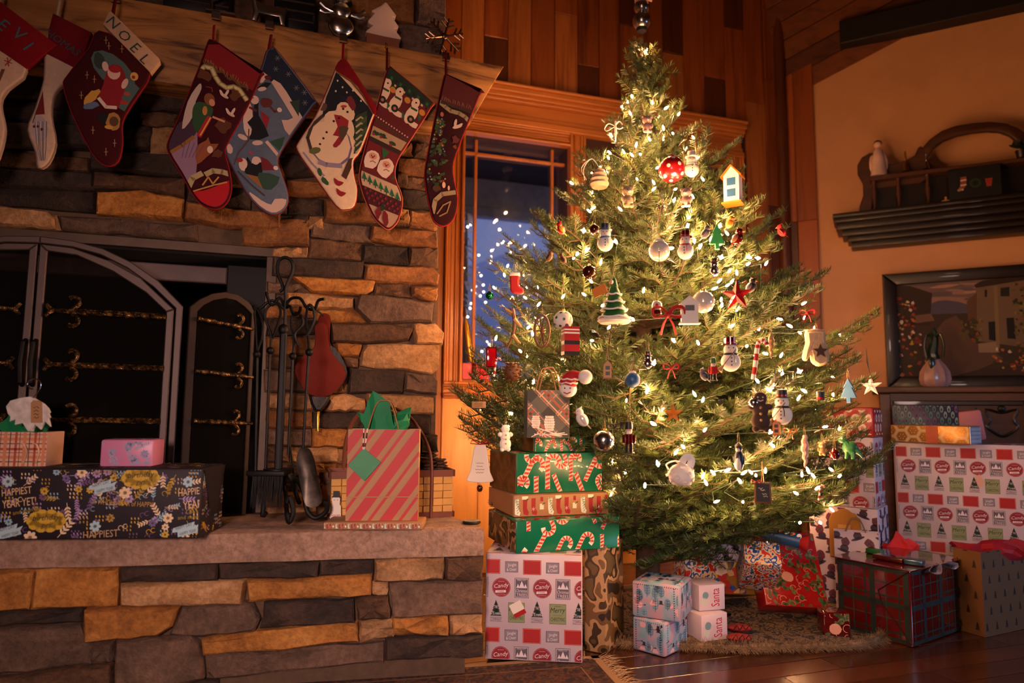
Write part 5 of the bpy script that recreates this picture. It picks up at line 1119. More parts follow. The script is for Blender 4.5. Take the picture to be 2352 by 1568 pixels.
def P_canes(w, h, seed=1, L=.10):
 A = Art(); r = random.Random(seed); C = cane_art(L); nx = max(1, round(w / (L * .78))); ny = max(1, round(h / (L * .72)))
 for j in range(ny + 1):
  for i in range(nx + 1):
   x = (i + .5 * (j % 2)) * w / nx + r.uniform(-.1, .1) * L; y = j * h / ny + r.uniform(-.12, .12) * L + .1 * L; A.stamp(C, x, y, r.uniform(.8, 1.0), r.choice([0, 0, .45, PI + .4, PI, -.5, 2.6]))
 return A
def P_stock(w, h, seed=2):
 A = Art(); k = h; n = int(w / (.42 * k)) + 1
 for i in range(n + 1):
  cx = (i + .3) * .42 * k; t = i % 4; A.ly = 0
  S = [(cx - .1 * k, .85 * k), (cx + .12 * k, .85 * k), (cx + .1 * k, .4 * k), (cx + .2 * k, .2 * k), (cx + .15 * k, .06 * k), (cx - .06 * k, .12 * k), (cx - .1 * k, .35 * k)]
  col = ['#dfe4d4', '#9c1f24', '#9c1f24', '#f0e2c4'][t]
  if t == 3:
   A.rect(cx, .45 * k, .2 * k, .26 * k, '#f0e2c4').up().ell(cx + .05 * k, .55 * k, .03 * k, .03 * k, '#7a1c20').ell(cx + .12 * k, .6 * k, .07 * k, .03 * k, '#355e38', rot=.4).rect(cx, .8 * k, .14 * k, .2 * k, '#9c1f24')
  else:
   A.poly(S, col); A.up()
   if t == 0:
    for q in range(6): A.line([(cx - .1 * k + .05 * q * k, .8 * k - .1 * q * k), (cx + .02 * k + .03 * q * k, .86 * k - .12 * q * k)], .035 * k, '#4a7a50'); A.line([(cx + .1 * k, .84 * k - .12 * q * k), (cx - .06 * k + .02 * q * k, .76 * k - .12 * q * k)], .025 * k, '#4a7a50')
   elif t == 1: A.rect(cx, .9 * k, .3 * k, .2 * k, '#f0e2c4').up().ell(cx + .1 * k, .8 * k, .09 * k, .03 * k, '#355e38', rot=.5).ell(cx + .12 * k, .78 * k, .03 * k, .03 * k, '#9c1f24')
   else:
    for q in range(3): A.rect(cx, .35 * k, .012 * k, .2 * k, '#f0e2d4', q * PI / 3)
 return A
def flower(A, x, y, r, col, cen):
 for q in range(7): a = q * 2 * PI / 7; A.ell(x + .62 * r * math.cos(a), y + .62 * r * math.sin(a), .42 * r, .30 * r, col, 8, a)
 A.up().ell(x, y, .3 * r, .3 * r, cen, 8).up();
 for q in range(5): A.ell(x + .16 * r * math.cos(q * 1.26), y + .16 * r * math.sin(q * 1.26), .05 * r, .05 * r, col, 5)
 A.ly -= 2
def sprig(A, x, y, L, rot, col):
 c, s = math.cos(rot), math.sin(rot); A.line([(x, y), (x + L * c, y + L * s)], L * .03, col)
 for i in range(4):
  for q in (-1, 1): t = .25 + .2 * i; a = rot + q * .8; A.ell(x + t * L * c + .12 * L * math.cos(a), y + t * L * s + .12 * L * math.sin(a), .13 * L, .05 * L, col, 8, a)
FLC = ['#c9a02c', '#8fb4c4', '#e8c9a0', '#6a4a72', '#b08a2a', '#a88ab8']
def P_fill(A, w, h, n, seed):
 r = random.Random(seed)
 for i in range(n):
  x, y = r.uniform(0, w), r.uniform(0, h); col = r.choice(FLC); t = r.random()
  if t < .45:
   for q in range(6): A.ell(x + (q % 3) * .009, y + (q // 3) * .010, .0018, .0036, col, 6, .3)
  elif t < .7: sprig(A, x, y, r.uniform(.03, .05), r.uniform(0, 6.3), col)
  elif t < .85: flower(A, x, y, r.uniform(.009, .013), col, '#3a2a30')
  else: A.ring(x, y, .006, .0015, col, 8, 0, 4.5); A.ring(x + .012, y + .004, .006, .0015, col, 8, 1, 5.5)
def P_floral(pl_uv, w, h, s=1.0):
 A = Art(); g = lambda cx, cy: pl_uv(cx * .33155, 900 + cy * .33155)
 P_fill(A, w, h, 190, 3); A.ly = 4; k = s
 for cx, cy in [(978, 598), (322, 895)]:
  x, y = g(cx, cy);
  for q in range(10): a = q * PI / 5; A.ell(x + .036 * math.cos(a) * k, y + .019 * math.sin(a) * k, .0155 * k, .0125 * k, '#c9a02c', 10)
  A.ell(x, y, .038 * k, .02 * k, '#c9a02c').up().text('birthday', x, y + .007 * k, .019 * k, '#2c2018', .06, wmax=.068 * k, shear=.3).text('girl!', x + .002 * k, y - .012 * k, .017 * k, '#2c2018', .06, wmax=.034 * k, shear=.3); A.ly -= 1
 for cx, cy in [(715, 645), (1290, 940), (60, 955), (-300, 650)]:
  x, y = g(cx, cy)
  A.poly([(x - .034 * k, y - .002 * k), (x + .022 * k, y + .016 * k), (x + .02 * k, y + .003 * k), (x + .036 * k, y + .010 * k), (x + .03 * k, y - .002 * k), (x + .034 * k, y - .012 * k), (x - .02 * k, y - .026 * k), (x - .022 * k, y - .012 * k), (x - .036 * k, y - .014 * k)], '#a8c4cc')
  A.up().text('HAPPY DAY', x - .006 * k, y + .003 * k, .0085 * k, '#3a3034', .3, wmax=.044 * k).text('HAPPY YEAR!', x + .006 * k, y - .0125 * k, .0085 * k, '#3a3034', .25, wmax=.044 * k); A.ly -= 1
 for st, cx, cy, hh, col, rt, wm in [('HAPPIEST', 118, 690, .019, '#e0b888', .12, .075), ('YEAR YET!', 135, 768, .021, '#e0b888', .12, .085), ('HAPPIEST', 1335, 690, .019, '#e0b888', .12, .075), ('YEAR', 1335, 780, .021, '#e0b888', .12, .05), ('A WHOLE YEAR of HAPPY!', 855, 772, .014, '#b88a3a', -.06, .16), ('HAPPIEST', 700, 985, .019, '#b8946a', .06, .09), ('and many', 730, 556, .014, '#a08028', .05, .07), ('and many', 170, 830, .014, '#a08028', .2, .08), ('and many', 1310, 872, .014, '#a08028', .05, .07)]:
  x, y = g(cx, cy); A.text(st, x, y, hh * k, col, rt, wmax=wm * k)
 for cx, cy, r_, c1, c2 in [(570, 560, 36, '#e8c9a0', '#6a4420'), (868, 700, 42, '#e8c9a0', '#6a4420'), (210, 1010, 44, '#e8c9a0', '#6a4420'), (1165, 875, 36, '#e8c9a0', '#6a4420'), (58, 622, 38, '#a8c4cc', '#3a3034'), (1305, 625, 38, '#a8c4cc', '#3a3034'), (660, 932, 38, '#a8c4cc', '#3a3034'), (548, 676, 24, '#c9a02c', '#3a2a18'), (1145, 990, 26, '#c9a02c', '#3a2a18'), (310, 690, 26, '#c9a02c', '#3a2a18'), (460, 600, 26, '#6a5a8a', '#2a2030'), (1058, 910, 28, '#6a5a8a', '#2a2030')]:
  x, y = g(cx, cy); flower(A, x, y, r_ * .33 * .00119 * k, c1, c2)
 for cx, cy, L, rt, c in [(1010, 725, .055, 1.0, '#e8c9a0'), (400, 1010, .055, .9, '#e8c9a0'), (1130, 560, .04, -1.5, '#e8c9a0'), (465, 770, .045, -1.4, '#e8c9a0')]:
  x, y = g(cx, cy); sprig(A, x, y, L * k, rt, c)
 return A
def P_plaid(w, h, cols, per, rot=0.0, base=None):
 """cols: (offset, width, colour) stripes in one period, woven both ways"""
 A = Art(); D = (w + h) * 1.1; c, s = math.cos(rot), math.sin(rot); n = int(D / per) + 2
 for k_, ax in enumerate((0, 1)):
  A.ly = k_
  for i in range(-n, n):
   for o, wd, col in cols:
    q = (i + o) * per; ang = rot + ax * PI / 2; cx, cy = w / 2 - math.sin(ang) * q, h / 2 + math.cos(ang) * q; A.rect(cx, cy, 2 * D, wd * per, col, ang)
 A.ly = 2
 for i in range(-n, n):
  for j in range(-n, n):
   for o, wd, col in cols[:2]:
    x, y = (i + o) * per, (j + o) * per; px, py = w / 2 + x * c - y * s, h / 2 + x * s + y * c
    if -per < px < w + per and -per < py < h + per: A.rect(px, py, wd * per, wd * per, '#%02x%02x%02x' % tuple(int(int(col[i_:i_ + 2], 16) * .55) for i_ in (1, 3, 5)), rot)
 return A
def P_stripe(w, h, fold=.19):
 A = Art(); per = .074
 for i in range(-8, 12):
  for o, wd in ((0, .030), (.046, .0085)):
   x = i * per * 1.25 + o * 1.25; A.conv([(x, -.01), (x + wd * 1.25, -.01), (x + wd * 1.25 + (h + .02) * .72, h + .01), (x + (h + .02) * .72, h + .01)], '#b41a1c')
 return A
def P_holly(w, h, seed=4):
 A = Art(); r = random.Random(seed)
 for i in range(int(w * h / .00055)):
  x, y = r.uniform(0, w), r.uniform(0, h); A.ly = 0
  if i % 2:
   for q in range(3): a = r.uniform(0, 6.3); A.ell(x + .008 * math.cos(a), y + .008 * math.sin(a), .011, .0055, r.choice(['#5a6a3c', '#6d7a4a', '#46582e']), 8, a)
  else: A.ring(x, y, r.uniform(.008, .014), .0018, '#d8a080', 9, r.uniform(0, 3), r.uniform(3.5, 6))
 A.ly = 1; A.ell(w * .42, h * .38, .022, .02, '#d89880', 12, wob=.12)
 return A
def P_hats(w, h, seed=5, k=1.0):
 A = Art(); r = random.Random(seed); n = 0
 y = 0
 while y < h + .03:
  x = (n % 2) * .035 * k
  while x < w + .03:
   j, q = r.uniform(-.008, .008), r.uniform(-.5, .5); A.ly = 0; c = '#3a2c40'
   A.ell(x + j, y + .008, .022 * k, .005 * k, c, 10, q); A.ell(x + j - .004 * math.sin(q), y + .016 * k, .013 * k, .012 * k, c, 10, q)
   A.ell(x + .034 * k, y - .008, .014 * k, .016 * k, '#6a2a34', 9, q, .15); A.up().line([(x + .026 * k, y - .016), (x + .042 * k, y + .002)], .003, '#2a3050').line([(x + .042 * k, y - .016), (x + .026 * k, y + .002)], .003, '#2a3050')
   x += .07 * k
  y += .042 * k; n += 1
 return A
def P_hex(w, h, col='#f0dcb4', r0=.03):
 A = Art()
 for i in range(int(w / (1.5 * r0)) + 2):
  for j in range(-1, int(h / (1.73 * r0)) + 2):
   cx, cy = i * 1.5 * r0, j * 1.732 * r0 + (i % 2) * .866 * r0
   for rr, ww in ((.93 * r0, .0018), (.78 * r0, .001)): A.line([(cx + rr * math.cos(q * PI / 3), cy + rr * math.sin(q * PI / 3)) for q in range(7)], ww, col)
   for q in range(6): A.rect(cx + .35 * r0 * math.cos(q * PI / 3), cy + .35 * r0 * math.sin(q * PI / 3), .012 * .4, .0014, col, q * PI / 3)
 return A
def P_chev(w, h):
 A = Art()
 for j in range(5):
  for i in range(int(w / .012) + 1): x = i * .012; y = h * .9 - j * .016; A.line([(x, y), (x + .006, y - .012), (x + .012, y)], .0016, '#f0f2fa')
 return A
def P_snow(w, h, seed=6):
 A = Art(); r = random.Random(seed)
 for i in range(int(w * h / .0009) + 3):
  x, y = r.uniform(.01, w), r.uniform(.01, h); t = r.random(); A.ly = 0
  if t < .4:
   L = r.uniform(.025, .04); A.ell(x, y, .012, L * .6, '#6f93ae', 9, r.uniform(-.2, .2)).up().line([(x, y - L * .7), (x, y + L * .5)], .0012, '#243a56')
   for q in range(4): A.line([(x - .008, y - .012 + q * .008), (x, y - .016 + q * .008), (x + .008, y - .012 + q * .008)], .0009, '#243a56')
  elif t < .6: A.rect(x, y, .010, .010, '#2a2c38').rect(x, y - .006, .016, .003, '#2a2c38')
  elif t < .8: A.ell(x, y, .012, .009, '#dcaab4', 9, wob=.2)
  else: A.line([(x - .012, y), (x + .012, y + .004)], .0014, '#2a3a56').ell(x + .012, y + .004, .003, .003, '#5a2030', 6)
 A.ly = 2
 for x in (w * .12, w * .88):
  y = 0
  while y < h: A.rect(x, y, .004, .003, '#20304a', .4); y += .0075
 x = 0
 while x < w: A.rect(x, h * .93, .003, .004, '#20304a', .4); x += .0075
 return A
def P_block(w, h, seed=7):
 A = Art(); r = random.Random(seed); C = ['#1f4a8c', '#c42a20', '#e0b070', '#e2b030', '#2a5aa0', '#e8cdb0', '#c8402c']
 for i in range(int(w * h / .0012) + 6): A.ly = i % 5; A.ell(r.uniform(0, w), r.uniform(0, h), r.uniform(.015, .035), r.uniform(.012, .028), r.choice(C), 7, r.uniform(0, 3), .25)
 return A
def P_dots(w, h, col='#e8d0c0', k=.05, seed=1, rr=.016):
 A = Art(); n = 0; y = 0
 while y < h + k:
  x = (n % 2) * k / 2
  while x < w + k: A.ell(x, y, rr, rr * 1.1, col, 12).up().ell(x, y - rr * .1, rr * .5, rr * .5, '#c88878', 8); A.ly = 0; x += k
  y += k * .8; n += 1
 return A
def P_tear(w, h):
 A = Art(); n = 0; y = -.01
 while y < h + .03:
  x = (n % 2) * .014
  while x < w: A.ell(x, y, .007, .016, ['#3a6a70', '#5a3a6a', '#6a8a8c'][(n + int(x * 90)) % 3], 9); A.up().ell(x, y - .003, .0035, .008, '#20182c', 7); A.ly = 0; x += .028
  y += .026; n += 1
 return A
def P_trees(w, h):
 A = Art(); n = 0; y = .02
 while y < h:
  x = (n % 2) * .03 + .015
  while x < w:
   for q in range(3): A.conv([(x - .009 + .002 * q, y + .008 * q), (x + .009 - .002 * q, y + .008 * q), (x, y + .014 + .008 * q)], '#231408')
   x += .06
  y += .055; n += 1
 return A
def P_text(w, h, st='Santa', col='#a8202a'):
 A = Art(); A.text(st, w * .62, h * .5, w * .32, col, PI / 2, wmax=h * .7).ell(w * .25, h * .6, w * .12, w * .12, '#6a8a90', 9).ell(w * .2, h * .35, w * .12, w * .14, '#b8bcb0', 9); A.line([(w * .45, h * .1), (w * .45, h * .9)], .0015, '#c8b0a8'); return A
def P_pink(w, h, seed=3):
 A = Art(); r = random.Random(seed)
 for i in range(10): flower(A, r.uniform(0, w), r.uniform(0, h), r.uniform(.008, .014), '#8c90b0', '#b878a0'); sprig(A, r.uniform(0, w), r.uniform(0, h), .03, r.uniform(0, 6), '#9a9cb8')
 return A
# ------------------------------------------------------------------ gifts
def paper(nm, col, rough=.42, **k): return mat('paper_' + nm, col, rough, var=.04, scale=8, **k)
PP = {'candy': paper('white', '#c6b2ba'), 'green': paper('green', '#0b6a48', .28, coat=.3), 'kraft': paper('kraft', '#a87a50', .6), 'dark': paper('dark', '#211820', .6, spec=.3), 'pink': paper('pink', '#c47a9c', .4),
      'plaidw': paper('cream', '#d8a890', .5), 'red': paper('red', '#a8181a', .3, coat=.4), 'gold': paper('gold', '#a8742c', .3, metal=.5), 'blue': paper('night', '#1c1a30', .4), 'plaidr': paper('plaid_red', '#52090c', .16, coat=.8),
      'brown': paper('brown_kraft', '#5e3a14', .7), 'rose': paper('rose', '#b06a72', .5), 'mustard': paper('mustard', '#a06c1c', .7), 'slate': paper('slate', '#54605c', .55)}
def node_paper(nm, stops, scale, const=True, rough=.45, dist=.4):
 k = NT('paper_' + nm); v = k.tex((1, 1, 1)); k.l(k.ramp(k.noise(v, scale, 1.5, .5, dist), stops, const), k.b.inputs['Base Color']); k.b.inputs['Roughness'].default_value = rough; return k.m
PP['camo'] = node_paper('camo', [(0, '#2c2014'), (.40, '#6a4e2c'), (.48, '#a8845a'), (.545, '#3a2a16'), (.60, '#5c4a2a')], 13, dist=.15)
PP['snow'] = node_paper('snow', [(.35, '#7fa2b4'), (.5, '#9ca0b8'), (.62, '#b494a4')], 22, False)
PP['stripe'] = node_paper('stripe_mix', [(0, '#c42a20'), (.4, '#e0c090'), (.5, '#1f4a8c'), (.58, '#e8d8c0'), (.66, '#c42a20')], 40)
def facefr(O, U, V, N): return lambda x, y, d: O + U * x + V * y + N * d
def giftbox(nm, lb, O, U, V, L, W, H, m, art=None, faces='fr', bev=.004, group='wrapped gifts', cat='gift', arts=None, wob=0.0):
 """O: front bottom-left corner; U along the front, V up, depth W away from the front"""
 N = U.cross(V).normalized(); t = thing(nm, lb, cat, tuple(O + U * L / 2 - N * W / 2), group=group)
 M = Matrix((U, -N, V)).transposed(); mb = MB(); mb.box(O + U * L / 2 - N * W / 2 + V * H / 2, (L, W, H), M=M, bev=bev)
 mb.build('wrapped_box', m, t)
 F = {'f': (O, U, V, N, L, H), 'r': (O + U * L, -N, V, U, W, H), 'l': (O - N * W, N, V, -U, W, H), 't': (O + V * H, U, -N, V, L, W)}
 out = MB()
 for f in faces:
  o, u, v, n, w, h = F[f]; a = (arts or {}).get(f) or (art(w, h) if art else None)
  if a: a.emit(facefr(o, u, v, n), rclip(w, h, bev * .9), mb=out)
 if out.v: out.build('printed_pattern', PRN, t, kind='stuff', smooth=0)
 return t, F
def px_gift(nm, lb, bl, co, re_, z, top, m, art=None, faces='fr', W=None, **k):
 """bl, co: pixels of the front face's lower corners; re_: pixel where the right face ends (or None with W)"""
 A, B = on_z(*bl, z), on_z(*co, z); U = (B - A).normalized(); N = Vector((U.y, -U.x, 0)); L = (B - A).length
 if re_: W = (on_z(*re_, z) - B).length
 H = Pl((B.x, B.y), u=(U.x, U.y)).hit(co[0], top).z - z
 t, F = giftbox(nm, lb, A, U, ZV, L, W, H, m, art, faces, **k); return t, F, z + H
def tissue(par, c, r, h, m, n=6, seed=1, name='tissue_paper'):
 rr = random.Random(seed); mb = MB(); vs = []; K = 6; N_ = 22; pk = [1, .55, .72, .42, .6][:n] if n == 5 else [rr.uniform(.45, 1) for _ in range(n)]; mx_ = pk.index(max(pk)); ph = PI * 1.4 - mx_ * 2 * PI / n
 for j in range(K):
  f = j / (K - 1)
  for i in range(N_):
   a = 2 * PI * i / N_; q = ((a - ph) / (2 * PI) * n) % n; i0 = int(q); t = q - i0; tr_ = abs(t - .5) * 2; hgt = (pk[i0] if t < .5 else pk[(i0 + 1) % n]) * (.62 + .38 * tr_)
   R = r * (.55 + .6 * f * (1 - .55 * f * hgt)) * (1 + .10 * math.sin(5 * a + seed)); vs.append(c + Vector((math.cos(a) * R + rr.uniform(-.1, .1) * r * f, math.sin(a) * R * .5 + rr.uniform(-.06, .06) * r * f, h * f * hgt * (1 + rr.uniform(-.08, .08)))))
 fs = [(j * N_ + i, j * N_ + (i + 1) % N_, (j + 1) * N_ + (i + 1) % N_, (j + 1) * N_ + i) for j in range(K - 1) for i in range(N_)]
 vs.append(c + Vector((0, 0, h * .45))); fs += [((K - 1) * N_ + i, (K - 1) * N_ + (i + 1) % N_, len(vs) - 1) for i in range(N_)]
 mb.add(vs, fs); return mb.build(name, m, par, smooth=14)
def handle(par, p0, p1, top, m, r=.0022, name='handle'):
 m_ = p0.lerp(p1, .5) + ZV * top; MB().tube(smooth_path([p0 - ZV * .02, p0, p0.lerp(m_, .62) + ZV * top * .24 + (p0 - p1) * .06, m_, p1.lerp(m_, .62) + ZV * top * .24 + (p1 - p0) * .06, p1, p1 - ZV * .02], 5), r, 7).build(name, m, par)
def bag(nm, lb, O, U, L, W, H, m, art=None, faces='fl', hnd=None, hh=.09, hx=(.28, .72), tis=None, group='gift bags', taper=.0):
 N = Vector((U.y, -U.x, 0)); t = thing(nm, lb, 'gift bag', tuple(O + U * L / 2 - N * W / 2), group=group); mb = MB()
 fr = lambda x, y, z: O + U * x - N * y + ZV * z; e = .0012
 for x0, y0, x1, y1 in ((0, 0, L, 0), (L, 0, L, W), (L, W, 0, W), (0, W, 0, 0)):
  a, b = fr(x0, y0, 0), fr(x1, y1, 0); dr = (b - a).normalized(); nn = Vector((dr.y, -dr.x, 0)) * e
  mb.add([a, b, b + ZV * H, a + ZV * H, a - nn, b - nn, b - nn + ZV * H, a - nn + ZV * H], [(0, 1, 2, 3), (7, 6, 5, 4), (3, 2, 6, 7)])
 mb.add([fr(0, 0, .001), fr(L, 0, .001), fr(L, W, .001), fr(0, W, .001)], [(3, 2, 1, 0)])
 mb.add([fr(e, e, H * .82), fr(L - e, e, H * .82), fr(L - e, W - e, H * .82), fr(e, W - e, H * .82)], [(0, 1, 2, 3)])
 mb.build('bag', m, t, smooth=0)
 out = MB()
 if art:
  if 'f' in faces: art(L, H).emit(facefr(O, U, ZV, N), rclip(L, H, .0005), mb=out)
  if 'l' in faces: art(W, H).emit(facefr(O - N * W, N, ZV, -U), rclip(W, H, .0005), mb=out)
  if 'r' in faces: art(W, H).emit(facefr(O + U * L, -N, ZV, U), rclip(W, H, .0005), mb=out)
  out.build('printed_pattern', PRN, t, kind='stuff', smooth=0)
 if hnd:
  for q in (.004, W - .004): handle(t, fr(L * hx[0], q, H), fr(L * hx[1], q, H), hh, hnd)
 if tis: tissue(t, fr(L * .5, W * .5, H * .85), tis[0], tis[1] + H * .15, tis[2], 5, tis[3])
 return t, fr
U0 = Vector((1, 0, 0))
# --- rug under the front of the stack
ra, rb_, rc = on_z(1372, 1512, 0), on_z(560, 1569, 0), on_z(1560, 1590, 0)
ru = (rb_ - ra).normalized(); rv = (rc - ra); rv = (rv - ru * rv.dot(ru)).normalized()
rug = thing('rug', 'dark patterned oriental rug with pale fringed edge before the hearth', 'rug', tuple(ra))
RL, RWd = 1.7, 1.3; frr = lambda x, y, d: ra + ru * x + rv * y + ZV * d
k = NT('rug_weave'); v = k.tex((1, 1, 1)); k.l(k.ramp(k.noise(v, 26, 4, .6, 1.5), [(.32, '#1c1214'), (.44, '#3a1c16'), (.52, '#54301e'), (.60, '#2a2628'), (.70, '#7a5236')], True), k.b.inputs['Base Color']); k.b.inputs['Roughness'].default_value = .95; k.bump(k.noise(v, 300, 2), .5, .003)
MB().prism([(0, .0), (RL, 0), (RL, RWd), (0, RWd)], frr, .001, .010, .002).build('pile', k.m, rug, smooth=0)
A_ = Art(); A_.rect(RL / 2, .012, RL, .024, '#8a6a4c'); A_.rect(.012, RWd / 2, .024, RWd, '#8a6a4c'); A_.up()
for i in range(60): A_.ell(.03 + i * .028, .045, .010, .008, '#2a1a14', 7, .3).ell(.04 + i * .028, .034, .006, .004, '#6a4a30', 6)
for i in range(44): A_.ell(.045, .03 + i * .028, .008, .010, '#2a1a14', 7, .3)
A_.rect(RL / 2 + .04, .085, RL - .1, .004, '#7a5a3c').rect(.085, RWd / 2 + .04, .004, RWd - .1, '#7a5a3c')
A_.emit(frr, [[(0, 0), (RL, 0), (RL, RWd), (0, RWd)]], .0102).build('border', attr('rug_border', .95), rug, kind='stuff', smooth=0)
fg = MB(); rf = random.Random(2); FRG = mat('rug_fringe', '#a8886a', .95)
for i in range(520):
 y = i * RWd / 520; dx = rf.uniform(-.08, .02); L = rf.uniform(.05, .085); p = ra + rv * y; q = p - ru * L * .5 + rv * dx * .4 + ZV * rf.uniform(.004, .012); e_ = p - ru * L + rv * dx + ZV * .001; w = rv * .0012
 fg.add([p - w + ZV * .006, p + w + ZV * .006, q + w, q - w, e_], [(0, 1, 2, 3), (3, 2, 4)])
fg.build('fringe', FRG, rug, kind='stuff', smooth=0)
# --- the front stack
_, F, z1 = px_gift('wrapped_gift', 'white gift box printed with candy and tree badges, bottom of the front stack', (1113, 1513), (1338, 1523), None, .012, 1276, PP['candy'], lambda w, h: P_candy(w, h, 1.0, 0), 'ft', W=.24)
tg = F['f']; t_ = bpy.data.objects['wrapped_gift']; frt = facefr(*tg[:4]); mb = MB(); c, s = math.cos(.5), math.sin(.5); cx, cy = .105, .158
for y0, y1, m_, nm_ in ((-.008, .022, M_WHITE, 'gift_tag'), (-.022, -.008, M_REDF, 'tag_cap')):
 MB().prism([(cx + x * c - y * s, cy + x * s + y * c) for x, y in ((-.020, y0), (.020, y0), (.020, y1), (-.020, y1))], frt, .001, .003).build(nm_, m_, t_, smooth=0)
# real corners measured in the photograph for the upper boxes
_, F, z2 = px_gift('wrapped_gift', 'large green gift with candy canes, lowest green one of the front stack', (1185, 1272), (1424, 1257), None, z1 + .001, 1185, PP['green'], lambda w, h: P_canes(w, h, 3), 'ft', W=.30)
mb = MB()
def end_wrap(t, F, m, name='folded_end'):
 o, u, v, n, w, h = F['l']; mb = MB(); fr = facefr(o, u, v, n); mb.prism([(.003, .003), (w - .003, .003), (w - .003, h - .003), (.003, h - .003)], fr, .0004, .0016); a = mb.build(name, m, t, smooth=0)
 MB().add([fr(.004, h - .004, .0022), fr(w - .004, h - .004, .0022), fr(w * .62, h * .45, .003), fr(w * .38, h * .45, .003)], [(3, 2, 1, 0)]).build('fold_flap', m, a, smooth=0)
BRK = node_paper('brown_side', [(.3, '#3a2412'), (.5, '#7a5428'), (.62, '#5c3a1c')], 14, False)
end_wrap(bpy.data.objects['wrapped_gift.001'], F, PP['camo'])
t3, F, z3 = px_gift('wrapped_gift', 'brown kraft gift with printed stockings between two green ones', (1180, 1188), (1398, 1179), None, z2 + .001, 1131, PP['kraft'], P_stock, 'f', W=.30); end_wrap(t3, F, PP['kraft'])
t4, F, z4 = px_gift('wrapped_gift', 'glossy green gift with big candy canes, third up in the front stack', (1186, 1135), (1384, 1127), None, z3 + .001, 1038, PP['green'], lambda w, h: P_canes(w, h, 8, .11), 'ft', W=.26); end_wrap(t4, F, BRK)
t5, F, z5 = px_gift('wrapped_gift', 'small flat green candy cane gift under the plaid bag', (1227, 1039), (1345, 1037), None, z4 + .001, 1001, PP['green'], lambda w, h: P_canes(w, h, 12, .07), 'ft', W=.15); end_wrap(t5, F, BRK)
pa = on_z(1211, 1001, z5 + .001);
pa = at(1211, 1000, 2.24); pa.z = z5 + .001; pb = at(1308, 999, 2.26); U = Vector((pb.x - pa.x, pb.y - pa.y, 0)); L = U.length; U.normalize()
hh_ = Pl((pa.x, pa.y), u=(U.x, U.y)).hit(1209, 895).z - pa.z
def P_bagplaid(w, h):
 A = P_plaid(w, h, [(0, .42, '#4a4a44'), (.5, .1, '#8a4a38'), (.7, .05, '#c89078'), (.8, .035, '#c89078'), (.3, .03, '#b07a60')], .085, PI / 4); A.ly = 4; WH = '#dcccc6'
 for cx, cy, k_ in ((.2 * w, .33 * h, .9), (.52 * w, .3 * h, 1.1)):
  for r in range(6):
   for q in range(5): A.ell(cx + (q - 2) * .0065 * k_ * (1 - .12 * abs(r - 2.5)), cy + (r - 2.5) * .0075 * k_, .0045 * k_, .0036 * k_, WH, 8, .3 * (q - 2));
 A.line([(.1 * w, .25 * h), (.35 * w, .17 * h), (.6 * w, .1 * h)], .003, WH)
 for i in range(14): x = .1 * w + i * .065 * w; A.line([(.42 * w + (i - 7) * .004, .07 * h), (x, .02 * h + .09 * h * math.sin(i * .9) ** 2)], .0026, WH)
 return A
bag('gift_bag', 'grey and brown plaid gift bag with white pine cones atop the stack', pa, U, L, .07, hh_, PP['slate'], P_bagplaid, 'f', mat('paper_twine', '#8a6238', .8), .075, (.28, .78))
px_gift('wrapped_gift', 'tall camouflage gift right of the front stack', (1342, 1493), (1392, 1503), (1480, 1484), .002, 1252, PP['camo'], None)
# --- the pale blue pair
_, F, zb = px_gift('wrapped_gift', 'pale blue winter print gift, lower of the pair on the floor', (1453, 1490), (1527, 1511), (1622, 1500), .001, 1432, PP['snow'], lambda w, h: P_snow(w, h, 6), 'frt', bev=.008)
px_gift('wrapped_gift', 'pale blue winter print gift, upper of the pair, askew', (1452, 1414), (1563, 1431), (1626, 1409), zb + .001, 1347, PP['snow'], lambda w, h: P_snow(w, h, 9), 'frt', bev=.008)
# --- white pair behind
_, F, zs = px_gift('wrapped_gift', 'small white gift with red lettering, lower of the pair behind the blue gifts', (1612, 1478), (1672, 1468), None, .012, 1405, PP['candy'], P_text, 'f', W=.10)
px_gift('wrapped_gift', 'small white gift with red lettering, upper of the pair behind the blue gifts', (1606, 1404), (1666, 1399), None, zs + .001, 1340, PP['candy'], P_text, 'f', W=.10)
# --- skirt
sk = thing('tree_skirt', 'mottled brown fur-edged tree skirt spread under the tree', 'tree skirt', (TX + .2, TY, 0)); mb = MB(); N_ = 64; SCX, SCY = TX + .24, TY + .0; SRX, SRY = .72, .40
k = NT('skirt_fabric'); v = k.tex((1, 1, 1)); k.l(k.ramp(k.noise(v, 34, 3, .6, 1.2), [(.36, '#1e1814'), (.48, '#6a543e'), (.6, '#2c241e'), (.7, '#8a745a')], True), k.b.inputs['Base Color']); k.b.inputs['Roughness'].default_value = .95
vs = []; fs = []
for r, f in enumerate((.12, .45, .8, 1.0)):
 for i in range(N_): a = 2 * PI * i / N_; w_ = 1 + .03 * math.sin(5 * a) + .015 * math.sin(11 * a); vs.append((SCX + SRX * f * w_ * math.cos(a), SCY + SRY * f * w_ * math.sin(a), .004 + (.012 + .010 * math.sin(7 * a + r)) * (1 - abs(f - .7))))
for r in range(3):
 for i in range(N_): fs.append((r * N_ + i, r * N_ + (i + 1) % N_, (r + 1) * N_ + (i + 1) % N_, (r + 1) * N_ + i))
mb.add(vs, fs); mb.build('cloth', k.m, sk)
mb = MB(); P = [(SCX + SRX * 1.0 * (1 + .03 * math.sin(5 * a) + .015 * math.sin(11 * a)) * math.cos(a), SCY + SRY * (1 + .03 * math.sin(5 * a) + .015 * math.sin(11 * a)) * math.sin(a), .016) for a in [2 * PI * i / 96 for i in range(96)]]
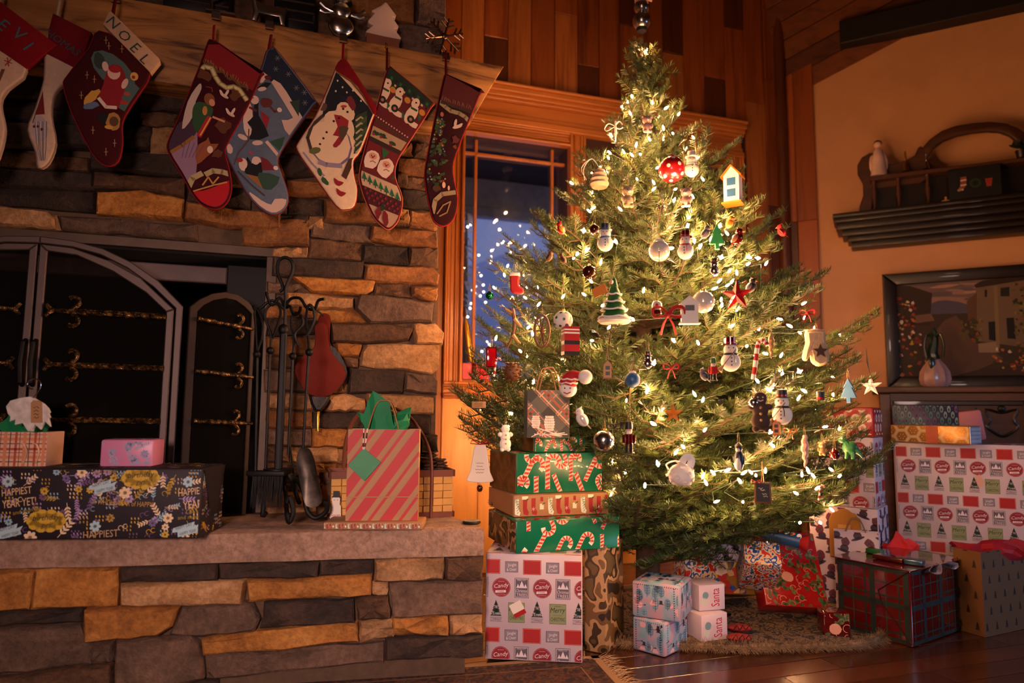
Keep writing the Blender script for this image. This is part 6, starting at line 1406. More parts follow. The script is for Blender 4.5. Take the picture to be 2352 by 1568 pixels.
rs_ = random.Random(3); mb.tube(P, [.012 * rs_.uniform(.6, 1.3) for _ in P], 8, closed=True); FUR = mat('fur_edge', '#7e6448', .98, var=.35, scale=60, bump=1.0); mb.build('fur_edge', FUR, sk)
fu = MB()
for i in range(6000):
 a = rs_.uniform(PI, 2 * PI); q = rs_.uniform(-1.2, 1.9); w_ = (1 + .03 * math.sin(5 * a) + .015 * math.sin(11 * a)); c0 = Vector((SCX + SRX * w_ * math.cos(a), SCY + SRY * w_ * math.sin(a), .016)); o_ = Vector((math.cos(a) * math.cos(q), math.sin(a) * math.cos(q), math.sin(q))); p = c0 + o_ * .009; e_ = c0 + o_ * rs_.uniform(.024, .042) + Vector((rs_.uniform(-.014, .014), rs_.uniform(-.008, .008), -.006)); e_.z = max(e_.z, .001); w = Vector((.001, 0, 0))
 fu.add([p - w, p + w, e_], [(0, 1, 2)])
fu.build('fur', FUR, sk, kind='stuff', smooth=0)
# --- gifts on the skirt
def tilt_gift(nm, lb, px4, P0, nrm, dep, m, art=None, **k):
 """front face through P0 with normal nrm, corners TL TR BR BL given as pixels"""
 nrm = Vector(nrm).normalized(); q = []
 for x, y in px4: r = ray(x, y); q.append(CAM + r * ((P0 - CAM).dot(nrm) / r.dot(nrm)))
 TL, TR, BR, BL = q; U = ((TR - TL) + (BR - BL)).normalized(); V = nrm.cross(U).normalized(); L = ((TR - TL).length + (BR - BL).length) / 2; H = ((TL - BL).length + (TR - BR).length) / 2
 c = (TL + TR + BR + BL) / 4; O = c - U * L / 2 - V * H / 2
 lo = min((O + U * L * a + V * H * b - nrm * dep * d).z for a in (0, 1) for b in (0, 1) for d in (0, 1)); O = O + ZV * max(0, .014 - lo)
 return giftbox(nm, lb, O, U, V, L, dep, H, m, art, **k)
tilt_gift('wrapped_gift', 'bright red holly and ribbon print gift leaning at a slant on the skirt', [(1768, 1272), (1905, 1250), (1864, 1438), (1727, 1394)], on_z(1790, 1415, .03), (.05, -.86, .5), .09, PP['red'], lambda w, h: P_holly(w, h), faces='frt')
tilt_gift('wrapped_gift', 'blue, red and yellow patterned gift left of the red holly gift', [(1612, 1290), (1745, 1296), (1735, 1392), (1640, 1388)], on_z(1690, 1392, .02), (.12, -.95, .3), .16, PP['mustard'], lambda w, h: P_block(w, h), faces='frt')
tilt_gift('wrapped_gift', 'red and white striped gift behind the holly gift', [(1718, 1240), (1800, 1250), (1786, 1296), (1700, 1290)], at(1750, 1275, 2.62), (-.1, -.75, .65), .2, PP['stripe'], None, faces='')
t = thing('wrapped_gift', 'blue gift roll with white and orange dots lying behind the holly gift', 'gift', tuple(at(1795, 1235, 2.66)), group='wrapped gifts'); mb = MB(); a_, b_ = at(1756, 1222, 2.68), at(1838, 1243, 2.62); mb.tube([a_, b_], .028, 16); mb.build('roll', mat('paper_blue_roll', '#1c4a7c', .4), t)
for i in range(6): d_ = a_.lerp(b_, (i + .5) / 6); MB().sph(d_ + Vector((0, -.019, .019)), .010, (1, .4, 1), 8, 6).build('dot', M_WHITE if i % 2 else M_ORNG, t)
MB().tube([b_, b_ + (b_ - a_).normalized() * .03], [.02, .034], 9).build('gathered_end', M_REDF, t)
for i, (px, py) in enumerate([(1700, 1440), (1698, 1462)]):
 p = on_z(px, py, .03); t = thing('plaid_pouch', ['small red plaid pouch, upper of two on the skirt', 'small red plaid pouch, lower of two on the skirt'][i], 'pouch', tuple(p - ZV * .016), group='plaid pouches'); MB().sph(p - ZV * .002, .05, (.9, .55, .26), 14, 8).build('pouch', mat('plaid_cloth', '#7a1a14', .8, var=.4, scale=50), t)
 for q in (-.022, 0, .022): MB().tube([p + Vector((q + .02 * s_, -.032 * math.cos(s_ * .9) , .016 - .03 * abs(s_))) for s_ in (-.5, 0, .5)], .0016, 4).build('stripe', M_BLACK, t)
giftbox('wrapped_gift', 'gift in snowman-hat print half hidden under the tree', at(1628, 1290, 2.86) * 1, U0, ZV, .20, .12, .13, PP['candy'], lambda w, h: P_hats(w, h, 5), 'frt')
giftbox('wrapped_gift', 'red, white and blue gift deep under the left branches', Vector((at(1574, 1290, 2.80).x, 2.80, .016)), Vector((.97, .2, 0)).normalized(), ZV, .13, .12, .24, PP['stripe'], None, '')
giftbox('wrapped_gift', 'dark red foil gift tucked between holly gift and plaid box', Vector((at(1886, 1420, 2.52).x, 2.50, .012)), Vector((.98, -.1, 0)).normalized(), ZV, .09, .07, .09, PP['plaidr'], lambda w, h: P_holly(w, h, 9), 'fr')
# --- plaid foil box on the right
def P_foilplaid(w, h): return P_plaid(w, h, [(0, .16, '#10201c'), (.22, .05, '#10201c'), (.6, .03, '#1c3a2c')], .12)
tB = on_z(2098, 1488, .001); tU = Vector((.55, -.83, 0)).normalized(); tH = at(2098, 1312, tB.y).z
t, F = giftbox('wrapped_gift', 'big dark red tartan foil gift on the floor at right', tB - tU * .27, tU, ZV, .27, .42, tH, PP['plaidr'], P_foilplaid, 'frt', bev=.006); zp = tH
o, u, v, n, w, h = F['f']; frp = facefr(o, u, v, n); RB = mat('ribbon_dark', '#30100c', .4)
for P in ([(w * .98, h * .98), (w * .58, h * .66), (w * .62, h * .5)], [(w * .62, h * .5), (w * .98, h * .05)]): MB().tube([frp(a, b, .002) for a, b in P], .0022, 5).build('cord', RB, t)
o, u, v, n, w, h = F['t']; frl = facefr(o, u, v, n); mb = MB(); mb.prism([(-.012, -.014), (w + .012, -.014), (w + .012, h * .9), (-.012, h * .9)], frl, .001, .004); lid = mb.build('top_flap', PP['plaidr'], t, smooth=0)
for k_ in (-1, 1): mb = MB(); c0 = frl(w + .008, h * .45, .004); mb.tube(smooth_path([c0, c0 + u * .02 - v * .05 * k_ - ZV * .02, c0 + u * .012 - v * .10 * k_ - ZV * .012, c0 + u * .004 - v * .05 * k_]), .010, 6, flat=.2); mb.build('bow_loop', mat('silver_ribbon', '#b8b4c4', .2, .8), t)
pz = zp + .006; p0 = frl(.1, .06, .006)
t, F2 = giftbox('flat_box', 'flat dark red little box lying on the tartan gift', frl(.10, .07, .006), u, ZV, .11, .07, .016, mat('wallet_red', '#3a0c0c', .25, coat=.6), None, '', cat='box', group='small boxes');
t, F2 = giftbox('flat_box', 'flat steel-blue little box lying on the tartan gift', frl(.215, .07, .006), (u * .9 + v * .25).normalized(), ZV, .06, .05, .018, mat('tin_blue', '#3c5a74', .25, .6), None, '', cat='box', group='small boxes')
t, F2 = giftbox('flat_box', 'tiny green box with white dot at the back edge of the tartan gift', frl(.03, .15, .006), u, ZV, .06, .03, .018, M_GREEN, None, '', cat='box', group='small boxes')
# --- the tall stack between tree and big box
SU = Vector((.78, -.63, 0)).normalized(); SN = Vector((SU.y, -SU.x, 0)); sc_ = at(2016, 1165, 2.85); so = Vector((sc_.x, sc_.y, 0)) - SU * .27
giftbox('wrapped_gift', 'gift in snowman-hat print at the foot of the stack right of the tree', so + ZV * .001, SU, ZV, .27, .2, .41, PP['candy'], lambda w, h: P_hats(w, h, 8, 1.25), 'fr')
giftbox('wrapped_gift', 'badge-print white gift in the middle of the stack right of the tree', so + ZV * .412 + SU * .015, SU, ZV, .25, .19, .29, PP['candy'], lambda w, h: P_candy(w, h, 1.05, 1), 'fr')
giftbox('wrapped_gift', 'red gift with pale round spots topping the stack right of the tree', so + ZV * .703 + SU * .05, SU, ZV, .22, .17, .125, PP['red'], lambda w, h: P_dots(w, h), 'fr', bev=.012)
t = thing('gift_card', 'mustard scalloped card leaning against the stack right of the tree', 'card', tuple(at(1940, 1212, 2.60))); cp = Pl((so.x + SN.x * .012, so.y + SN.y * .012), u=(SU.x, SU.y)); ca = cp.uv(1905, 1212); cb_ = cp.uv(1975, 1170); w, h = cb_[0] - ca[0], cb_[1] - ca[1]
P = [(ca[0], .20), (ca[0] + w, .20), (ca[0] + w, ca[1] + h * .4)] + [(ca[0] + w / 2 + w / 2 * math.cos(a) * (1 - .08 * abs(math.sin(3 * a))), ca[1] + h * .4 + h * .6 * math.sin(a) * (.8 + .2 * abs(math.sin(3 * a)))) for a in [PI * i / 12 for i in range(1, 12)]] + [(ca[0], ca[1] + h * .4)]
P = [(a, b) for a, b in P]; MB().prism(P, cp.pt, .0, .006, .001).build('card', PP['mustard'], t, smooth=0); MB().prism([(ca[0] + w * .3, ca[1] + .005), (ca[0] + w * .7, ca[1] + .005), (ca[0] + w * .7, ca[1] + .02), (ca[0] + w * .3, ca[1] + .02)], cp.pt, .006, .0075).build('name_strip', M_TAN, t, smooth=0)
TWN = mat('paper_twine', '#8a6238', .8)
b0 = at(1918, 1300, 2.79); b0.z = .001; bag('gift_bag', 'white gift bag with snowman-hat print behind the tartan gift', b0, Vector((.9, -.43, 0)).normalized(), .158, .055, .335, PP['candy'], lambda w, h: P_hats(w, h, 14, 1.2), 'f', TWN, .05)
b0 = at(2032, 1300, 2.87); b0.z = .001; bag('gift_bag', 'small pale gift bag stuffed with bright red tissue paper', b0, Vector((.9, -.43, 0)).normalized(), .115, .05, .24, PP['candy'], lambda w, h: P_candy(w, h, .8), 'f', TWN, .05, tis=(.075, .09, mat('tissue_red', '#d8241c', .7), 2))
# --- big badge-print box and what stands on it
BU = RW.u.copy(); BN = Vector((BU.y, -BU.x, 0)); bo = at(2058, 1100, 3.02); bo = Vector((bo.x, bo.y, .001)); BZ = Pl((bo.x, bo.y), u=(BU.x, BU.y)).hit(2060, 1016).z
giftbox('wrapped_gift', 'huge badge-print white gift box standing at the right edge', bo, BU, ZV, .66, .26, BZ, PP['candy'], lambda w, h: P_candy(w, h, .95, 0, .98), 'ft')
t, F, zz = None, None, None
gu = Vector((.66, -.75, 0)).normalized(); g0 = bo + ZV * (BZ + .001) - BN * .01 - BU * .012
t, F = giftbox('wrapped_gift', 'flat gold honeycomb gift with silver end lying on the huge box', g0, gu, ZV, .30, .15, .075, PP['gold'], lambda w, h: P_hex(w, h), 'ft', arts={})
o, u, v, n, w, h = F['f']; MB().prism([(.14, 0), (.185, 0), (.185, h), (.14, h)], facefr(o, u, v, n), .001, .0025).build('ribbon', mat('ribbon_orange', '#b04a28', .4), t, smooth=0)
o, u, v, n, w, h = F['r']; fr_ = facefr(o, u, v, n); mb = MB(); mb.prism([(.002, .002), (w - .002, .002), (w - .002, h - .002), (.002, h - .002)], fr_, .0004, .002); e_ = mb.build('silver_end', mat('cool_lit_paper', '#aab0c0', .3, .5), t, smooth=0); P_chev(w, h).emit(fr_, rclip(w, h, .004), .0024).build('printed_pattern', PRN, e_, kind='stuff', smooth=0)  # end face tinted silver-blue: the cool light on it is put into the colour
giftbox('wrapped_gift', 'dark blue teardrop-print gift standing behind the gold one', bo + ZV * (BZ + .001) + BU * .00 - BN * .19, BU, ZV, .26, .06, .165, PP['blue'], P_tear, 'f')
giftbox('wrapped_gift', 'small dusty pink parcel lying behind the gold gift', bo + ZV * (BZ + .001) + BU * .262 - BN * .195, (BU + ZV * .12).normalized(), (ZV - BU * .12).normalized(), .10, .05, .135, PP['rose'], None, '', bev=.012)
ta, tb = Pl((bo.x, bo.y), u=(BU.x, BU.y)).uv(2250, 1105); tpz = bo + BU * ta + ZV * tb; tg = thing('gift_tag', 'small pale tag hanging on the huge badge-print box', 'tag', tuple(tpz)); MB().prism([(-.014, 0), (0, .03), (.016, 0), (.002, -.03)], facefr(tpz, BU, ZV, BN), .001, .003).build('tag', M_PINK, tg, smooth=0)
kb = at(2262, 1440, 2.56); kb.z = .001; bag('gift_bag', 'dark kraft gift bag with printed fir trees and red tissue at the right corner', kb, Vector((.9, .43, 0)).normalized(), .36, .10, .30, PP['brown'], P_trees, 'fl', None, tis=(.17, .05, mat('tissue_dark_red', '#a01420', .7), 4))
# ------------------------------------------------------------------ fire screen
GOLDH = NT('hammered_gold'); v_ = GOLDH.tex((1, 1, 1)); GOLDH.l(GOLDH.ramp(GOLDH.noise(v_, 70, 2), [(.34, '#21160c'), (.5, '#4e371c'), (.68, '#a87c44')]), GOLDH.b.inputs['Base Color']); GOLDH.b.inputs['Metallic'].default_value = .7; GOLDH.b.inputs['Roughness'].default_value = .35; GOLDH.bump(GOLDH.noise(v_, 160, 1), .8, .004); GOLDH = GOLDH.m
k = NT('screen_mesh'); tr = k.n('ShaderNodeBsdfTransparent'); mx = k.n('ShaderNodeMixShader'); mx.inputs[0].default_value = .62; k.b.inputs['Base Color'].default_value = (.007, .006, .005, 1); k.b.inputs['Roughness'].default_value = 1; k.b.inputs['Specular IOR Level'].default_value = 0
k.l(tr.outputs[0], mx.inputs[1]); k.l(k.b.outputs[0], mx.inputs[2]); k.l(mx.outputs[0], k.out.inputs['Surface']); MESHM = k.m
SP = CH.off(.13); K2 = (0, 520, .28058)
def g2(pl, c, pts): return [pl.uv(c[0] + x * c[2], c[1] + y * c[2]) for x, y in pts]
SCs = (SP.uv(92, 562)[0] + SP.uv(66, 899)[0]) / 2
scr = thing('fire_screen', 'folding arched iron fire screen with hammered gold strap hinges', 'fire screen', tuple(SP.pt(SCs, HZ)))
ob = HZ + .002
def strip(pl, outer, inner, d0, d1, name, par, m=IRONG, mir=None):
 P = outer + inner[::-1]
 for f in ((lambda a: a), (lambda a: 2 * mir - a))[: (2 if mir is not None else 1)]:
  MB().prism([(f(a), b) for a, b in P], pl.pt, d0, d1, .003).build(name, m, par, smooth=30)
oo = g2(SP, K2, [(330, 82), (600, 118), (850, 185), (1080, 295), (1300, 448), (1500, 655)]); oi_ = g2(SP, K2, [(330, 140), (600, 172), (830, 235), (1050, 345), (1260, 498), (1440, 672)])
oo = [(SCs, oo[0][1])] + oo[1:]; oi_ = [(SCs, oi_[0][1])] + oi_[1:]
xo, xi = oo[-1][0], oi_[-1][0]
strip(SP, oo + [(xo, ob)], oi_ + [(xi, ob)], -.012, .008, 'frame', scr, mir=SCs)
do = g2(SP, K2, [(340, 150), (600, 180), (900, 285), (1160, 428), (1428, 682)]); di = g2(SP, K2, [(400, 208), (640, 243), (930, 372), (1200, 545), (1366, 702)])
do = [(SCs + .003, do[0][1])] + do[1:]; sl = di[0][0]
doors = []
for mir in (None, SCs):
 f = (lambda a: a) if mir is None else (lambda a: 2 * SCs - a)
 P = do + [(do[-1][0], ob + .01), (SCs + .003, ob + .01)]; hole = di + [(di[-1][0], ob + .03), (sl, ob + .03)]
 # door frame as four strips joined in one part
 mb = MB()
 for q in ([do[0], do[1], di[1], di[0], (sl, di[0][1])] , ):
  pass
 mb.prism([(f(a), b) for a, b in do + di[::-1]], SP.pt, .0, .014, .003); mb.prism([(f(a), b) for a, b in [(SCs + .003, ob + .01), (sl, ob + .01), di[0], do[0]]], SP.pt, .0, .014, .003)
 mb.prism([(f(a), b) for a, b in [do[-1], di[-1], (di[-1][0], ob + .01), (do[-1][0], ob + .01)]], SP.pt, .0, .014, .003); mb.prism([(f(a), b) for a, b in [(sl, ob + .01), (di[-1][0], ob + .01), (di[-1][0], ob + .035), (sl, ob + .035)]], SP.pt, .0, .014, .003)
 dr = mb.build('door', IRONG, scr, smooth=30); doors.append((dr, f))
 MB().prism([(f(a), b) for a, b in hole], SP.pt, .004, .005).build('mesh_panel', MESHM, dr, smooth=0)
 hx = SCs + (sl - SCs) * .55; z0, z1 = SP.uv(80, 884)[1], SP.uv(80, 783)[1]; MB().tube([SP.pt(f(hx), z1, .014), SP.pt(f(hx), z1 - .008, .035), SP.pt(f(hx), (z0 + z1) / 2, .046), SP.pt(f(hx), z0 + .008, .035), SP.pt(f(hx), z0, .014)], .0075, 8).build('handle', IRON, dr)
def strap(pl, par, p0, p1, curl_at, f=lambda a: a, r=.0125, fleur=True, name='strap_hinge', curl=.034):
 """gold strap from its pointed end p0 to the stile p1, with two scrolls at curl_at of its length"""
 a, b = Vector((*p0, 0)), Vector((*p1, 0)); N_ = 26; mb = MB(); rs = random.Random(int(p0[1] * 1000))
 P = [a.lerp(b, i / N_) for i in range(N_ + 1)]; mb.tube([pl.pt(f(p.x), p.y, .016) for p in P], [r * (.62 + .38 * min(1, i / 8)) * rs.uniform(.9, 1.12) for i in range(N_ + 1)], 7, flat=.8)
 st_ = mb.build(name, GOLDH, par); c = a.lerp(b, curl_at); cs = []
 for s_ in (1, -1):
  Q = [(c.x - .006, c.y + s_ * .006)] + [(c.x + curl * .55 * (1 - math.cos(t)) * .0 + curl * .5 * math.sin(t * 1.0) * .9 - .004, c.y + s_ * (.012 + curl * .62 * (1 - math.cos(t)) * .8)) for t in [i * .5 for i in range(1, 9)]]
  MB().tube([pl.pt(f(x), y, .017) for x, y in Q], [r * .55] * len(Q), 6).build('scroll', GOLDH, st_)
 if fleur:
  for s_ in (1, -1): MB().tube([pl.pt(f(a.x + .012), a.y, .016), pl.pt(f(a.x), a.y + s_ * .006, .016), pl.pt(f(a.x - .010), a.y + s_ * .018, .016)], [r * .5, r * .6, r * .5], 6).build('fleur_tip', GOLDH, st_)
for dr, f in doors:
 for x0, y0, x1, y1 in [(118, 714, 384, 729), (114, 837, 378, 847), (112, 963, 370, 967)]: strap(SP, dr, SP.uv(x0, y0), SP.uv(x1, y1), .21, f)
h0, h1 = SP.hit(434, 860), CH.off(.045).hit(588, 860); SL = Pl((h0.x, h0.y), u=(h1.x - h0.x, h1.y - h0.y)); C3_ = (0, 500, .33155)
so_ = g2(SL, C3_, [(1312, 618), (1380, 565), (1470, 525), (1560, 514), (1650, 535), (1720, 585), (1766, 650)]); si_ = g2(SL, C3_, [(1364, 650), (1410, 606), (1480, 572), (1560, 560), (1630, 575), (1690, 618), (1738, 668)])
mb = MB(); mb.prism(so_ + [(so_[-1][0], ob), (si_[-1][0], ob)] + si_[::-1] + [(si_[0][0], ob), (so_[0][0], ob)], SL.pt, -.006, .008, .002); sd = mb.build('side_panel', mat('bronze_iron', '#3c2c22', .5, .5), scr, smooth=30)
MB().prism(si_ + [(si_[-1][0], ob), (si_[0][0], ob)], SL.pt, .0, .001).build('mesh_panel', MESHM, sd, smooth=0)
for a, b, cc in [((1742, 775), (1362, 702), .24), ((1742, 1105), (1345, 1062), .25), ((1735, 1424), (1330, 1406), .28)]: strap(SL, sd, g2(SL, C3_, [a])[0], g2(SL, C3_, [b])[0], cc, fleur=False, r=.0095, curl=.028)
# ------------------------------------------------------------------ fire tools
T_ = lambda x, y, Y: at(560 + x * .4333, 560 + y * .4333, Y)
YT = 2.20
tb = T_(200, 1440, YT); st = thing('fire_tool_stand', 'black wrought iron fire tool stand with a loop handle', 'fire tool stand', (tb.x, tb.y, HZ))
mb = MB(); mb.tube([T_(213, 440, YT), T_(195, 900, YT), T_(183, 1190, YT)], [.012, .013, .013], 8)
for dx in (-9, 9): mb.tube([T_(213 + dx, 480, YT - .008), T_(183 + dx * 1.4, 1190, YT - .008)], .0045, 6)
mb.build('post', IRON, st); MB().sph(T_(211, 455, YT), .017, (1, 1, 1.15), 12, 8).build('collar', IRON, st)
MB().tube(smooth_path([T_(x, y, YT) for x, y in [(218, 440), (222, 300), (224, 230), (258, 150), (256, 95), (220, 72), (185, 92), (180, 150), (208, 230), (190, 252)]], 4), .0055, 8).build('loop_handle', IRON, st)
for P in ([(215, 330), (190, 285), (150, 325), (128, 290), (120, 255)], [(215, 345), (150, 300), (90, 340), (62, 350), (50, 330)], [(225, 330), (250, 290), (300, 290), (335, 340), (375, 345), (395, 300), (428, 292)], [(225, 340), (245, 330), (265, 375), (295, 360), (300, 335)]):
 MB().tube(smooth_path([T_(x, y, YT - .01 * i) for i, (x, y) in enumerate(P)], 4), .005, 7).build('hook_arm', IRON, st)
fy = lambda p: Vector((p.x, p.y, max(p.z, HZ + .006)))
for P, Y in ([[(205, 1235), (222, 1320), (228, 1420), (240, 1476), (262, 1420), (245, 1340), (226, 1370)], YT - .10], [[(215, 1228), (280, 1250), (318, 1320), (335, 1410), (380, 1452), (435, 1420), (440, 1380), (425, 1372)], YT - .04], [[(170, 1235), (120, 1250), (105, 1380), (100, 1440), (118, 1420)], YT - .02], [(240, 1230, )] and [[(225, 1200), (255, 1260), (285, 1350), (295, 1372)], YT + .08]):
 MB().tube(smooth_path([fy(T_(x, y, Y if i > 1 else YT)) for i, (x, y) in enumerate(P)], 4), .0075, 8).build('foot', IRON, st)
MB().lathe([(.045, -.008), (.045, .006)], 14, c=T_(182, 1200, YT)).build('tray', IRON, st)
def tool(nm, lb, top, bot, Y, loop):
 a, b = T_(*top, Y), T_(*bot, Y); t = thing(nm, lb, 'fire tool', tuple(b), group='fire tools on the stand'); MB().tube([a, b], .0045, 8).build('shaft', IRON, t); MB().sph(T_(*loop[-1], Y), .0125, n=12, rings=8).build('knob', IRON, t)
 MB().tube(smooth_path([T_(x, y, Y) for x, y in loop], 4), .0042, 7).build('grip', IRON, t); return t
t = tool('hearth_brush', 'black hearth brush hanging on the left of the tool stand', (72, 590), (62, 1210), YT - .03, [(70, 560), (62, 420), (58, 370), (72, 345), (100, 420), (96, 500), (92, 515), (75, 560), (70, 585)])
MB().box(T_(125, 1215, YT - .03), (.12, .045, .016), bev=.004).build('brush_block', IRON, t); br = MB(); rb2 = random.Random(1)
for i in range(420): x = rb2.uniform(48, 206); p = T_(x, 1222, YT - .03 + rb2.uniform(-.02, .02)); q = p + Vector((rb2.uniform(-.006, .006), rb2.uniform(-.008, .008), -.115 * rb2.uniform(.85, 1.05))); w = Vector((.0008, 0, 0)); br.add([p - w, p + w, q], [(0, 1, 2)])
br.build('bristles', mat('black_bristle', '#15110f', .8), t, kind='stuff', smooth=0)
tool('poker', 'slim fire poker second from the left on the tool stand', (140, 570), (115, 1195), YT - .02, [(150, 500), (165, 470), (195, 370), (180, 320), (150, 320), (118, 350), (115, 400), (145, 480), (140, 565)])
t = tool('fire_tongs', 'long fire tongs right of the stand post', (260, 590), (236, 1120), YT + .03, [(290, 540), (270, 480), (312, 430), (310, 390), (285, 365), (258, 380), (252, 430), (266, 510), (260, 595)]); MB().tube([T_(240, 1050, YT + .03), T_(262, 1190, YT + .03), T_(290, 1370, YT + .03)], .004, 6).build('tong_arm', IRON, t)
t = tool('fire_shovel', 'fire shovel with a worn rounded blade, rightmost on the stand', (345, 570), (314, 1085), YT - .06, [(330, 490), (345, 470), (375, 400), (368, 345), (348, 322), (335, 350), (330, 420), (342, 500), (347, 575)])
mb = MB(); Pn = smooth_path([(x, y, 0) for x, y in [(314, 1078), (350, 1090), (375, 1150), (390, 1230), (412, 1370), (330, 1388), (295, 1250), (278, 1160), (290, 1095)]], 3, True); vs = [T_(p.x, p.y, YT - .06) for p in Pn]; cN = len(vs); c0 = sum(vs, Vector()) / cN + Vector((0, .022, 0)); vs2 = [p + Vector((0, .003, 0)) for p in vs]
mb.add(vs + [c0] + vs2 + [c0 + Vector((0, .003, 0))], [(i, (i + 1) % cN, cN) for i in range(cN)] + [(cN + 1 + (i + 1) % cN, cN + 1 + i, 2 * cN + 1) for i in range(cN)] + [(i, cN + 1 + i, cN + 1 + (i + 1) % cN, (i + 1) % cN) for i in range(cN)]); mb.build('blade', mat('worn_steel', '#4a4038', .4, .7, var=.5, scale=25), t, smooth=60)
# ------------------------------------------------------------------ bellows on the wall
BP = CH.off(.06); gT = lambda P: [BP.uv(560 + x * .4333, 560 + y * .4333) for x, y in P]
bq = BP.hit(560 + 400 * .4333, 560 + 990 * .4333); bw = thing('bellows', 'dark red fireplace bellows hanging on the stone wall', 'bellows', tuple(bq))
RW_ = mat('bellows_red', '#5e1409', .75, var=.1, spec=.25)
back = sp2(gT([(395, 395), (425, 366), (460, 392), (456, 520), (500, 570), (542, 680), (500, 760), (380, 700), (390, 500)]), 3); MB().prism(back, BP.pt, -.015, .0, .003, seg=2).build('back_board', RW_, bw)
fro = sp2(gT([(374, 445), (402, 422), (438, 442), (444, 520), (470, 590), (538, 690), (462, 800), (342, 797), (268, 682), (300, 608), (366, 556), (376, 500)]), 3); MB().prism(fro, BP.pt, .03, .042, .003, seg=2).build('front_board', RW_, bw)
MB().prism(sp2(gT([(360, 560), (452, 545), (500, 580), (544, 690), (470, 795), (345, 792), (275, 680), (300, 612)]), 3), BP.pt, -.002, .032).build('leather', mat('black_leather', '#191210', .5, bump=.5), bw)
MB().prism(gT([(342, 797), (462, 800), (440, 850), (408, 888), (376, 888), (355, 850)]), BP.pt, .0, .04, .008).build('nozzle_cover', mat('black_leather', '#191210'), bw)
tp_, bt_ = [BP.hit(560 + x * .4333, 560 + y * .4333) + BP.n * .02 for x, y in ((391, 886), (390, 990))]; MB().tube([tp_, tp_.lerp(bt_, .3), tp_.lerp(bt_, .4), tp_.lerp(bt_, .9), bt_], [.009, .006, .0075, .005, .0065], 10).build('brass_tip', M_GOLD, bw)
for x, y in [(368, 815), (400, 830), (430, 815), (395, 858)]: MB().sph(BP.hit(560 + x * .4333, 560 + y * .4333) + BP.n * .041, .003, n=6, rings=4).build('stud', M_GOLD, bw)
a, b = BP.hit(560 + 345 * .4333, 560 + 320 * .4333), BP.hit(560 + 425 * .4333, 560 + 380 * .4333); MB().tube([a - BP.n * .05, a, b], .003, 6).build('leather_thong', mat('black_leather', '#191210'), bw)
# ------------------------------------------------------------------ gifts and things on the hearth
FLM = PP['dark']
A, B, Cc = on_z(-110, 1243, HZ), on_z(458, 1238, HZ), on_z(577, 1206, HZ); U = (B - A).normalized(); Npl = Pl((B.x, B.y), u=(U.x, U.y)); FH = Npl.hit(466, 1076).z - HZ; s0 = (A - Npl.o).dot(U)
uvf = lambda px, py: (lambda q: (q[0] - s0, q[1] - HZ))(Npl.uv(px, py))
L = (B - A).length
t, F = giftbox('wrapped_gift', 'long black floral birthday-print gift overhanging the hearth edge', A + ZV * .001, U, ZV, L, .19, FH, FLM, None, '', bev=.008, arts={})
mb = MB(); o, u, v, n, w, h = F['f']; P_floral(uvf, w, h).emit(facefr(o, u, v, n), rclip(w, h, .005), mb=mb); o, u, v, n, w, h = F['r']; q = Art(); P_fill(q, w, h, 60, 8); q.emit(facefr(o, u, v, n), rclip(w, h, .006), mb=mb); o, u, v, n, w, h = F['t']; q = Art(); P_fill(q, w, h, 110, 5); q.emit(facefr(o, u, v, n), rclip(w, h, .006), mb=mb)
mb.build('printed_pattern', PRN, t, kind='stuff', smooth=0)
o, u, v, n, w, h = F['r']; fr_ = facefr(o, u, v, n); MB().add([fr_(.004, h - .004, .0026), fr_(w - .004, h - .004, .0026), fr_(w * .7, h * .4, .0035), fr_(w * .3, h * .4, .0035)], [(3, 2, 1, 0)]).build('fold_flap', FLM, t, smooth=0)
FT = HZ + FH + .001
pa, pb = at(227, 1073, 1.93), at(350, 1073, 1.95); pa.z = pb.z = FT; U2 = (pb - pa).normalized(); hh_ = Pl((pa.x, pa.y), u=(U2.x, U2.y)).hit(229, 1009).z - FT
giftbox('wrapped_gift', 'small pink floral gift sitting on the black birthday gift', pa, U2, ZV, (pb - pa).length, .09, hh_, PP['pink'], P_pink, 'ft', bev=.007)
pa, pb = at(-40, 1072, 1.92), at(104, 1071, 1.94); pa.z = pb.z = FT; U2 = (pb - pa).normalized(); hh_ = Pl((pa.x, pa.y), u=(U2.x, U2.y)).hit(100, 992).z - FT
P_or = lambda w, h: P_plaid(w, h, [(0, .12, '#a8482c'), (.3, .05, '#5a3a2c'), (.55, .16, '#c88058'), (.8, .03, '#6a3020')], .05)
bgt, frb = bag('gift_bag', 'orange tartan gift bag with green tissue at the left frame edge', pa, U2, (pb - pa).length, .09, hh_, PP['plaidw'], P_or, 'f', None, tis=(.075, .06, mat('tissue_green', '#0c7a48', .7), 3))
for x0 in (.66, .86):
 Lb = (pb - pa).length; MB().tube(smooth_path([frb(Lb * x0 - .012, -.002, hh_ * .66), frb(Lb * x0, -.006, hh_ * .62), frb(Lb * x0 + .006, -.004, hh_ * .4), frb(Lb * x0 - .002, -.002, hh_ * .08)], 4), .0042, 6, flat=.4).build('ribbon_handle', mat('ribbon_cream', '#e0b898', .6), bgt)
YO = 1.90; oc = at(62, 990, YO); orn = thing('wooden_leaf_ornament', 'whitewashed wooden leaf cutout with kraft tag on a metal hook by the screen', 'ornament', tuple(oc))
LP = Pl((oc.x, oc.y), u=(1, .05)); O5 = (0, 900, .33155)
lf = g2(LP, O5, [(50, 100), (80, 60), (150, 40), (215, 32), (250, 45), (310, 80), (340, 110), (355, 140), (345, 150), (356, 175), (345, 185), (358, 240), (320, 205), (290, 260), (250, 225), (235, 272), (200, 270), (165, 215), (110, 228), (115, 190), (75, 205), (80, 170), (62, 150)])
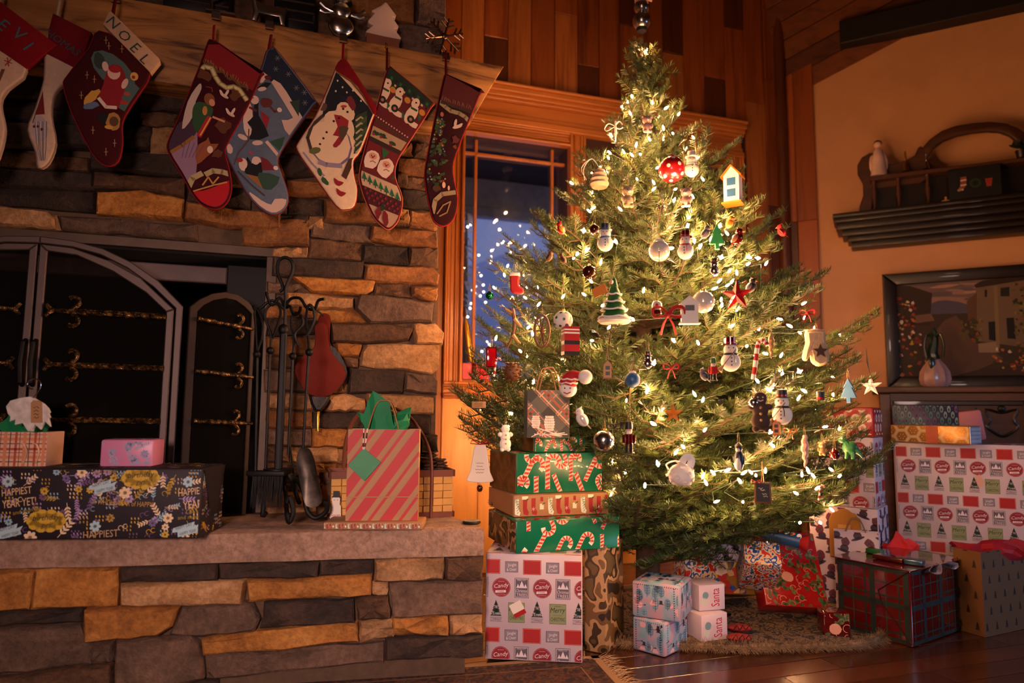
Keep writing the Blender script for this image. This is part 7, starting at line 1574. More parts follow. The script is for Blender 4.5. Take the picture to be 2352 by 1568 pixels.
MB().prism(lf, LP.pt, .0, .006, .001).build('leaf', mat('whitewash', '#c8bcb4', .8, var=.25, scale=40), orn, smooth=0)
mb = MB(); mb.prism(g2(LP, O5, [(228, 75), (245, 58), (285, 58), (303, 75), (305, 210), (228, 212)]), LP.pt, .007, .009); tg_ = mb.build('kraft_tag', PP['kraft'], orn, smooth=0)
for i in range(4): MB().tube([LP.pt(*g2(LP, O5, [(248 + 9 * j, 105 + 24 * i + 7 * math.sin(j * 2 + i))])[0], .0095) for j in range(5)], .0008, 4).build('writing', M_CHOC, tg_)
MB().tube(smooth_path([LP.pt(*q, .004) for q in g2(LP, O5, [(232, 50), (260, 10), (285, -30), (285, -70), (250, -92), (210, -80), (195, -50), (215, -25), (235, -22)])], 4), .0018, 6).build('hook', M_SILV, orn)
# flat kraft gift with the striped bag on top
t, F, zf_ = px_gift('wrapped_gift', 'flat kraft gift with printed stockings lying under the striped bag', (742, 1216), (970, 1217), None, HZ + .001, 1200, PP['kraft'], P_stock, 'f', W=.12, bev=.004)
a_, b_ = on_z(793, 1197, zf_ + .001), on_z(958, 1198, zf_ + .001); a_ = at(793, 1197, 2.10); b_ = at(959, 1198, 2.12); a_.z = b_.z = zf_ + .001; U2 = Vector((b_.x - a_.x, b_.y - a_.y, 0)); Lb = U2.length; U2.normalize(); Hb = Pl((a_.x, a_.y), u=(U2.x, U2.y)).hit(796, 986).z - zf_
bgt, frb = bag('gift_bag', 'kraft gift bag with red diagonal stripes, green tissue and green tag', a_, U2, Lb, .085, Hb, PP['kraft'], P_stripe, 'f', mat('paper_twine', '#8a6238'), .088, (.27, .70), tis=(.085, .125, mat('tissue_green', '#0c7a48'), 5))
MB().prism([(0, Hb * .253), (Lb, Hb * .253), (Lb, Hb * .262), (0, Hb * .262)], facefr(a_, U2, ZV, Vector((U2.y, -U2.x, 0))), .0, .0016).build('bottom_crease', PP['kraft'], bgt, smooth=0)
uvb = lambda px, py: (lambda q: (q[0] - (a_ - Pl((a_.x, a_.y), u=(U2.x, U2.y)).o).dot(U2), q[1] - zf_))(Pl((a_.x, a_.y), u=(U2.x, U2.y)).uv(px, py))
frt = facefr(Vector((a_.x, a_.y, zf_ + .001)), U2, ZV, Vector((U2.y, -U2.x, 0))); C6_ = (560, 880)
tq = [uvb(560 + x * .33155, 880 + y * .33155) for x, y in [(832, 450), (952, 548), (838, 678), (722, 568)]]; mb = MB(); mb.prism(tq, frt, .004, .007, .0005); tg_ = mb.build('gift_tag', mat('tag_green', '#0e7a46', .5), bgt, smooth=0)
for sx in (-1, 1):
 P = [frt(*uvb(560 + x * .33155, 880 + y * .33155), .006) for x, y in [(832 + 4 * sx, 460), (838 + 9 * sx, 400), (846 + 12 * sx, 315)]]; mb = MB(); mb.tube(smooth_path(P, 5), .0017, 5)
 for i in range(len(mb.m)): mb.m[i] = (i // 10) % 2
 mb.build('twine', [M_WHITE, M_BLACK], bgt)
# jar and snowman tag
jc = at(752, 1150, 2.32); jar = thing('glass_jar', 'round glass jar with dark lid between the fire tools and the striped bag', 'jar', (jc.x, jc.y, HZ)); k = NT('jar_glass'); k.b.inputs['Base Color'].default_value = (.55, .38, .2, 1); k.b.inputs['Transmission Weight'].default_value = .85; k.b.inputs['Roughness'].default_value = .06; k.b.inputs['IOR'].default_value = 1.3
MB().lathe([(.025, .002), (.036, .006), (.038, .07), (.034, .10), (.026, .115), (.027, .128)], 20, c=(jc.x, jc.y, HZ)).build('glass', k.m, jar); MB().lathe([(.029, .126), (.030, .130), (.030, .148), (.027, .151)], 20, c=(jc.x, jc.y, HZ)).build('lid', M_BROWN, jar)
MB().lathe([(.03, .004), (.033, .03), (.034, .055), (.02, .06)], 16, c=(jc.x, jc.y, HZ)).build('contents', M_YEL if False else mat('honey', '#8a5a1c', .5), jar)
sc_ = at(772, 1160, 2.22); SQ = Pl((sc_.x, sc_.y), u=(1, 0)); sn = thing('snowman_tag', 'flat white snowman gift tag with From lettering beside the jar', 'tag', (sc_.x, sc_.y, HZ)); a, b = SQ.uv(758, 1180)[0], SQ.uv(784, 1180)[0]; c = (a + b) / 2; w = b - a
MB().prism([(a, HZ + .001), (b, HZ + .001), (b - w * .05, HZ + .05), (c + w * .33, HZ + .056), (c + w * .36, HZ + .075), (c, HZ + .088), (c - w * .36, HZ + .075), (c - w * .33, HZ + .056), (a + w * .05, HZ + .05)], SQ.pt, 0, .003, .0005).build('card', M_WHITE, sn, smooth=0)
MB().prism([(c - w * .42, HZ + .078), (c + w * .42, HZ + .078), (c + w * .26, HZ + .083), (c + w * .24, HZ + .098), (c - w * .24, HZ + .098), (c - w * .26, HZ + .083)], SQ.pt, 0, .004).build('hat', M_BLACK, sn, smooth=0)
q = Art(); q.text('From', c, HZ + .022, .014, '#a02028', wmax=w * .85).ell(c - .005, HZ + .07, .0014, .0014, '#222222', 6).ell(c + .005, HZ + .07, .0014, .0014, '#222222', 6); q.emit(SQ.pt, d0=.0034).build('lettering', PRN, sn, kind='stuff', smooth=0)
# wicker basket with pine cones
bl_, br_ = on_z(800, 1172, HZ), on_z(1040, 1188, HZ); bl_ = at(770, 1172, 2.34); bl_.z = HZ; br_ = Vector((br_.x - .012, br_.y, HZ)); fm = on_z(968, 1202, HZ)
WK = mat('basket_splint', '#c09048', .6, var=.15); WKD = mat('basket_rim', '#6a3420', .55, var=.1)
bu = Vector((.951, .309, 0)); bn = Vector((.309, -.951, 0)); b_e = on_z(1042, 1186, HZ); bo_ = b_e - bu * .42 + bn * .0; BW, BD, BH = .40, .15, .150
bo_ = Vector((b_e.x, b_e.y, HZ + .001)) - bu * (BW + .006)
bsk = thing('wicker_basket', 'woven splint basket with a tall bent handle behind the striped bag', 'basket', tuple(bo_ + bu * BW / 2 - bn * BD / 2)); frk = lambda x, y, z: bo_ + bu * x - bn * y + ZV * z
mb = MB();
for x0, y0, x1, y1 in ((.004, .004, BW - .004, .004), (BW - .004, .004, BW - .004, BD - .004), (BW - .004, BD - .004, .004, BD - .004), (.004, BD - .004, .004, .004)):
 a, b = frk(x0, y0, 0), frk(x1, y1, 0); mb.add([a, b, b + ZV * BH, a + ZV * BH], [(0, 1, 2, 3)])
mb.add([frk(0, 0, .002), frk(BW, 0, .002), frk(BW, BD, .002), frk(0, BD, .002)], [(0, 1, 2, 3)]); mb.add([frk(.006, .006, BH * .8), frk(BW - .006, .006, BH * .8), frk(BW - .006, BD - .006, BH * .8), frk(.006, BD - .006, BH * .8)], [(0, 1, 2, 3)]); mb.build('liner', WKD, bsk, smooth=0)
for face in range(2):
 n_ = 12 if face == 0 else 5; Wd = BW if face == 0 else BD
 for i in range(n_):
  for j in range(5):
   x0, x1 = Wd * i / n_, Wd * (i + 1) / n_; z0, z1 = .014 + (BH - .03) * j / 5, .014 + (BH - .03) * (j + 1) / 5; up = (i + j) % 2; d = .004 if up else .0012
   F_ = (lambda a, b, e: frk(a, -e, b)) if face == 0 else (lambda a, b, e: frk(BW + e, a, b))
   MB().prism([(x0 + .0006, z0 + .0006), (x1 - .0006, z0 + .0006), (x1 - .0006, z1 - .0006), (x0 + .0006, z1 - .0006)], F_, -.002, d, .0012).build('splint', WK, bsk, smooth=0)
for z0, z1 in ((0, .018), (BH - .016, BH + .006)):
 mb = MB(); e = .007
 for x0, y0, x1, y1 in ((-e, -e, BW + e, 0), (BW, -e, BW + e, BD + e), (-e, BD, BW + e, BD + e), (-e, -e, 0, BD + e)):
  P = [frk(x, y, z) for z in (z0, z1) for x, y in ((x0, y0), (x1, y0), (x1, y1), (x0, y1))]; mb.add(P, [(3, 2, 1, 0), (4, 5, 6, 7), (0, 1, 5, 4), (1, 2, 6, 5), (2, 3, 7, 6), (3, 0, 4, 7)])
 mb.build('rim', WKD, bsk, smooth=0)
hp = [frk(BW - .075, -.008, .0), frk(BW - .075, -.010, .16), frk(BW - .085, .0, .23), frk(BW - .12, .02, .30), frk(BW - .17, .045, .352), frk(BW - .24, .07, .365), frk(BW - .31, .10, .34), frk(BW - .345, .13, .26), frk(BW - .35, BD + .006, .14), frk(BW - .35, BD + .006, .0)]
MB().tube(smooth_path(hp, 5), .0075, 8, flat=.6).build('handle', WKD, bsk)
rp = random.Random(12)
for i, (x, y, z, r) in enumerate([(.32, .05, .155, .038), (.37, .09, .150, .034), (.27, .10, .15, .036), (.34, .11, .175, .033)]):
 p = frk(x, y, z); t = thing('pine_cone', ['big dark pine cone at the front of the basket', 'pine cone at the right end of the basket', 'pine cone half hidden by the striped bag', 'topmost pine cone on the basket heap'][i], 'pine cone', tuple(p), rp.uniform(0, 6), group='pine cones in the basket', local=True)
 for rw_ in range(6):
  zz = -.8 + rw_ * .32; R = math.sqrt(max(.08, 1 - zz * zz)) * r
  for j in range(9):
   a = j * 2 * PI / 9 + rw_ * .35; d = Vector((math.cos(a), math.sin(a), .45)).normalized(); MB().prism([(-.009, 0), (.009, 0), (.011, .012), (0, .017), (-.011, .012)], lambda u_, v_, e, d=d, a=a, R=R, zz=zz: Vector((math.cos(a) * R * .55, math.sin(a) * R * .55, zz * r)) + d * v_ + Vector((-math.sin(a), math.cos(a), 0)) * u_ + ZV * e, 0, .003).build('scale', mat('cone_scale', '#3a2012', .8, var=.3), t, smooth=0)
 MB().sph((0, 0, 0), r * .7, (1, 1, 1.2), 8, 6).build('core', M_CHOC, t)
p = on_z(1097, 1202, HZ + .004); mb = MB(); mb.lathe([(.026, .001), (.030, .005), (.026, .010), (.004, .008)], 18, c=(p.x - .02, p.y + .02, HZ)); tag(mb.build('small_dish', M_BLACK), 'small flat black dish on the right corner of the hearth', 'dish')
# ------------------------------------------------------------------ window sill things
sw = WW.off(-.02)
def sill(px): return WW.uv(px, 800)[0]
g0 = WW.pt(sill(1060) + .004, GL_B + .013, -.030)
giftbox('wrapped_gift', 'red gift with dark ribbon standing on the window sill', WW.pt(sill(1060) + .002, GL_B + .013, .018), WW.u, ZV, sill(1122) - sill(1060), .045, WW.uv(1080, 834)[1] - GL_B - .013, mat('paper_red_sill', '#b8202c', .35, coat=.3), None, '')
gg = bpy.data.objects[[o.name for o in bpy.data.objects if o.get('label', '').startswith('red gift with dark ribbon')][0]]; mb = MB(); slab(mb, WW, sill(1082), sill(1092), GL_B + .0125, WW.uv(1080, 834)[1] + .001, .018, .0195); mb.build('ribbon', M_DKRED, gg, smooth=0)
p0, p1 = WW.pt(sill(1084), WW.uv(1075, 832)[1], -.012), WW.pt(sill(1066), WW.uv(1066, 705)[1], -.025); p0.z = WW.uv(1080, 834)[1] + .002
d = (p1 - p0); M = d.to_track_quat('Z', 'Y').to_matrix(); Lz = d.length; t = thing('gold_bottle', 'slim gold bottle leaning on the window behind the red gift', 'bottle', tuple(p0)); MB().lathe([(.017, 0), (.019, .01), (.019, Lz * .62), (.008, Lz * .8), (.008, Lz * .98)], 16, M=M, c=p0 + ZV * .006).build('bottle', mat('gold_foil', '#b8862c', .25, .9), t); MB().lathe([(.0095, Lz * .82), (.0095, Lz)], 12, M=M, c=p0 + ZV * .006).build('neck_foil', M_GLASSB, t)
# ------------------------------------------------------------------ Christmas stockings
STP = MP.off(.022)
class PA:
 """print drawn over the photograph's crop coordinates, carried onto a stocking's plane"""
 def __init__(s, pl, c): s.pl, s.c, s.A = pl, c, Art()
 def g(s, x, y): return s.pl.uv(s.c[0] + x * s.c[2], s.c[1] + y * s.c[2])
 def k(s, x, y): a, b = s.g(x, y), s.g(x + 10, y); return math.dist(a, b) / 10
 def q(s):
  s.A.seq += 1; s.A.ly += .05
 def p(s, P, col, sm=0):
  s.q(); P = [s.g(*q) for q in P]; s.A.poly(sp2(P, sm) if sm else P, col); return s
 def e(s, x, y, rx, ry, col, rot=0, wob=0): s.q(); a = s.g(x, y); k_ = s.k(x, y); s.A.ell(*a, rx * k_, ry * k_, col, 12, rot, wob); return s
 def l(s, P, w, col): s.q(); s.A.line([s.g(*q) for q in P], w * s.k(*P[0]), col); return s
 def t(s, st, x, y, h, col, rot=0): s.q(); s.A.text(st, *s.g(x, y), h * s.k(x, y), col, rot); return s
 def u(s): return s
FELT = lambda nm, c: mat('knit_' + nm, c, .95, var=.08, scale=60, bump=.5, spec=.2)
PRF = attr('needlepoint', .95, bump=.5)
def stocking(label, c, outline, base, pip, art, loop, d, cuffpoly=None, cuffcol=None, loopcol=None):
 pl = MP.off(d); O = [pl.uv(c[0] + x * c[2], c[1] + y * c[2]) for x, y in outline]; O = sp2(O, 3)
 cen = pl.pt(sum(a for a, b in O) / len(O), min(b for a, b in O)); t = thing('christmas_stocking', label, 'stocking', tuple(cen), group='stockings hung along the mantel')
 MB().prism(O, pl.pt, -.012, .010, .006, seg=3).build('body', FELT(base.strip('#'), base), t)
 MB().tube([pl.pt(a, b, .003) for a, b in O], .0028, 6, closed=True).build('piping', FELT(pip.strip('#'), pip), t)
 if cuffpoly:
  Q = [pl.uv(c[0] + x * c[2], c[1] + y * c[2]) for x, y in cuffpoly]; MB().prism(Q, pl.pt, -.013, .0125, .003, seg=2).build('cuff', FELT(cuffcol.strip('#'), cuffcol), t)
 if art:
  a = PA(pl, c); art(a); OI = inset(O if sum(O[i - 1][0] * O[i][1] - O[i][0] * O[i - 1][1] for i in range(len(O))) > 0 else O[::-1], .0055)
  a.A.emit(pl.pt, pclip(OI), .0106).build('needlepoint_picture', PRF, t, kind='stuff', smooth=0)
  if cuffpoly and getattr(a, 'B', None): a.B.A.emit(pl.pt, pclip(ccw(Q)), .013).build('lettering', PRF, t, kind='stuff', smooth=0)
 if loop:
  m = FELT('loop_' + (loopcol or pip).strip('#'), loopcol or pip); P = [pl.uv(c[0] + x * c[2], c[1] + y * c[2]) for x, y in loop]
  MB().tube(smooth_path([pl.pt(*P[0], -.002), pl.pt(*P[1], .008), pl.pt(*P[1], .012), pl.pt(*P[0], .006)] if len(P) == 2 else [pl.pt(*q, .002) for q in P], 3), .0055, 6, flat=.4).build('hanging_loop', m, t)
 return t
def a1_(a):
 a.l([(60, 410), (70, 470)], 8, '#a02830').l([(40, 430), (92, 450)], 8, '#a02830').l([(45, 465), (88, 420)], 8, '#a02830').p([(20, 490), (45, 490), (0, 600), (-40, 640)], '#6a4028')
 a.B = PA(a.pl, a.c); [a.B.t(s, x, y, 95, '#3a6a74', r) for s, x, y, r in (('E', 35, 190, -.65), ('V', 145, 250, -.6), ('I', 208, 335, -.75))]
stocking('white stocking with red cuff and teal letters cut by the left frame edge', C1, [(-160, 200), (20, 140), (190, 480), (60, 620), (10, 720), (40, 900), (0, 1080), (-60, 1180), (-160, 1140)], '#c8a890', '#a8928a', a1_, [(-10, 60), (10, -40)], .040, [(-170, -90), (20, 30), (398, 320), (190, 486), (-170, 240)], '#7a0c18', '#c8b09a')
def a2_(a):
 a.p([(305, 640), (318, 800), (250, 805)], '#6a1018').e(285, 900, 55, 110, '#a8989a', .1).u()
 for i in range(9): a.l([(250 + 10 * i, 850), (262 + 8 * i, 1000 + 20 * (i % 3)), (285 + 4 * i, 1120)], 4, ['#6a5a60', '#c8bcb8', '#4a3a3c'][i % 3])
 a.e(245, 885, 9, 12, '#5a1018').e(270, 885, 9, 12, '#5a1018').e(298, 905, 9, 14, '#5a1018').l([(310, 560), (280, 720), (235, 860)], 6, '#3a3028')
 a.B = PA(a.pl, a.c); a.B.t('HOMAS', 448, 312, 56, '#1e4a58', -.56)
stocking('slim white stocking with red cuff, teal letters and a bearded face', C1, [(335, 360), (530, 450), (470, 560), (385, 650), (360, 800), (390, 990), (340, 1130), (270, 1165), (255, 1060), (200, 900), (250, 760), (310, 560)], '#c8a890', '#8a7068', a2_, [(400, 115), (425, -20)], .034, [(375, 104), (640, 236), (580, 420), (525, 482), (330, 384), (345, 215)], '#6a0c16', '#c8b09a')
def a3_(a):
 R = random.Random(3); a.e(790, 500, 190, 105, '#4a605e', -.75).e(860, 660, 110, 150, '#4a605e', .5, .15).u()
 a.p([(760, 470), (840, 470), (880, 560), (860, 660), (810, 770), (690, 700), (720, 600)], '#8a1620', 3).e(700, 440, 40, 70, '#2c3c34', .3, .2).e(640, 680, 35, 75, '#c8943c', -.6, .2).e(640, 740, 60, 30, '#5a6a8a', .4, .2).u()
 a.e(795, 515, 45, 55, '#d8b0a0').e(800, 490, 42, 30, '#9a1a22').l([(690, 690), (740, 750), (810, 755)], 26, '#d8c0b0').e(790, 850, 60, 70, '#a87a3c', 0, .2).e(935, 540, 28, 34, '#d8a050').e(735, 470, 22, 40, '#d8b0a0', .2).e(870, 590, 20, 45, '#d8b0a0', -.3).u()
 a.p([(680, 790), (760, 800), (730, 880), (690, 850)], '#101018').e(795, 850, 32, 40, '#5a3a20').e(885, 660, 24, 16, '#a8482c').e(865, 720, 30, 16, '#a8301c').e(760, 890, 30, 16, '#c8943c').e(930, 545, 12, 14, '#8a2a1c')
 for x, y in [(760, 330), (740, 290), (650, 910), (740, 1060), (800, 1000), (570, 670), (610, 530), (850, 350), (660, 560)]: a.l([(x - 12, y), (x + 12, y)], 4, '#a88a6a').l([(x, y - 26), (x, y + 26)], 4, '#a88a6a')
 a.B = PA(a.pl, a.c); [a.B.t(s, x, y, 78, '#2c3c38', -.72) for s, x, y in (('N', 792, 172), ('O', 870, 262), ('E', 946, 346), ('L', 1014, 424))]
stocking('dark red NOEL stocking with white lettered cuff and a red-robed figure', C1, [(690, 220), (900, 330), (1045, 500), (920, 720), (850, 850), (850, 1000), (820, 1120), (740, 1150), (640, 1060), (500, 780), (445, 600), (470, 530), (620, 340)], '#3e0c12', '#8a1820', a3_, [(785, 100), (805, 20)], .046, [(758, 96), (776, 92), (1108, 416), (1112, 436), (1046, 516), (720, 182)], '#c8a080', '#5a0c14')
G6 = (380, 90, .26153)
def a4_(a):
 a.p([(340, 60), (900, 60), (850, 380), (775, 470), (325, 185)], '#7a0a16').u(); R = random.Random(5)
 for i in range(26): x = 335 + i * 15.5; y = 195 + i * 10 + 12 * math.sin(i); a.e(x, y + 10, 14, 12, '#5a3a20', R.uniform(0, 3), .3); a.l([(x, y), (x + R.uniform(-14, 14), y - 30)], 5, '#8a6a38')
 a.l([(305, 285), (350, 255), (410, 270), (440, 340), (480, 400), (540, 440), (600, 430), (650, 455), (690, 510), (715, 545)], 48, '#8a7a4a').u().l([(305, 285), (350, 255), (410, 270), (440, 340), (480, 400), (540, 440), (600, 430), (650, 455), (690, 510), (715, 545)], 26, '#c8b884').u()
 a.e(350, 330, 60, 60, '#5a2c18', 0, .35).e(610, 510, 45, 50, '#5a2c18', 0, .35).e(510, 780, 60, 70, '#5a2c18', 0, .4).e(465, 1020, 50, 50, '#5a2c18', 0, .4)
 a.p([(30, 960), (60, 820), (200, 700), (280, 800), (240, 890), (60, 1010)], '#3a2438', 2).p([(60, 1020), (250, 870), (285, 840), (275, 1180), (210, 1290), (140, 1190)], '#8a6a80', 2).l([(40, 1010), (150, 945), (250, 870)], 34, '#8a5a28').u()
 a.p([(300, 405), (320, 450), (270, 560), (240, 700), (150, 800), (200, 560)], '#b8a498', 3).p([(245, 620), (300, 560), (420, 620), (380, 740), (290, 830), (245, 760)], '#274a28', 3).l([(390, 700), (300, 860)], 44, '#a8182a').u()
 a.e(390, 540, 48, 60, '#7a4a28', .2).e(412, 570, 26, 36, '#c88a6a', .2).l([(360, 430), (410, 440), (415, 475)], 9, '#7a3020').l([(420, 695), (520, 735)], 20, '#c88a6a').l([(400, 700), (310, 855)], 12, '#d8a040').e(350, 640, 22, 46, '#b87a40')
 for x, y in [(520, 510), (575, 670)]: a.e(x, y, 42, 16, '#c8a894', -.5).e(x + 22, y - 25, 12, 38, '#d8b8a4', -.4).e(x - 25, y - 25, 12, 34, '#d8b8a4', .5)
 a.p([(275, 960), (360, 900), (380, 870), (400, 930), (470, 930), (420, 1000), (370, 1040), (280, 1110)], '#8a4a28', 2).e(395, 980, 26, 36, '#d8b8a4')
 for i in range(5): a.l([(180 + 40 * i, 900 + 10 * i), (150 + 30 * i, 1050)], 5, '#5a4468')
 a.u().p([(240, 1360), (330, 1340), (450, 1300), (560, 1250), (600, 1400), (520, 1500), (350, 1490)], '#a80a1c', 2).l([(205, 1310), (240, 1230), (320, 1190)], 54, '#a8946a').l([(360, 1195), (420, 1165), (500, 1175), (565, 1195)], 50, '#a8946a').l([(245, 1345), (330, 1320), (430, 1290), (540, 1265)], 14, '#b8863c').l([(330, 1290), (380, 1220), (420, 1280), (470, 1220)], 14, '#b8863c')
stocking('burgundy stocking with red band, winged figure and white doves', G6, [(375, 30), (410, 16), (470, 40), (830, 300), (838, 340), (700, 640), (540, 930), (525, 1010), (560, 1150), (580, 1320), (540, 1440), (450, 1495), (330, 1460), (245, 1370), (150, 1200), (30, 1000), (28, 900), (100, 740), (300, 250)], '#3a0c16', '#8a1820', a4_, [(420, 40), (430, -90)], .036)
def a5_(a):
 a.p([(840, 60), (980, 60), (1340, 540), (1180, 720), (1100, 560), (940, 390), (820, 300)], '#0c1a30').u()
 for x, y in [(985, 180), (970, 275), (1080, 320), (1150, 440), (1225, 570), (1220, 480)]:
  for q in range(3): a.l([(x - 24 * math.cos(q * 1.05), y - 24 * math.sin(q * 1.05)), (x + 24 * math.cos(q * 1.05), y + 24 * math.sin(q * 1.05))], 5, '#6a6a64')
 a.p([(930, 390), (1010, 400), (1110, 550), (1180, 660), (1200, 730), (1100, 870), (1020, 720), (1120, 700)], '#c8a898', 2).p([(1090, 560), (1180, 540), (1170, 690)], '#26382e').p([(1050, 866), (920, 910), (1010, 1000)], '#2a4a38').l([(890, 910), (1000, 1040)], 30, '#c8a898')
 a.e(560, 970, 34, 44, '#c8a898', .3, .2).p([(740, 1350), (840, 1420), (930, 1460), (960, 1410), (1080, 1420), (1050, 1510), (930, 1560), (760, 1430)], '#c8a898', 2).u()
 a.p([(790, 520), (820, 560), (820, 680), (910, 860), (740, 890), (760, 780), (700, 740), (770, 660)], '#0a0c14', 2).p([(690, 650), (740, 560), (770, 690), (720, 740), (760, 800), (735, 870), (690, 800)], '#d0b0a0', 2).e(785, 545, 38, 42, '#d0b0a0').u().e(885, 570, 55, 48, '#5a2420', .2, .1).l([(920, 600), (960, 650), (1000, 632)], 18, '#5a2420').e(1002, 632, 22, 22, '#d8c0b4').l([(740, 610), (800, 640)], 22, '#5a1820').p([(840, 640), (915, 700), (890, 800), (850, 720)], '#8a1c28').e(760, 525, 20, 12, '#b86a30')
 a.p([(830, 280), (900, 330), (860, 390), (835, 400)], '#d0b0a0').e(900, 350, 30, 22, '#5a1820').p([(800, 440), (880, 390), (930, 400), (860, 470)], '#0a0c14').e(850, 450, 40, 20, '#d0b0a0', .4)
 a.e(680, 870, 46, 24, '#c8a898', -.4).e(810, 920, 48, 24, '#c8a898', .2).l([(735, 800), (730, 900), (640, 1010), (605, 1110)], 10, '#5a3424').l([(640, 1170), (760, 1290), (870, 1380)], 16, '#3a3438').p([(710, 1150), (830, 1170), (800, 1225), (740, 1215)], '#0a0c14', 2).u()
 a.e(685, 1110, 40, 62, '#d0b0a0', .1).e(800, 1085, 42, 50, '#d0b0a0', -.2).p([(720, 1040), (760, 1100), (860, 1090), (850, 1180), (780, 1225), (700, 1180)], '#0a0c14', 2).e(795, 1075, 34, 40, '#d0b0a0').e(690, 1105, 32, 50, '#d0b0a0').p([(840, 1040), (900, 1070), (980, 1160), (850, 1160)], '#6a1c24').e(970, 1140, 22, 20, '#d8c0b4').p([(820, 1180), (1005, 1220), (930, 1330), (830, 1300)], '#2a4638', 2).p([(700, 1190), (810, 1215), (860, 1330)], '#8a5a30').l([(740, 1000), (765, 1020)], 16, '#b83038').e(655, 1070, 28, 22, '#8a2420')
stocking('blue-grey stocking with penguins on snow under a navy night sky', G6, [(890, 110), (935, 92), (980, 105), (1305, 530), (1300, 585), (1110, 850), (990, 1050), (1020, 1180), (1078, 1370), (1050, 1495), (930, 1543), (760, 1420), (600, 1150), (527, 980), (560, 880), (740, 540), (850, 240)], '#5a6476', '#6a1620', a5_, [(905, 110), (928, -10)], .029)
G7 = (660, 100, .28066)
def a6_(a):
 a.p([(395, 235), (700, 570), (660, 760), (560, 820), (420, 540), (280, 620), (330, 380)], '#0a0e1c').l([(400, 240), (520, 320), (620, 440), (700, 580)], 20, '#6a4a28').u()
 for x, y in [(410, 315), (450, 368), (485, 410), (535, 395), (600, 480), (395, 400)]: a.e(x, y, 7, 9, '#c8b8a8')
 for i in range(7): a.p([(560 + 16 * (i % 2), 600 + 55 * i), (650, 560 + 40 * i), (640, 680 + 50 * i), (540, 680 + 58 * i)], ['#26361e', '#3a4a28'][i % 2]); a.l([(560, 640 + 52 * i), (600, 610 + 50 * i), (635, 640 + 45 * i)], 14, '#a89878')
 a.p([(500, 950), (560, 940), (480, 1120), (440, 1090)], '#4a2c1a').e(275, 520, 50, 40, '#5a3a2c', 0, .2).u()
 a.e(350, 830, 175, 200, '#6a5a78', .5).e(345, 820, 165, 190, '#d8b898', .5).e(375, 640, 78, 85, '#d8b898').e(475, 570, 72, 88, '#d8b898', .5).e(510, 700, 34, 85, '#d8b898', .2).u()
 a.p([(380, 590), (500, 640), (460, 790), (400, 860), (370, 840), (420, 770), (370, 760), (410, 690)], '#8a1c24', 2).p([(420, 690), (500, 700), (440, 810)], '#4a3a28', 2).l([(430, 440), (520, 500), (570, 580)], 22, '#141420').p([(480, 470), (520, 440), (560, 520), (530, 560)], '#6a2024', 2).l([(290, 600), (200, 680), (165, 780), (200, 900)], 26, '#3a2a24').e(225, 885, 50, 28, '#5a5a2c', .4)
 for x, y in [(320, 735), (294, 785), (266, 832), (455, 545), (490, 570), (420, 620), (378, 645)]: a.e(x, y, 10, 10, '#1c1414')
 a.e(460, 525, 26, 12, '#a83020', .2).l([(260, 980), (320, 1000), (440, 1010)], 40, '#8a7a90').l([(130, 900), (200, 990), (300, 1090)], 16, '#8a7a90')
 for x, y in [(410, 1140), (430, 1225)]: a.p([(x - 30, y - 35), (x + 5, y - 10), (x + 50, y + 5), (x + 10, y + 35), (x - 25, y + 10)], '#8a1420', 2)
 a.e(260, 1060, 18, 34, '#2a4a2c', .3, .3).e(305, 1130, 22, 42, '#2a4a2c', .5, .3)
stocking('snowman stocking with red cuff, cream snow and dark starry sky', G7, [(400, 200), (430, 150), (480, 150), (640, 400), (722, 530), (690, 640), (600, 880), (540, 965), (545, 1080), (570, 1200), (550, 1330), (480, 1360), (400, 1330), (220, 1080), (85, 880), (100, 800), (230, 600), (330, 380)], '#d8b898', '#8a1018', a6_, [(452, 150), (456, 30)], .042)
stk6 = [o for o in bpy.data.objects if o.get('label', '').startswith('snowman stocking')][0]
pl6 = MP.off(.042); MB().prism(sp2([pl6.uv(660 + x * .28066, 100 + y * .28066) for x, y in [(395, 235), (415, 165), (450, 140), (495, 160), (640, 390), (726, 525), (704, 590), (620, 430), (520, 310)]], 2), pl6.pt, -.013, .0125, .003, seg=2).build('cuff', FELT('7a0c16', '#7a0c16'), stk6)
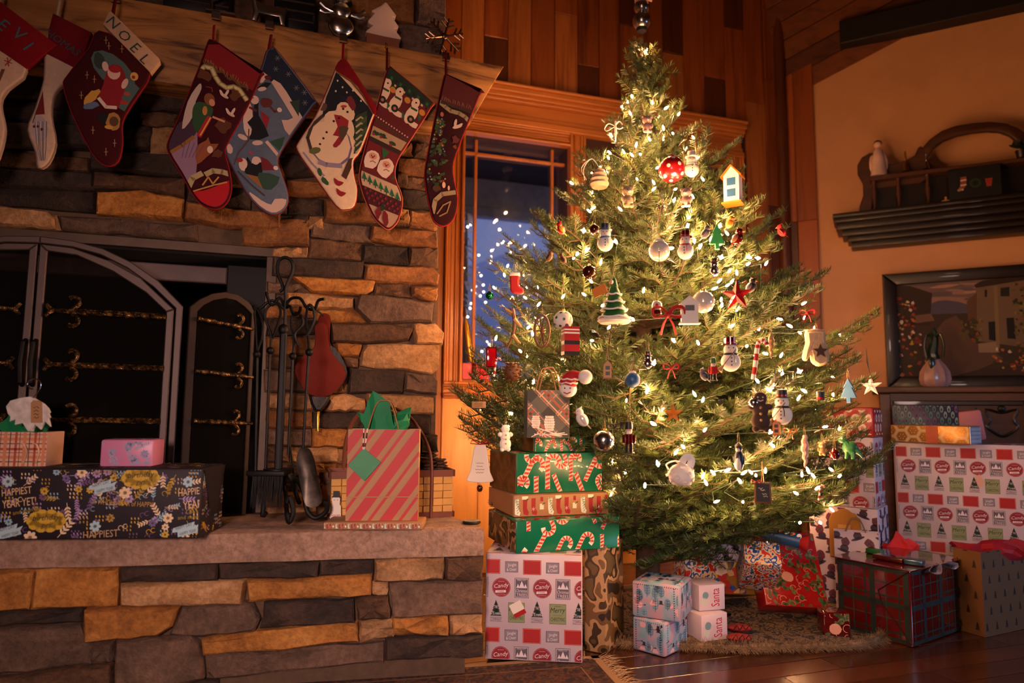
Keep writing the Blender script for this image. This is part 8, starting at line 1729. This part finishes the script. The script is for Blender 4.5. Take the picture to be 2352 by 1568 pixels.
def a7_(a):
 band = lambda t0, t1, col: a.p([lp(t0), rp(t0), rp(t1), lp(t1)], col)
 L0, L1, R0, R1 = Vector((800, 230)), Vector((600, 1170)), Vector((1190, 490)), Vector((940, 1330))
 def lp(t): return (800 - 230 * t - 30, 215 + 950 * t)
 def rp(t): return (1200 - 290 * t + 30, 480 + 850 * t)
 for t0, t1, c_ in [(-.06, .1, '#12241a'), (.1, .36, '#5a1018'), (.36, .47, '#5a1416'), (.47, .56, '#a88a68'), (.56, .6, '#2c1a14'), (.6, .82, '#6a1018'), (.82, .86, '#5a1416'), (.86, .97, '#b89a7a'), (.97, 1.1, '#3a0c14'), (1.1, 1.5, '#a8866c')]: band(t0, t1, c_)
 a.u()
 for i in range(11):
  f = i / 10; x, y = 810 + 360 * f, 250 + 265 * f; a.p([(x, y), (x + 18, y + 12), (x + 10, y + 36), (x - 8, y + 24)], ['#0c120e', '#1c5a30'][i % 2]); a.p([(x - 8, y + 40), (x + 8, y + 50), (x + 2, y + 66), (x - 12, y + 56)], ['#c8a878', '#0c120e'][i % 2])
 for x, y in [(780, 430), (880, 500), (1010, 590)]:
  a.e(x, y, 44, 90, '#d8b8a0', -.5).e(x + 35, y - 90, 32, 46, '#d8b8a0', -.4).e(x + 20, y + 85, 50, 24, '#d8b8a0', -.4).u().e(x - 5, y + 40, 30, 34, '#12201a').e(x - 5, y + 40, 12, 14, '#a86a5a').l([(x, y - 55), (x + 45, y - 30)], 18, '#174a2a').e(x + 40, y - 95, 8, 8, '#101010')
 for x, y in [(860, 390), (978, 475), (1098, 575)]: a.e(x, y, 24, 28, '#b87a28', .4)
 for x, y in [(815, 520), (935, 600), (1070, 620)]: a.p([(x, y - 40), (x + 22, y), (x - 5, y + 30)], '#1c5a30')
 for i in range(14): f = i / 13; a.e(720 + 280 * f, 600 + 190 * f, 6, 7, '#c8a898'); a.p([(700 + 290 * f, 610 + 200 * f), (715 + 290 * f, 620 + 200 * f), (705 + 290 * f, 640 + 200 * f)], '#1c4a2a')
 for x, y in [(720, 740), (780, 765), (860, 830)]: a.e(x, y, 34, 18, '#1e3a24', -.5, .3).e(x - 16, y + 10, 12, 12, '#8a1820')
 for x, y in [(690, 960), (800, 1030)]: a.e(x, y, 62, 85, '#d8bca8', -.3, .12).u().e(x + 8, y - 30, 34, 30, '#c88a74', -.3).e(x + 6, y - 22, 10, 9, '#8a2020').e(x - 4, y - 36, 5, 5, '#201010').e(x + 20, y - 30, 5, 5, '#201010').l([(x - 15, y + 15), (x + 5, y + 8), (x + 30, y + 25)], 9, '#8a6a5a')
 a.p([(770, 860), (830, 900), (780, 960)], '#1c5a30').p([(880, 1060), (900, 1000), (885, 1130), (850, 1110)], '#1c5a30')
 for i in range(7): f = i / 6; x, y = 625 + 270 * f, 1090 + 165 * f; a.p([(x, y - 34), (x + 26, y + 34), (x - 18, y + 20)], '#1a5a34').l([(x + 4, y + 25), (x + 2, y + 44)], 7, '#2a1a10')
 for i in range(16):
  for j in range(3):
   if (i + j) % 2: f = i / 15; x, y = 615 + 310 * f - 6 * j, 1180 + 160 * f + 30 * j; a.p([(x, y - 14), (x + 12, y), (x, y + 14), (x - 12, y)], '#7a1220')
 a.e(740, 1390, 24, 55, '#6a1018', -.2, .3).e(800, 1440, 26, 70, '#6a1018', .1, .3).e(775, 1350, 16, 34, '#14301c', 0, .3)
stocking('green and red knit stocking banded with white bears and bearded faces', G7, [(800, 260), (832, 200), (870, 215), (1175, 470), (1172, 530), (1000, 800), (900, 960), (880, 1100), (940, 1270), (910, 1440), (840, 1520), (780, 1500), (690, 1400), (600, 1170), (600, 1000), (720, 560)], '#5a1018', '#b8604a', a7_, [(812, 225), (812, 70)], .034, loopcol='#5a0c14')
def a8_(a):
 R = random.Random(6); a.p([(1240, 200), (1620, 380), (1530, 600), (1400, 540), (1240, 470)], '#4a0a12').u()
 a.l([(1245, 490), (1290, 530), (1330, 560), (1400, 580), (1450, 610), (1485, 650)], 34, '#8a7a5c')
 for i in range(14): x = 1260 + i * 18; y = 470 + i * 6; a.l([(x, y), (x + R.uniform(-16, 16), y - 30)], 5, '#6a5434').e(x, y + 22, 14, 10, '#2a2418', 0, .3)
 for i in range(60): f = R.random(); x = 1225 + R.uniform(-1, 1) * (20 + 85 * f) - 40 * f + 20; y = 600 + 560 * f; a.e(x, y, 22, 12, R.choice(['#1c3018', '#26401e', '#16240f', '#3a4a28']), R.uniform(-1, 1), .3)
 a.u()
 for i in range(34): f = R.random(); x = 1225 + R.uniform(-1, 1) * (15 + 80 * f) - 30 * f + 20; a.e(x, 600 + 560 * f, 7, 7, R.choice(['#a8762c', '#8a2020', '#9a8a7a', '#5a6a8a']))
 a.e(1385, 690, 42, 14, '#c8a898', .4).e(1370, 660, 11, 34, '#c8a898', -.2).e(1405, 680, 30, 10, '#c8a898', .7).e(1260, 590, 14, 20, '#9a5a48').e(1365, 790, 28, 34, '#5a2420', 0, .4).e(1365, 855, 14, 18, '#6a3a20', 0, .4)
 a.l([(1185, 1390), (1205, 1290), (1260, 1240), (1370, 1225)], 36, '#8a765a').l([(1220, 1400), (1270, 1330), (1330, 1300), (1300, 1390), (1240, 1420)], 10, '#8a6a48').e(1275, 1165, 14, 26, '#c8a088').e(1315, 1190, 9, 20, '#c8a088').e(1220, 1190, 34, 30, '#3a2418', 0, .3)
stocking('dark red stocking with decorated tree picture, rightmost on the mantel', G7, [(1275, 300), (1290, 262), (1320, 265), (1570, 400), (1562, 440), (1380, 900), (1352, 1060), (1390, 1270), (1360, 1430), (1280, 1495), (1200, 1450), (1165, 1340), (1130, 1150), (1130, 1000), (1230, 500)], '#2e0a10', '#a01420', a8_, [(1296, 275), (1292, 90)], .030, loopcol='#6a0e1a')
# ------------------------------------------------------------------ things on the mantel
def mant(px, py, d): p = MP.off(d).hit(px, py); return p
def holder(nm, lb, px, d=.0):
 s_, z_ = MP.uv(px, 60); zt = MT_at(s_); t = thing(nm, lb, 'stocking holder', tuple(MP.pt(s_, zt, -.03)), group='stocking holders on the mantel edge')
 mb = MB(); w = .013
 mb.prism([(s_ - w, zt + .001), (s_ + w, zt + .001), (s_ + w, zt + .005), (s_ - w, zt + .005)], MP.pt, -.07, .012); mb.prism([(s_ - w, zt - .028), (s_ + w, zt - .028), (s_ + w, zt + .005), (s_ - w, zt + .005)], MP.pt, .007, .012); mb.prism([(s_ - w, zt - .028), (s_ + w, zt - .028), (s_ + w, zt - .024), (s_ - w, zt - .024)], MP.pt, .007, .026); mb.prism([(s_ - w, zt - .028), (s_ + w, zt - .028), (s_ + w, zt - .014), (s_ - w, zt - .014)], MP.pt, .023, .027); mb.build('clip', M_SILV, t, smooth=0); return t, s_, zt
def MT_at(s):
 for (a, za), (b, zb) in zip(mp[:4], mp[1:5]):
  if a <= s <= b: return za + (zb - za) * (s - a) / (b - a)
 return mp[0][1] if s < mp[0][0] else mp[4][1]
t, s_, zt = holder('stocking_holder', 'silver reindeer-shaped stocking holder', 619)
fr8 = lambda a, b, d: MP.pt(s_ + a, zt + b, d)
MB().prism([(-.055, .03), (-.058, .0), (-.042, .0), (-.036, .028), (.03, .026), (.036, .0), (.05, .0), (.050, .04), (.056, .07), (.045, .062), (-.02, .065), (-.045, .072), (-.050, .12), (-.075, .115), (-.078, .10), (-.062, .095)], fr8, -.012, .006, .004, seg=2).build('reindeer', M_SILV, t)
for q in (0, 1): MB().tube([fr8(-.058, .12, -.004), fr8(-.07 + .03 * q, .15, -.004 + .012 * q), fr8(-.085 + .06 * q, .175, 0)], .003, 5).build('antler', M_SILV, t)
t, s_, zt = holder('stocking_holder', 'silver snowman-shaped stocking holder', 789)
fr8 = lambda a, b, d: MP.pt(s_ - .005 + a, zt + b, d)
mb = MB(); c1, c2, c3 = fr8(-.004, .038, 0), fr8(-.004, .098, 0), fr8(-.002, .14, 0); M_ = Matrix((MP.u, MP.n, ZV)).transposed(); mb.sph(c1, .045, (1, .45, .9), 18, 11, M=M_); mb.sph(c2, .032, (1, .45, 1), 16, 10, M=M_); mb.build('snowman', M_SILV, t)
MB().lathe([(.036, .0), (.036, .006), (.022, .008), (.022, .035), (.002, .036)], 14, c=fr8(-.002, .128, 0)).build('hat', M_SILV, t)
for sx in (-1, 1):
 for dz in (.0, .02): MB().tube([fr8(sx * .03, .085, 0), fr8(sx * .062, .09 + dz - .012, 0), fr8(sx * .078, .098 + dz * 1.4 - .014, 0)], [.005, .004, .006], 6).build('twig_arm', M_SILV, t)
M_BRZ = mat('bronze', '#7a5a42', .3, .95, var=.1)
t, s_, zt = holder('stocking_holder', 'bronze snowflake-shaped stocking holder at the right end', 1024)
cn_ = lambda a, b, d=.0: MP.pt(s_ - .004 + a, zt + .075 + b, d)
for q in range(6):
 a = q * PI / 3 + .3; mb = MB(); c_, sn_ = math.cos(a), math.sin(a); R = .074; mb.tube([cn_(0, 0), cn_(R * c_, R * sn_)], [.005, .0038], 7)
 for f, l_ in ((.5, .030), (.78, .023)):
  for k_ in (-1, 1): b = a + k_ * .9; mb.tube([cn_(R * f * c_, R * f * sn_), cn_(R * f * c_ + l_ * math.cos(b), R * f * sn_ + l_ * math.sin(b))], .0038, 6)
 mb.build('snowflake_arm', M_BRZ, t)
MB().sph(cn_(0, 0), .014, (1, .6, 1), 10, 7, M=M_).build('snowflake_hub', M_BRZ, t)
for px, lb in [(264, 'plain silver stocking holder clip above the NOEL stocking'), (496, 'plain silver stocking holder clip above the burgundy stocking'), (60, 'plain silver stocking holder clip at the left end')]:
 t, s_, zt = holder('stocking_holder', lb, px); MB().prism([(s_ - .035, zt + .005), (s_ + .06, zt + .005), (s_ + .06, zt + .012), (s_ - .035, zt + .012)], MP.pt, -.06, .008, .002).build('weight', M_SILV, t, smooth=0); MB().tube([MP.pt(s_ - .02, zt + .012, -.03), MP.pt(s_ - .02, zt + .06, -.03), MP.pt(s_ + .02, zt + .09, -.03)], .006, 7).build('stem', M_SILV, t)
s_ = MP.uv(886, 100)[0]; zt = MT_at(s_); t = thing('wire_hook', 'thin gold wire hook holding the knit stocking', 'hook', tuple(MP.pt(s_, zt, 0)), group='stocking holders on the mantel edge'); MB().tube(smooth_path([MP.pt(s_, zt + .002, -.02), MP.pt(s_, zt + .006, .006), MP.pt(s_ + .003, zt - .01, .016), MP.pt(s_ - .004, zt - .022, .02), MP.pt(s_ + .004, zt - .03, .026)], 4), .0016, 6).build('wire', M_GOLD, t)
# white wooden tree
WT = MP.off(-.035); w_ = g2(WT, (700, 0, .20408), [(905, 20), (925, 30), (1030, 170), (1020, 195), (985, 190), (1058, 295), (1045, 320), (1008, 322), (1086, 425), (1070, 442), (880, 405), (690, 360), (690, 345), (770, 285), (712, 245), (715, 225), (785, 150), (755, 125), (760, 110), (860, 60)])
zt = MT_at(WT.uv(870, 90)[0]); dz = zt + .002 - min(b for a, b in w_); cx_ = sum(a for a, b in w_) / len(w_); zb = min(b for a, b in w_)
t = thing('wooden_tree', 'white painted wooden Christmas tree cutout standing on the mantel', 'tree figure', tuple(WT.pt(cx_, zb))); MB().prism(w_, WT.pt, -.035, .0, .003, seg=2).build('cutout', mat('white_wood', '#c8a898', .7, var=.06), t); MB().prism([(cx_ - .06, MT_at(cx_) - .01), (cx_ + .06, MT_at(cx_) - .01), (cx_ + .06, zb + .02), (cx_ - .06, zb + .02)], WT.pt, -.034, -.002).build('foot', mat('tree_edge_wood', '#8a4a2c', .7), t, smooth=0)
for i, (x0, x1, y0, y1, lb) in enumerate([(372, 528, -60, 40, 'black wooden box on the mantel behind the burgundy stocking'), (628, 724, -60, 48, 'black framed box on the mantel beside the silver reindeer')]):
 pl = MP.off(-.05); a, b = pl.uv(x0, y1), pl.uv(x1, y1); zt = max(MT_at(a[0]), MT_at(b[0])) + .002; O = pl.pt(a[0], zt); t, F = giftbox('mantel_box', lb, O, MP.u, ZV, b[0] - a[0], .05, .16, mat('black_lacquer', '#0c0a0a', .35), None, '', bev=.003, cat='box', group='dark boxes on the mantel')
 o, u, v, n, w, h = F['f']; fr_ = facefr(o, u, v, n)
 for j in range(4): MB().prism([(.004, .015 + .035 * j), (w - .004, .015 + .035 * j), (w - .004, .022 + .035 * j), (.004, .022 + .035 * j)], fr_, .0, .004, .001).build('moulding', mat('brown_lacquer', '#3a2a22', .4), t, smooth=0)
# ------------------------------------------------------------------ right wall: shelf with carved hutch top
DWD = mat('dark_walnut', '#1a0d08', .4, var=.2, coat=.2); MWD = wood('walnut', '#2e160c', '#4a2816', -RW.ang(), 'x', amt=.05, rough=.45)
RS = RW.off(.24); zt = (RS.uv(1912, 490)[1] + RS.uv(2352, 441)[1]) / 2; sl_ = RS.uv(1912, 490)[0]; RB_ = RW.off(.10); zb = (RB_.uv(1954, 566)[1] + RB_.uv(2340, 537)[1]) / 2; slb = RB_.uv(1956, 566)[0]
shf = thing('wall_shelf', 'dark moulded crown shelf mounted on the cream wall', 'shelf', tuple(RW.pt(sl_ + .5, zb))); H_ = zt - zb
for f0, f1, d, ins in [(.86, 1, .24, 0), (.72, .86, .225, .10), (.52, .72, .20, .2), (.34, .52, .165, .5), (.18, .34, .13, .8), (0, .18, .10, 1)]:
 MB().prism([(sl_ + (slb - sl_) * ins, zb + H_ * f0), (2.1, zb + H_ * f0), (2.1, zb + H_ * f1), (sl_ + (slb - sl_) * ins, zb + H_ * f1)], RW.pt, .001, d, .006, seg=2).build('moulding', DWD, shf)
HP = RW.off(.14); G1 = (1860, 260, .22958); SZ = zt
def hz(P): return [(a, max(b, SZ + .001)) for a, b in g2(HP, G1, P)]
hut = thing('carved_hutch_top', 'dark carved overmantel with an open arch standing on the shelf', 'hutch', tuple(HP.pt(HP.uv(2150, 480)[0], SZ)))
MB().prism(hz([(492, 1010), (500, 930), (535, 820), (530, 700), (478, 610), (475, 520), (520, 440), (600, 395), (650, 395), (700, 440), (760, 505), (850, 510), (960, 470), (1050, 420), (1085, 340), (1110, 325), (1135, 345), (1185, 420), (1180, 460), (1220, 510), (1320, 545), (1420, 555), (1420, 600), (1180, 640), (1110, 700), (640, 760), (620, 1010)]), HP.pt, -.02, .0, .005).build('scrolled_end', MWD, hut)
arc_o = [(1125, 345), (1200, 260), (1320, 175), (1460, 125), (1620, 98), (1800, 84), (1960, 100), (2080, 145), (2180, 215), (2240, 300), (2260, 420)]; arc_i = [(1180, 440), (1240, 345), (1340, 275), (1480, 222), (1630, 192), (1780, 178), (1900, 185), (2000, 222), (2070, 280), (2110, 340), (2120, 440)]
MB().prism(hz(arc_o + arc_i[::-1]), HP.pt, -.025, .005, .006, seg=2).build('arch', MWD, hut)
MB().prism(hz([(600, 660), (1100, 600), (1700, 530), (2400, 440), (2400, 480), (1700, 570), (1100, 640), (600, 705)]), HP.pt, -.02, .06, .004).build('little_shelf', MWD, hut)
MB().prism(hz([(600, 1010), (600, 690), (2400, 480), (2400, 1000)]), HP.pt, -.03, -.02).build('back_panel', DWD, hut, smooth=0)
for x in (640, 880, 1170): mb = MB(); q = hz([(x, 690 - .12 * (x - 640))])[0]; mb.lathe([(.014, SZ + .001 - q[1]), (.008, (SZ - q[1]) * .8), (.016, (SZ - q[1]) * .5), (.008, (SZ - q[1]) * .2), (.013, 0)], 10, c=HP.pt(q[0], q[1], .03)); mb.build('spindle', MWD, hut)
def onlit(x, yb, yt, d=.035): a, b = g2(HP, G1, [(x, yb), (x, yt)]); return HP.pt(a[0], a[1], d), b[1] - a[1]
p, h = onlit(695, 660, 300);
def shelf_z(x): return g2(HP, G1, [(x, 672 - .12 * (x - 600))])[0][1] + .002
p.z = g2(HP, G1, [(695, 655)])[0][1] + .004; t = thing('angel_figurine', 'white robed angel figurine on the left of the carved overmantel', 'figurine', tuple(p)); MB().lathe([(.042 * h / .18, 0), (.038 * h / .18, .05 * h), (.03 * h / .18, .45 * h), (.02 * h / .18, .72 * h), (.008, .78 * h)], 14, c=p, sy=.7).build('robe', mat('white_cloth', '#d8b0a0', .8), t); MB().sph(p + ZV * h * .87, h * .10, n=12, rings=8).build('head', M_PINK, t); MB().sph(p + ZV * h * .91 + RW.n * -.004, h * .105, (1, 1, .85), 12, 8).build('hair', M_CHOC, t)
for sx in (-1, 1): MB().sph(p + RW.u * sx * h * .14 + ZV * h * .36 - RW.n * .01, h * .12, (.8, .3, 2.2), 10, 8).build('wing', mat('white_cloth', '#d8b0a0'), t)
for x, yb, yt, m, lb in [(962, 640, 430, M_GOLD, 'slim brass bell with tall handle on the carved overmantel'), (1165, 590, 440, M_SILV, 'little silver bell on the carved overmantel')]:
 p, h = onlit(x, yb, yt); p.z = shelf_z(x) + .014; t = thing('hand_bell', lb, 'bell', tuple(p), group='bells on the overmantel'); MB().lathe([(.016, 0), (.013, h * .12), (.009, h * .4), (.003, h * .5)], 12, c=p).build('bell', m, t); MB().lathe([(.003, h * .48), (.006, h * .62), (.0035, h * .8), (.006, h * .95), (.001, h)], 10, c=p).build('handle', m, t)
FP = RW.off(.218); q0 = FP.uv(2180, 452)[0]; q1 = FP.uv(2302, 440)[0]; q2 = FP.uv(2230, 385)[1]; t = thing('dark_picture', 'dark framed picture with a striped stocking, wreath and pot', 'picture', tuple(FP.pt((q0 + q1) / 2, SZ)))
MB().prism([(q0, SZ + .001), (q1, SZ + .001), (q1, q2), (q0, q2)], FP.pt, -.01, .006, .003).build('frame', M_BLACK, t, smooth=0); A = Art(); g = lambda x, y: (lambda r: r)(FP.uv(1860 + x * .22958, 260 + y * .22958))
for i in range(6): x, y = g(1535 - (0 if i < 4 else 14 * (i - 3)), 650 + 24 * i); A.rect(x, y, .026, .010, ['#8a3a3a', '#c8a090'][i % 2], .1)
x, y = g(1655, 700); A.ring(x, y, .02, .010, '#223a24', 14); x, y = g(1790, 690); A.poly([(x - .016, y + .02), (x + .016, y + .02), (x + .010, y - .022), (x - .010, y - .022)], '#8a2c1c'); x, y = g(1500, 770); A.ell(x, y, .012, .007, '#b8907a', 8, .4)
A.emit(FP.pt, d0=.0065).build('printed_pattern', PRN, t, kind='stuff', smooth=0)
p = HP.pt(HP.uv(2170, 458)[0], SZ + .001, .06); t = thing('small_candle', 'small pale candle dish on the dark shelf', 'candle', tuple(p)); MB().lathe([(.022, 0), (.024, .008), (.006, .008), (.005, .030), (.001, .031)], 12, c=p).build('candle', M_TAN, t)
p = HP.pt(HP.uv(2345, 372)[0], shelf_z(2100) + .01, .03); t = thing('dark_plant', 'dark little potted plant at the right end of the overmantel', 'plant', tuple(p)); MB().lathe([(.02, 0), (.028, .04), (.024, .04)], 12, c=p).build('pot', DWD, t); rp = random.Random(5)
for i in range(14): a = rp.uniform(0, 6.3); mb = MB(); d = Vector((math.cos(a), math.sin(a), rp.uniform(.2, 1))); mb.sph(p + ZV * .05 + d * .03, .022, (1.3, .5, .25), 7, 5, M=d.to_track_quat('X', 'Z').to_matrix()); mb.build('leaf', mat('dark_leaf', '#141a10', .6), t)
# ------------------------------------------------------------------ painting, cabinet, gourd
CT = RW.off(.44); cz = (CT.uv(2030, 888)[1] + CT.uv(2352, 886)[1]) / 2; cs = CT.uv(2008, 890)[0]
PN = RW.off(.05); t_z = (PN.uv(2026, 632)[1] + PN.uv(2352, 606)[1]) / 2; ps = PN.uv(2030, 720)[0]; pe = ps + .95; FW = PN.uv(2060, 700)[0] - ps
zbot = cz + .002
pt_ = thing('painting', 'dark-framed oil painting of a sunny village street with flowers', 'painting', tuple(PN.pt((ps + pe) / 2, zbot)))
for P, nm in [([(ps, zbot), (ps + FW, zbot + FW), (ps + FW, t_z - FW), (ps, t_z)], 0), ([(pe, zbot), (pe, t_z), (pe - FW, t_z - FW), (pe - FW, zbot + FW)], 0), ([(ps, t_z), (ps + FW, t_z - FW), (pe - FW, t_z - FW), (pe, t_z)], 0), ([(ps, zbot), (pe, zbot), (pe - FW, zbot + FW), (ps + FW, zbot + FW)], 0)]:
 MB().prism(P, PN.pt, -.02, .025, .012, seg=2).build('frame_rail', DWD, pt_)
mb = MB(); mb.prism([(ps + FW - .004, zbot + FW - .004), (pe - FW + .004, zbot + FW - .004), (pe - FW + .004, t_z - FW + .004), (ps + FW - .004, t_z - FW + .004)], PN.pt, -.02, .0); cv = mb.build('canvas', mat('canvas', '#4a3626', .9), pt_, smooth=0)
G2 = (1880, 560, .29335); a = PA(PN, G2); R = random.Random(8)
a.p([(560, 250), (1900, 200), (1900, 620), (560, 560)], '#6a5450').u(); a.p([(600, 400), (1200, 420), (1200, 470), (600, 460)], '#8a6658')
for i in range(16): a.e(R.uniform(760, 1300), R.uniform(310, 440), R.uniform(60, 140), R.uniform(10, 22), R.choice(['#8a6a60', '#5a4a4c', '#a07860', '#74605c']), R.uniform(-.1, .1), .2)
a.p([(880, 470), (1000, 440), (1180, 480), (1180, 560), (880, 560)], '#4a4454', 2).p([(560, 560), (1900, 520), (1900, 1080), (560, 1080)], '#3a2a1e').u()
a.p([(600, 320), (720, 330), (890, 385), (870, 640), (720, 640), (600, 600)], '#33221a').p([(1230, 330), (1700, 250), (1700, 820), (1240, 760)], '#6a5440').p([(1220, 320), (1290, 285), (1700, 230), (1700, 270), (1230, 345)], '#2a1a12').p([(1160, 450), (1240, 380), (1240, 600), (1170, 600)], '#5a3c28').p([(760, 560), (880, 545), (910, 600), (760, 620)], '#6a4c3c').p([(900, 700), (1080, 560), (1200, 760), (1450, 900), (1000, 1050), (820, 1050)], '#5a4030', 2).u()
a.p([(1330, 610), (1390, 605), (1395, 760), (1335, 750)], '#120c0a').p([(1470, 580), (1530, 575), (1545, 745), (1480, 740)], '#120c0a').p([(1300, 360), (1320, 358), (1320, 415), (1302, 415)], '#1a1210').p([(1425, 345), (1495, 335), (1495, 410), (1425, 410)], '#1c1612').p([(1250, 780), (1400, 765), (1415, 850), (1255, 850)], '#8a7258', 1).p([(1370, 330), (1400, 330), (1420, 820), (1390, 790)], '#7a6244').l([(735, 600), (740, 740)], 26, '#241812')
for i in range(230):
 x, y, c_ = R.choice([(R.uniform(610, 850), R.uniform(700, 1040), 0), (R.uniform(610, 760), R.uniform(420, 700), 0), (R.uniform(1100, 1280), R.uniform(580, 760), 1), (R.uniform(1370, 1650), R.uniform(820, 1000), 0), (R.uniform(1520, 1700), R.uniform(300, 800), 1)])
 a.e(x, y, R.uniform(8, 20), R.uniform(7, 16), R.choice([['#8a3a1c', '#b8862c', '#a85a2c', '#c8b49a', '#3a3c1c', '#2c2c16', '#7a2c1c'], ['#5a4a20', '#3a3a1a', '#7a6a28', '#8a3a20', '#2a2414']][c_]), R.uniform(0, 3), .3)
a.A.emit(PN.pt, [[(ps + FW, zbot + FW), (pe - FW, zbot + FW), (pe - FW, t_z - FW), (ps + FW, t_z - FW)]], .0006).build('painted_scene', attr('oil_paint', .85), cv, kind='stuff', smooth=0)
cab = thing('sideboard', 'dark carved wooden sideboard against the cream wall behind the gifts', 'sideboard', tuple(RW.pt(cs + .6, 0, .22)))
ce = cs + 1.35
MB().prism([(cs + .02, .001), (ce, .001), (ce, cz - .03), (cs + .02, cz - .03)], RW.pt, .002, .42, .004).build('carcass', MWD, cab, smooth=0)
MB().prism([(cs - .01, cz - .03), (ce + .03, cz - .03), (ce + .03, cz), (cs - .01, cz)], RW.pt, .002, .45, .008, seg=2).build('top', MWD, cab)
CF = RW.off(.42)
d0 = CF.uv(2052, 950)[0]; MB().prism([(cs + .02, .05), (d0 - .01, .05), (d0 - .01, cz - .035), (cs + .02, cz - .035)], CF.pt, 0, .015, .004).build('corner_post', MWD, cab, smooth=0)
z1_ = CF.uv(2200, 920)[1]; z0_ = CF.uv(2200, 1080)[1]
for k_ in range(2):
 x0 = d0 + k_ * .56; dr = MB(); dr.prism([(x0, z0_), (x0 + .54, z0_), (x0 + .54, z1_), (x0, z1_)], CF.pt, 0, .012, .004); dd = dr.build('drawer', MWD, cab, smooth=0)
 for e0, e1, f0, f1 in [(.0, 1, .93, 1), (0, 1, 0, .07), (0, .03, 0, 1), (.97, 1, 0, 1)]: MB().prism([(x0 + .54 * e0, z0_ + (z1_ - z0_) * f0), (x0 + .54 * e1, z0_ + (z1_ - z0_) * f0), (x0 + .54 * e1, z0_ + (z1_ - z0_) * f1), (x0 + .54 * e0, z0_ + (z1_ - z0_) * f1)], CF.pt, .012, .022, .004).build('border_moulding', DWD, dd, smooth=0)
 cx, cy_ = CF.uv(2300, 965) if k_ == 0 else (x0 + .27, CF.uv(2300, 965)[1])
 for P, r in [([(-.06, .05), (-.045, .0), (-.06, -.03), (-.03, -.06), (0, -.075), (.03, -.06), (.06, -.03), (.045, 0), (.06, .05), (0, .035)], .007), ([(-.10, .06), (-.11, .02), (-.09, -.05)], .006), ([(.10, .06), (.11, .02), (.09, -.05)], .006)]:
  mb = MB(); Q = smooth_path([CF.pt(cx + x, cy_ + y, .014) for x, y in P], 3, closed=len(P) > 5); mb.tube(Q, r, 6, closed=len(P) > 5); mb.build('carved_scroll', DWD, dd)
 MB().sph(CF.pt(cx, cy_ + .055, .02), .016, n=10, rings=7).build('knob', M_BLACK, dd)
gp = CT.off(-.14); q = gp.hit(2149, 880); gs, _ = gp.uv(2149, 880); p = gp.pt(gs, cz + .001); h = gp.uv(2149, 755)[1] - cz; t = thing('gourd_figurine', 'pale ribbed gourd with a twisted dark green neck on the sideboard', 'figurine', tuple(p)); r_ = (gp.uv(2187, 860)[0] - gp.uv(2113, 860)[0]) / 2
mb = MB()
N_ = 36; pr = [(.7, 0), (.95, .05), (1.02, .14), (.95, .26), (.72, .36), (.45, .44), (.3, .5)]; vs = []; fs = []
for a_, b_ in pr:
 for i in range(N_): k_ = 1 + .07 * math.cos(9 * 2 * PI * i / N_); vs.append(p + Vector((math.cos(2 * PI * i / N_) * a_ * r_ * k_, math.sin(2 * PI * i / N_) * a_ * r_ * k_ * .8, b_ * h)))
for i in range(len(pr) - 1):
 for j in range(N_): fs.append((i * N_ + j, i * N_ + (j + 1) % N_, (i + 1) * N_ + (j + 1) % N_, (i + 1) * N_ + j))
mb.add(vs, fs + [tuple(range(N_ - 1, -1, -1))]); mb.build('body', mat('pale_ceramic', '#a8807a', .35, var=.2, coat=.3), t)
GR_ = mat('dark_green_glaze', '#1c2c20', .3, coat=.3)
MB().tube(smooth_path([p + RW.u * x * r_ + ZV * z * h for x, z in [(0, .46), (-.1, .6), (.05, .75), (.1, .9), (0, 1.0)]], 4), [r_ * .42 * (1 - .038 * i) for i in range(17)], 9).build('neck', GR_, t)
for sx in (-1, 1): MB().tube(smooth_path([p + RW.u * sx * x * r_ + ZV * z * h + RW.n * .02 for x, z in [(.1, .85), (.4, .9), (.6, .7), (.5, .5)]], 3), [r_ * .2] * 10, 7, flat=.5).build('curled_leaf', GR_, t)
MB().sph(p + ZV * h * .40 + RW.n * r_ * .62 - RW.u * r_ * .2, r_ * .3, (.8, .4, 1.5), 10, 8).build('leaf', GR_, t)
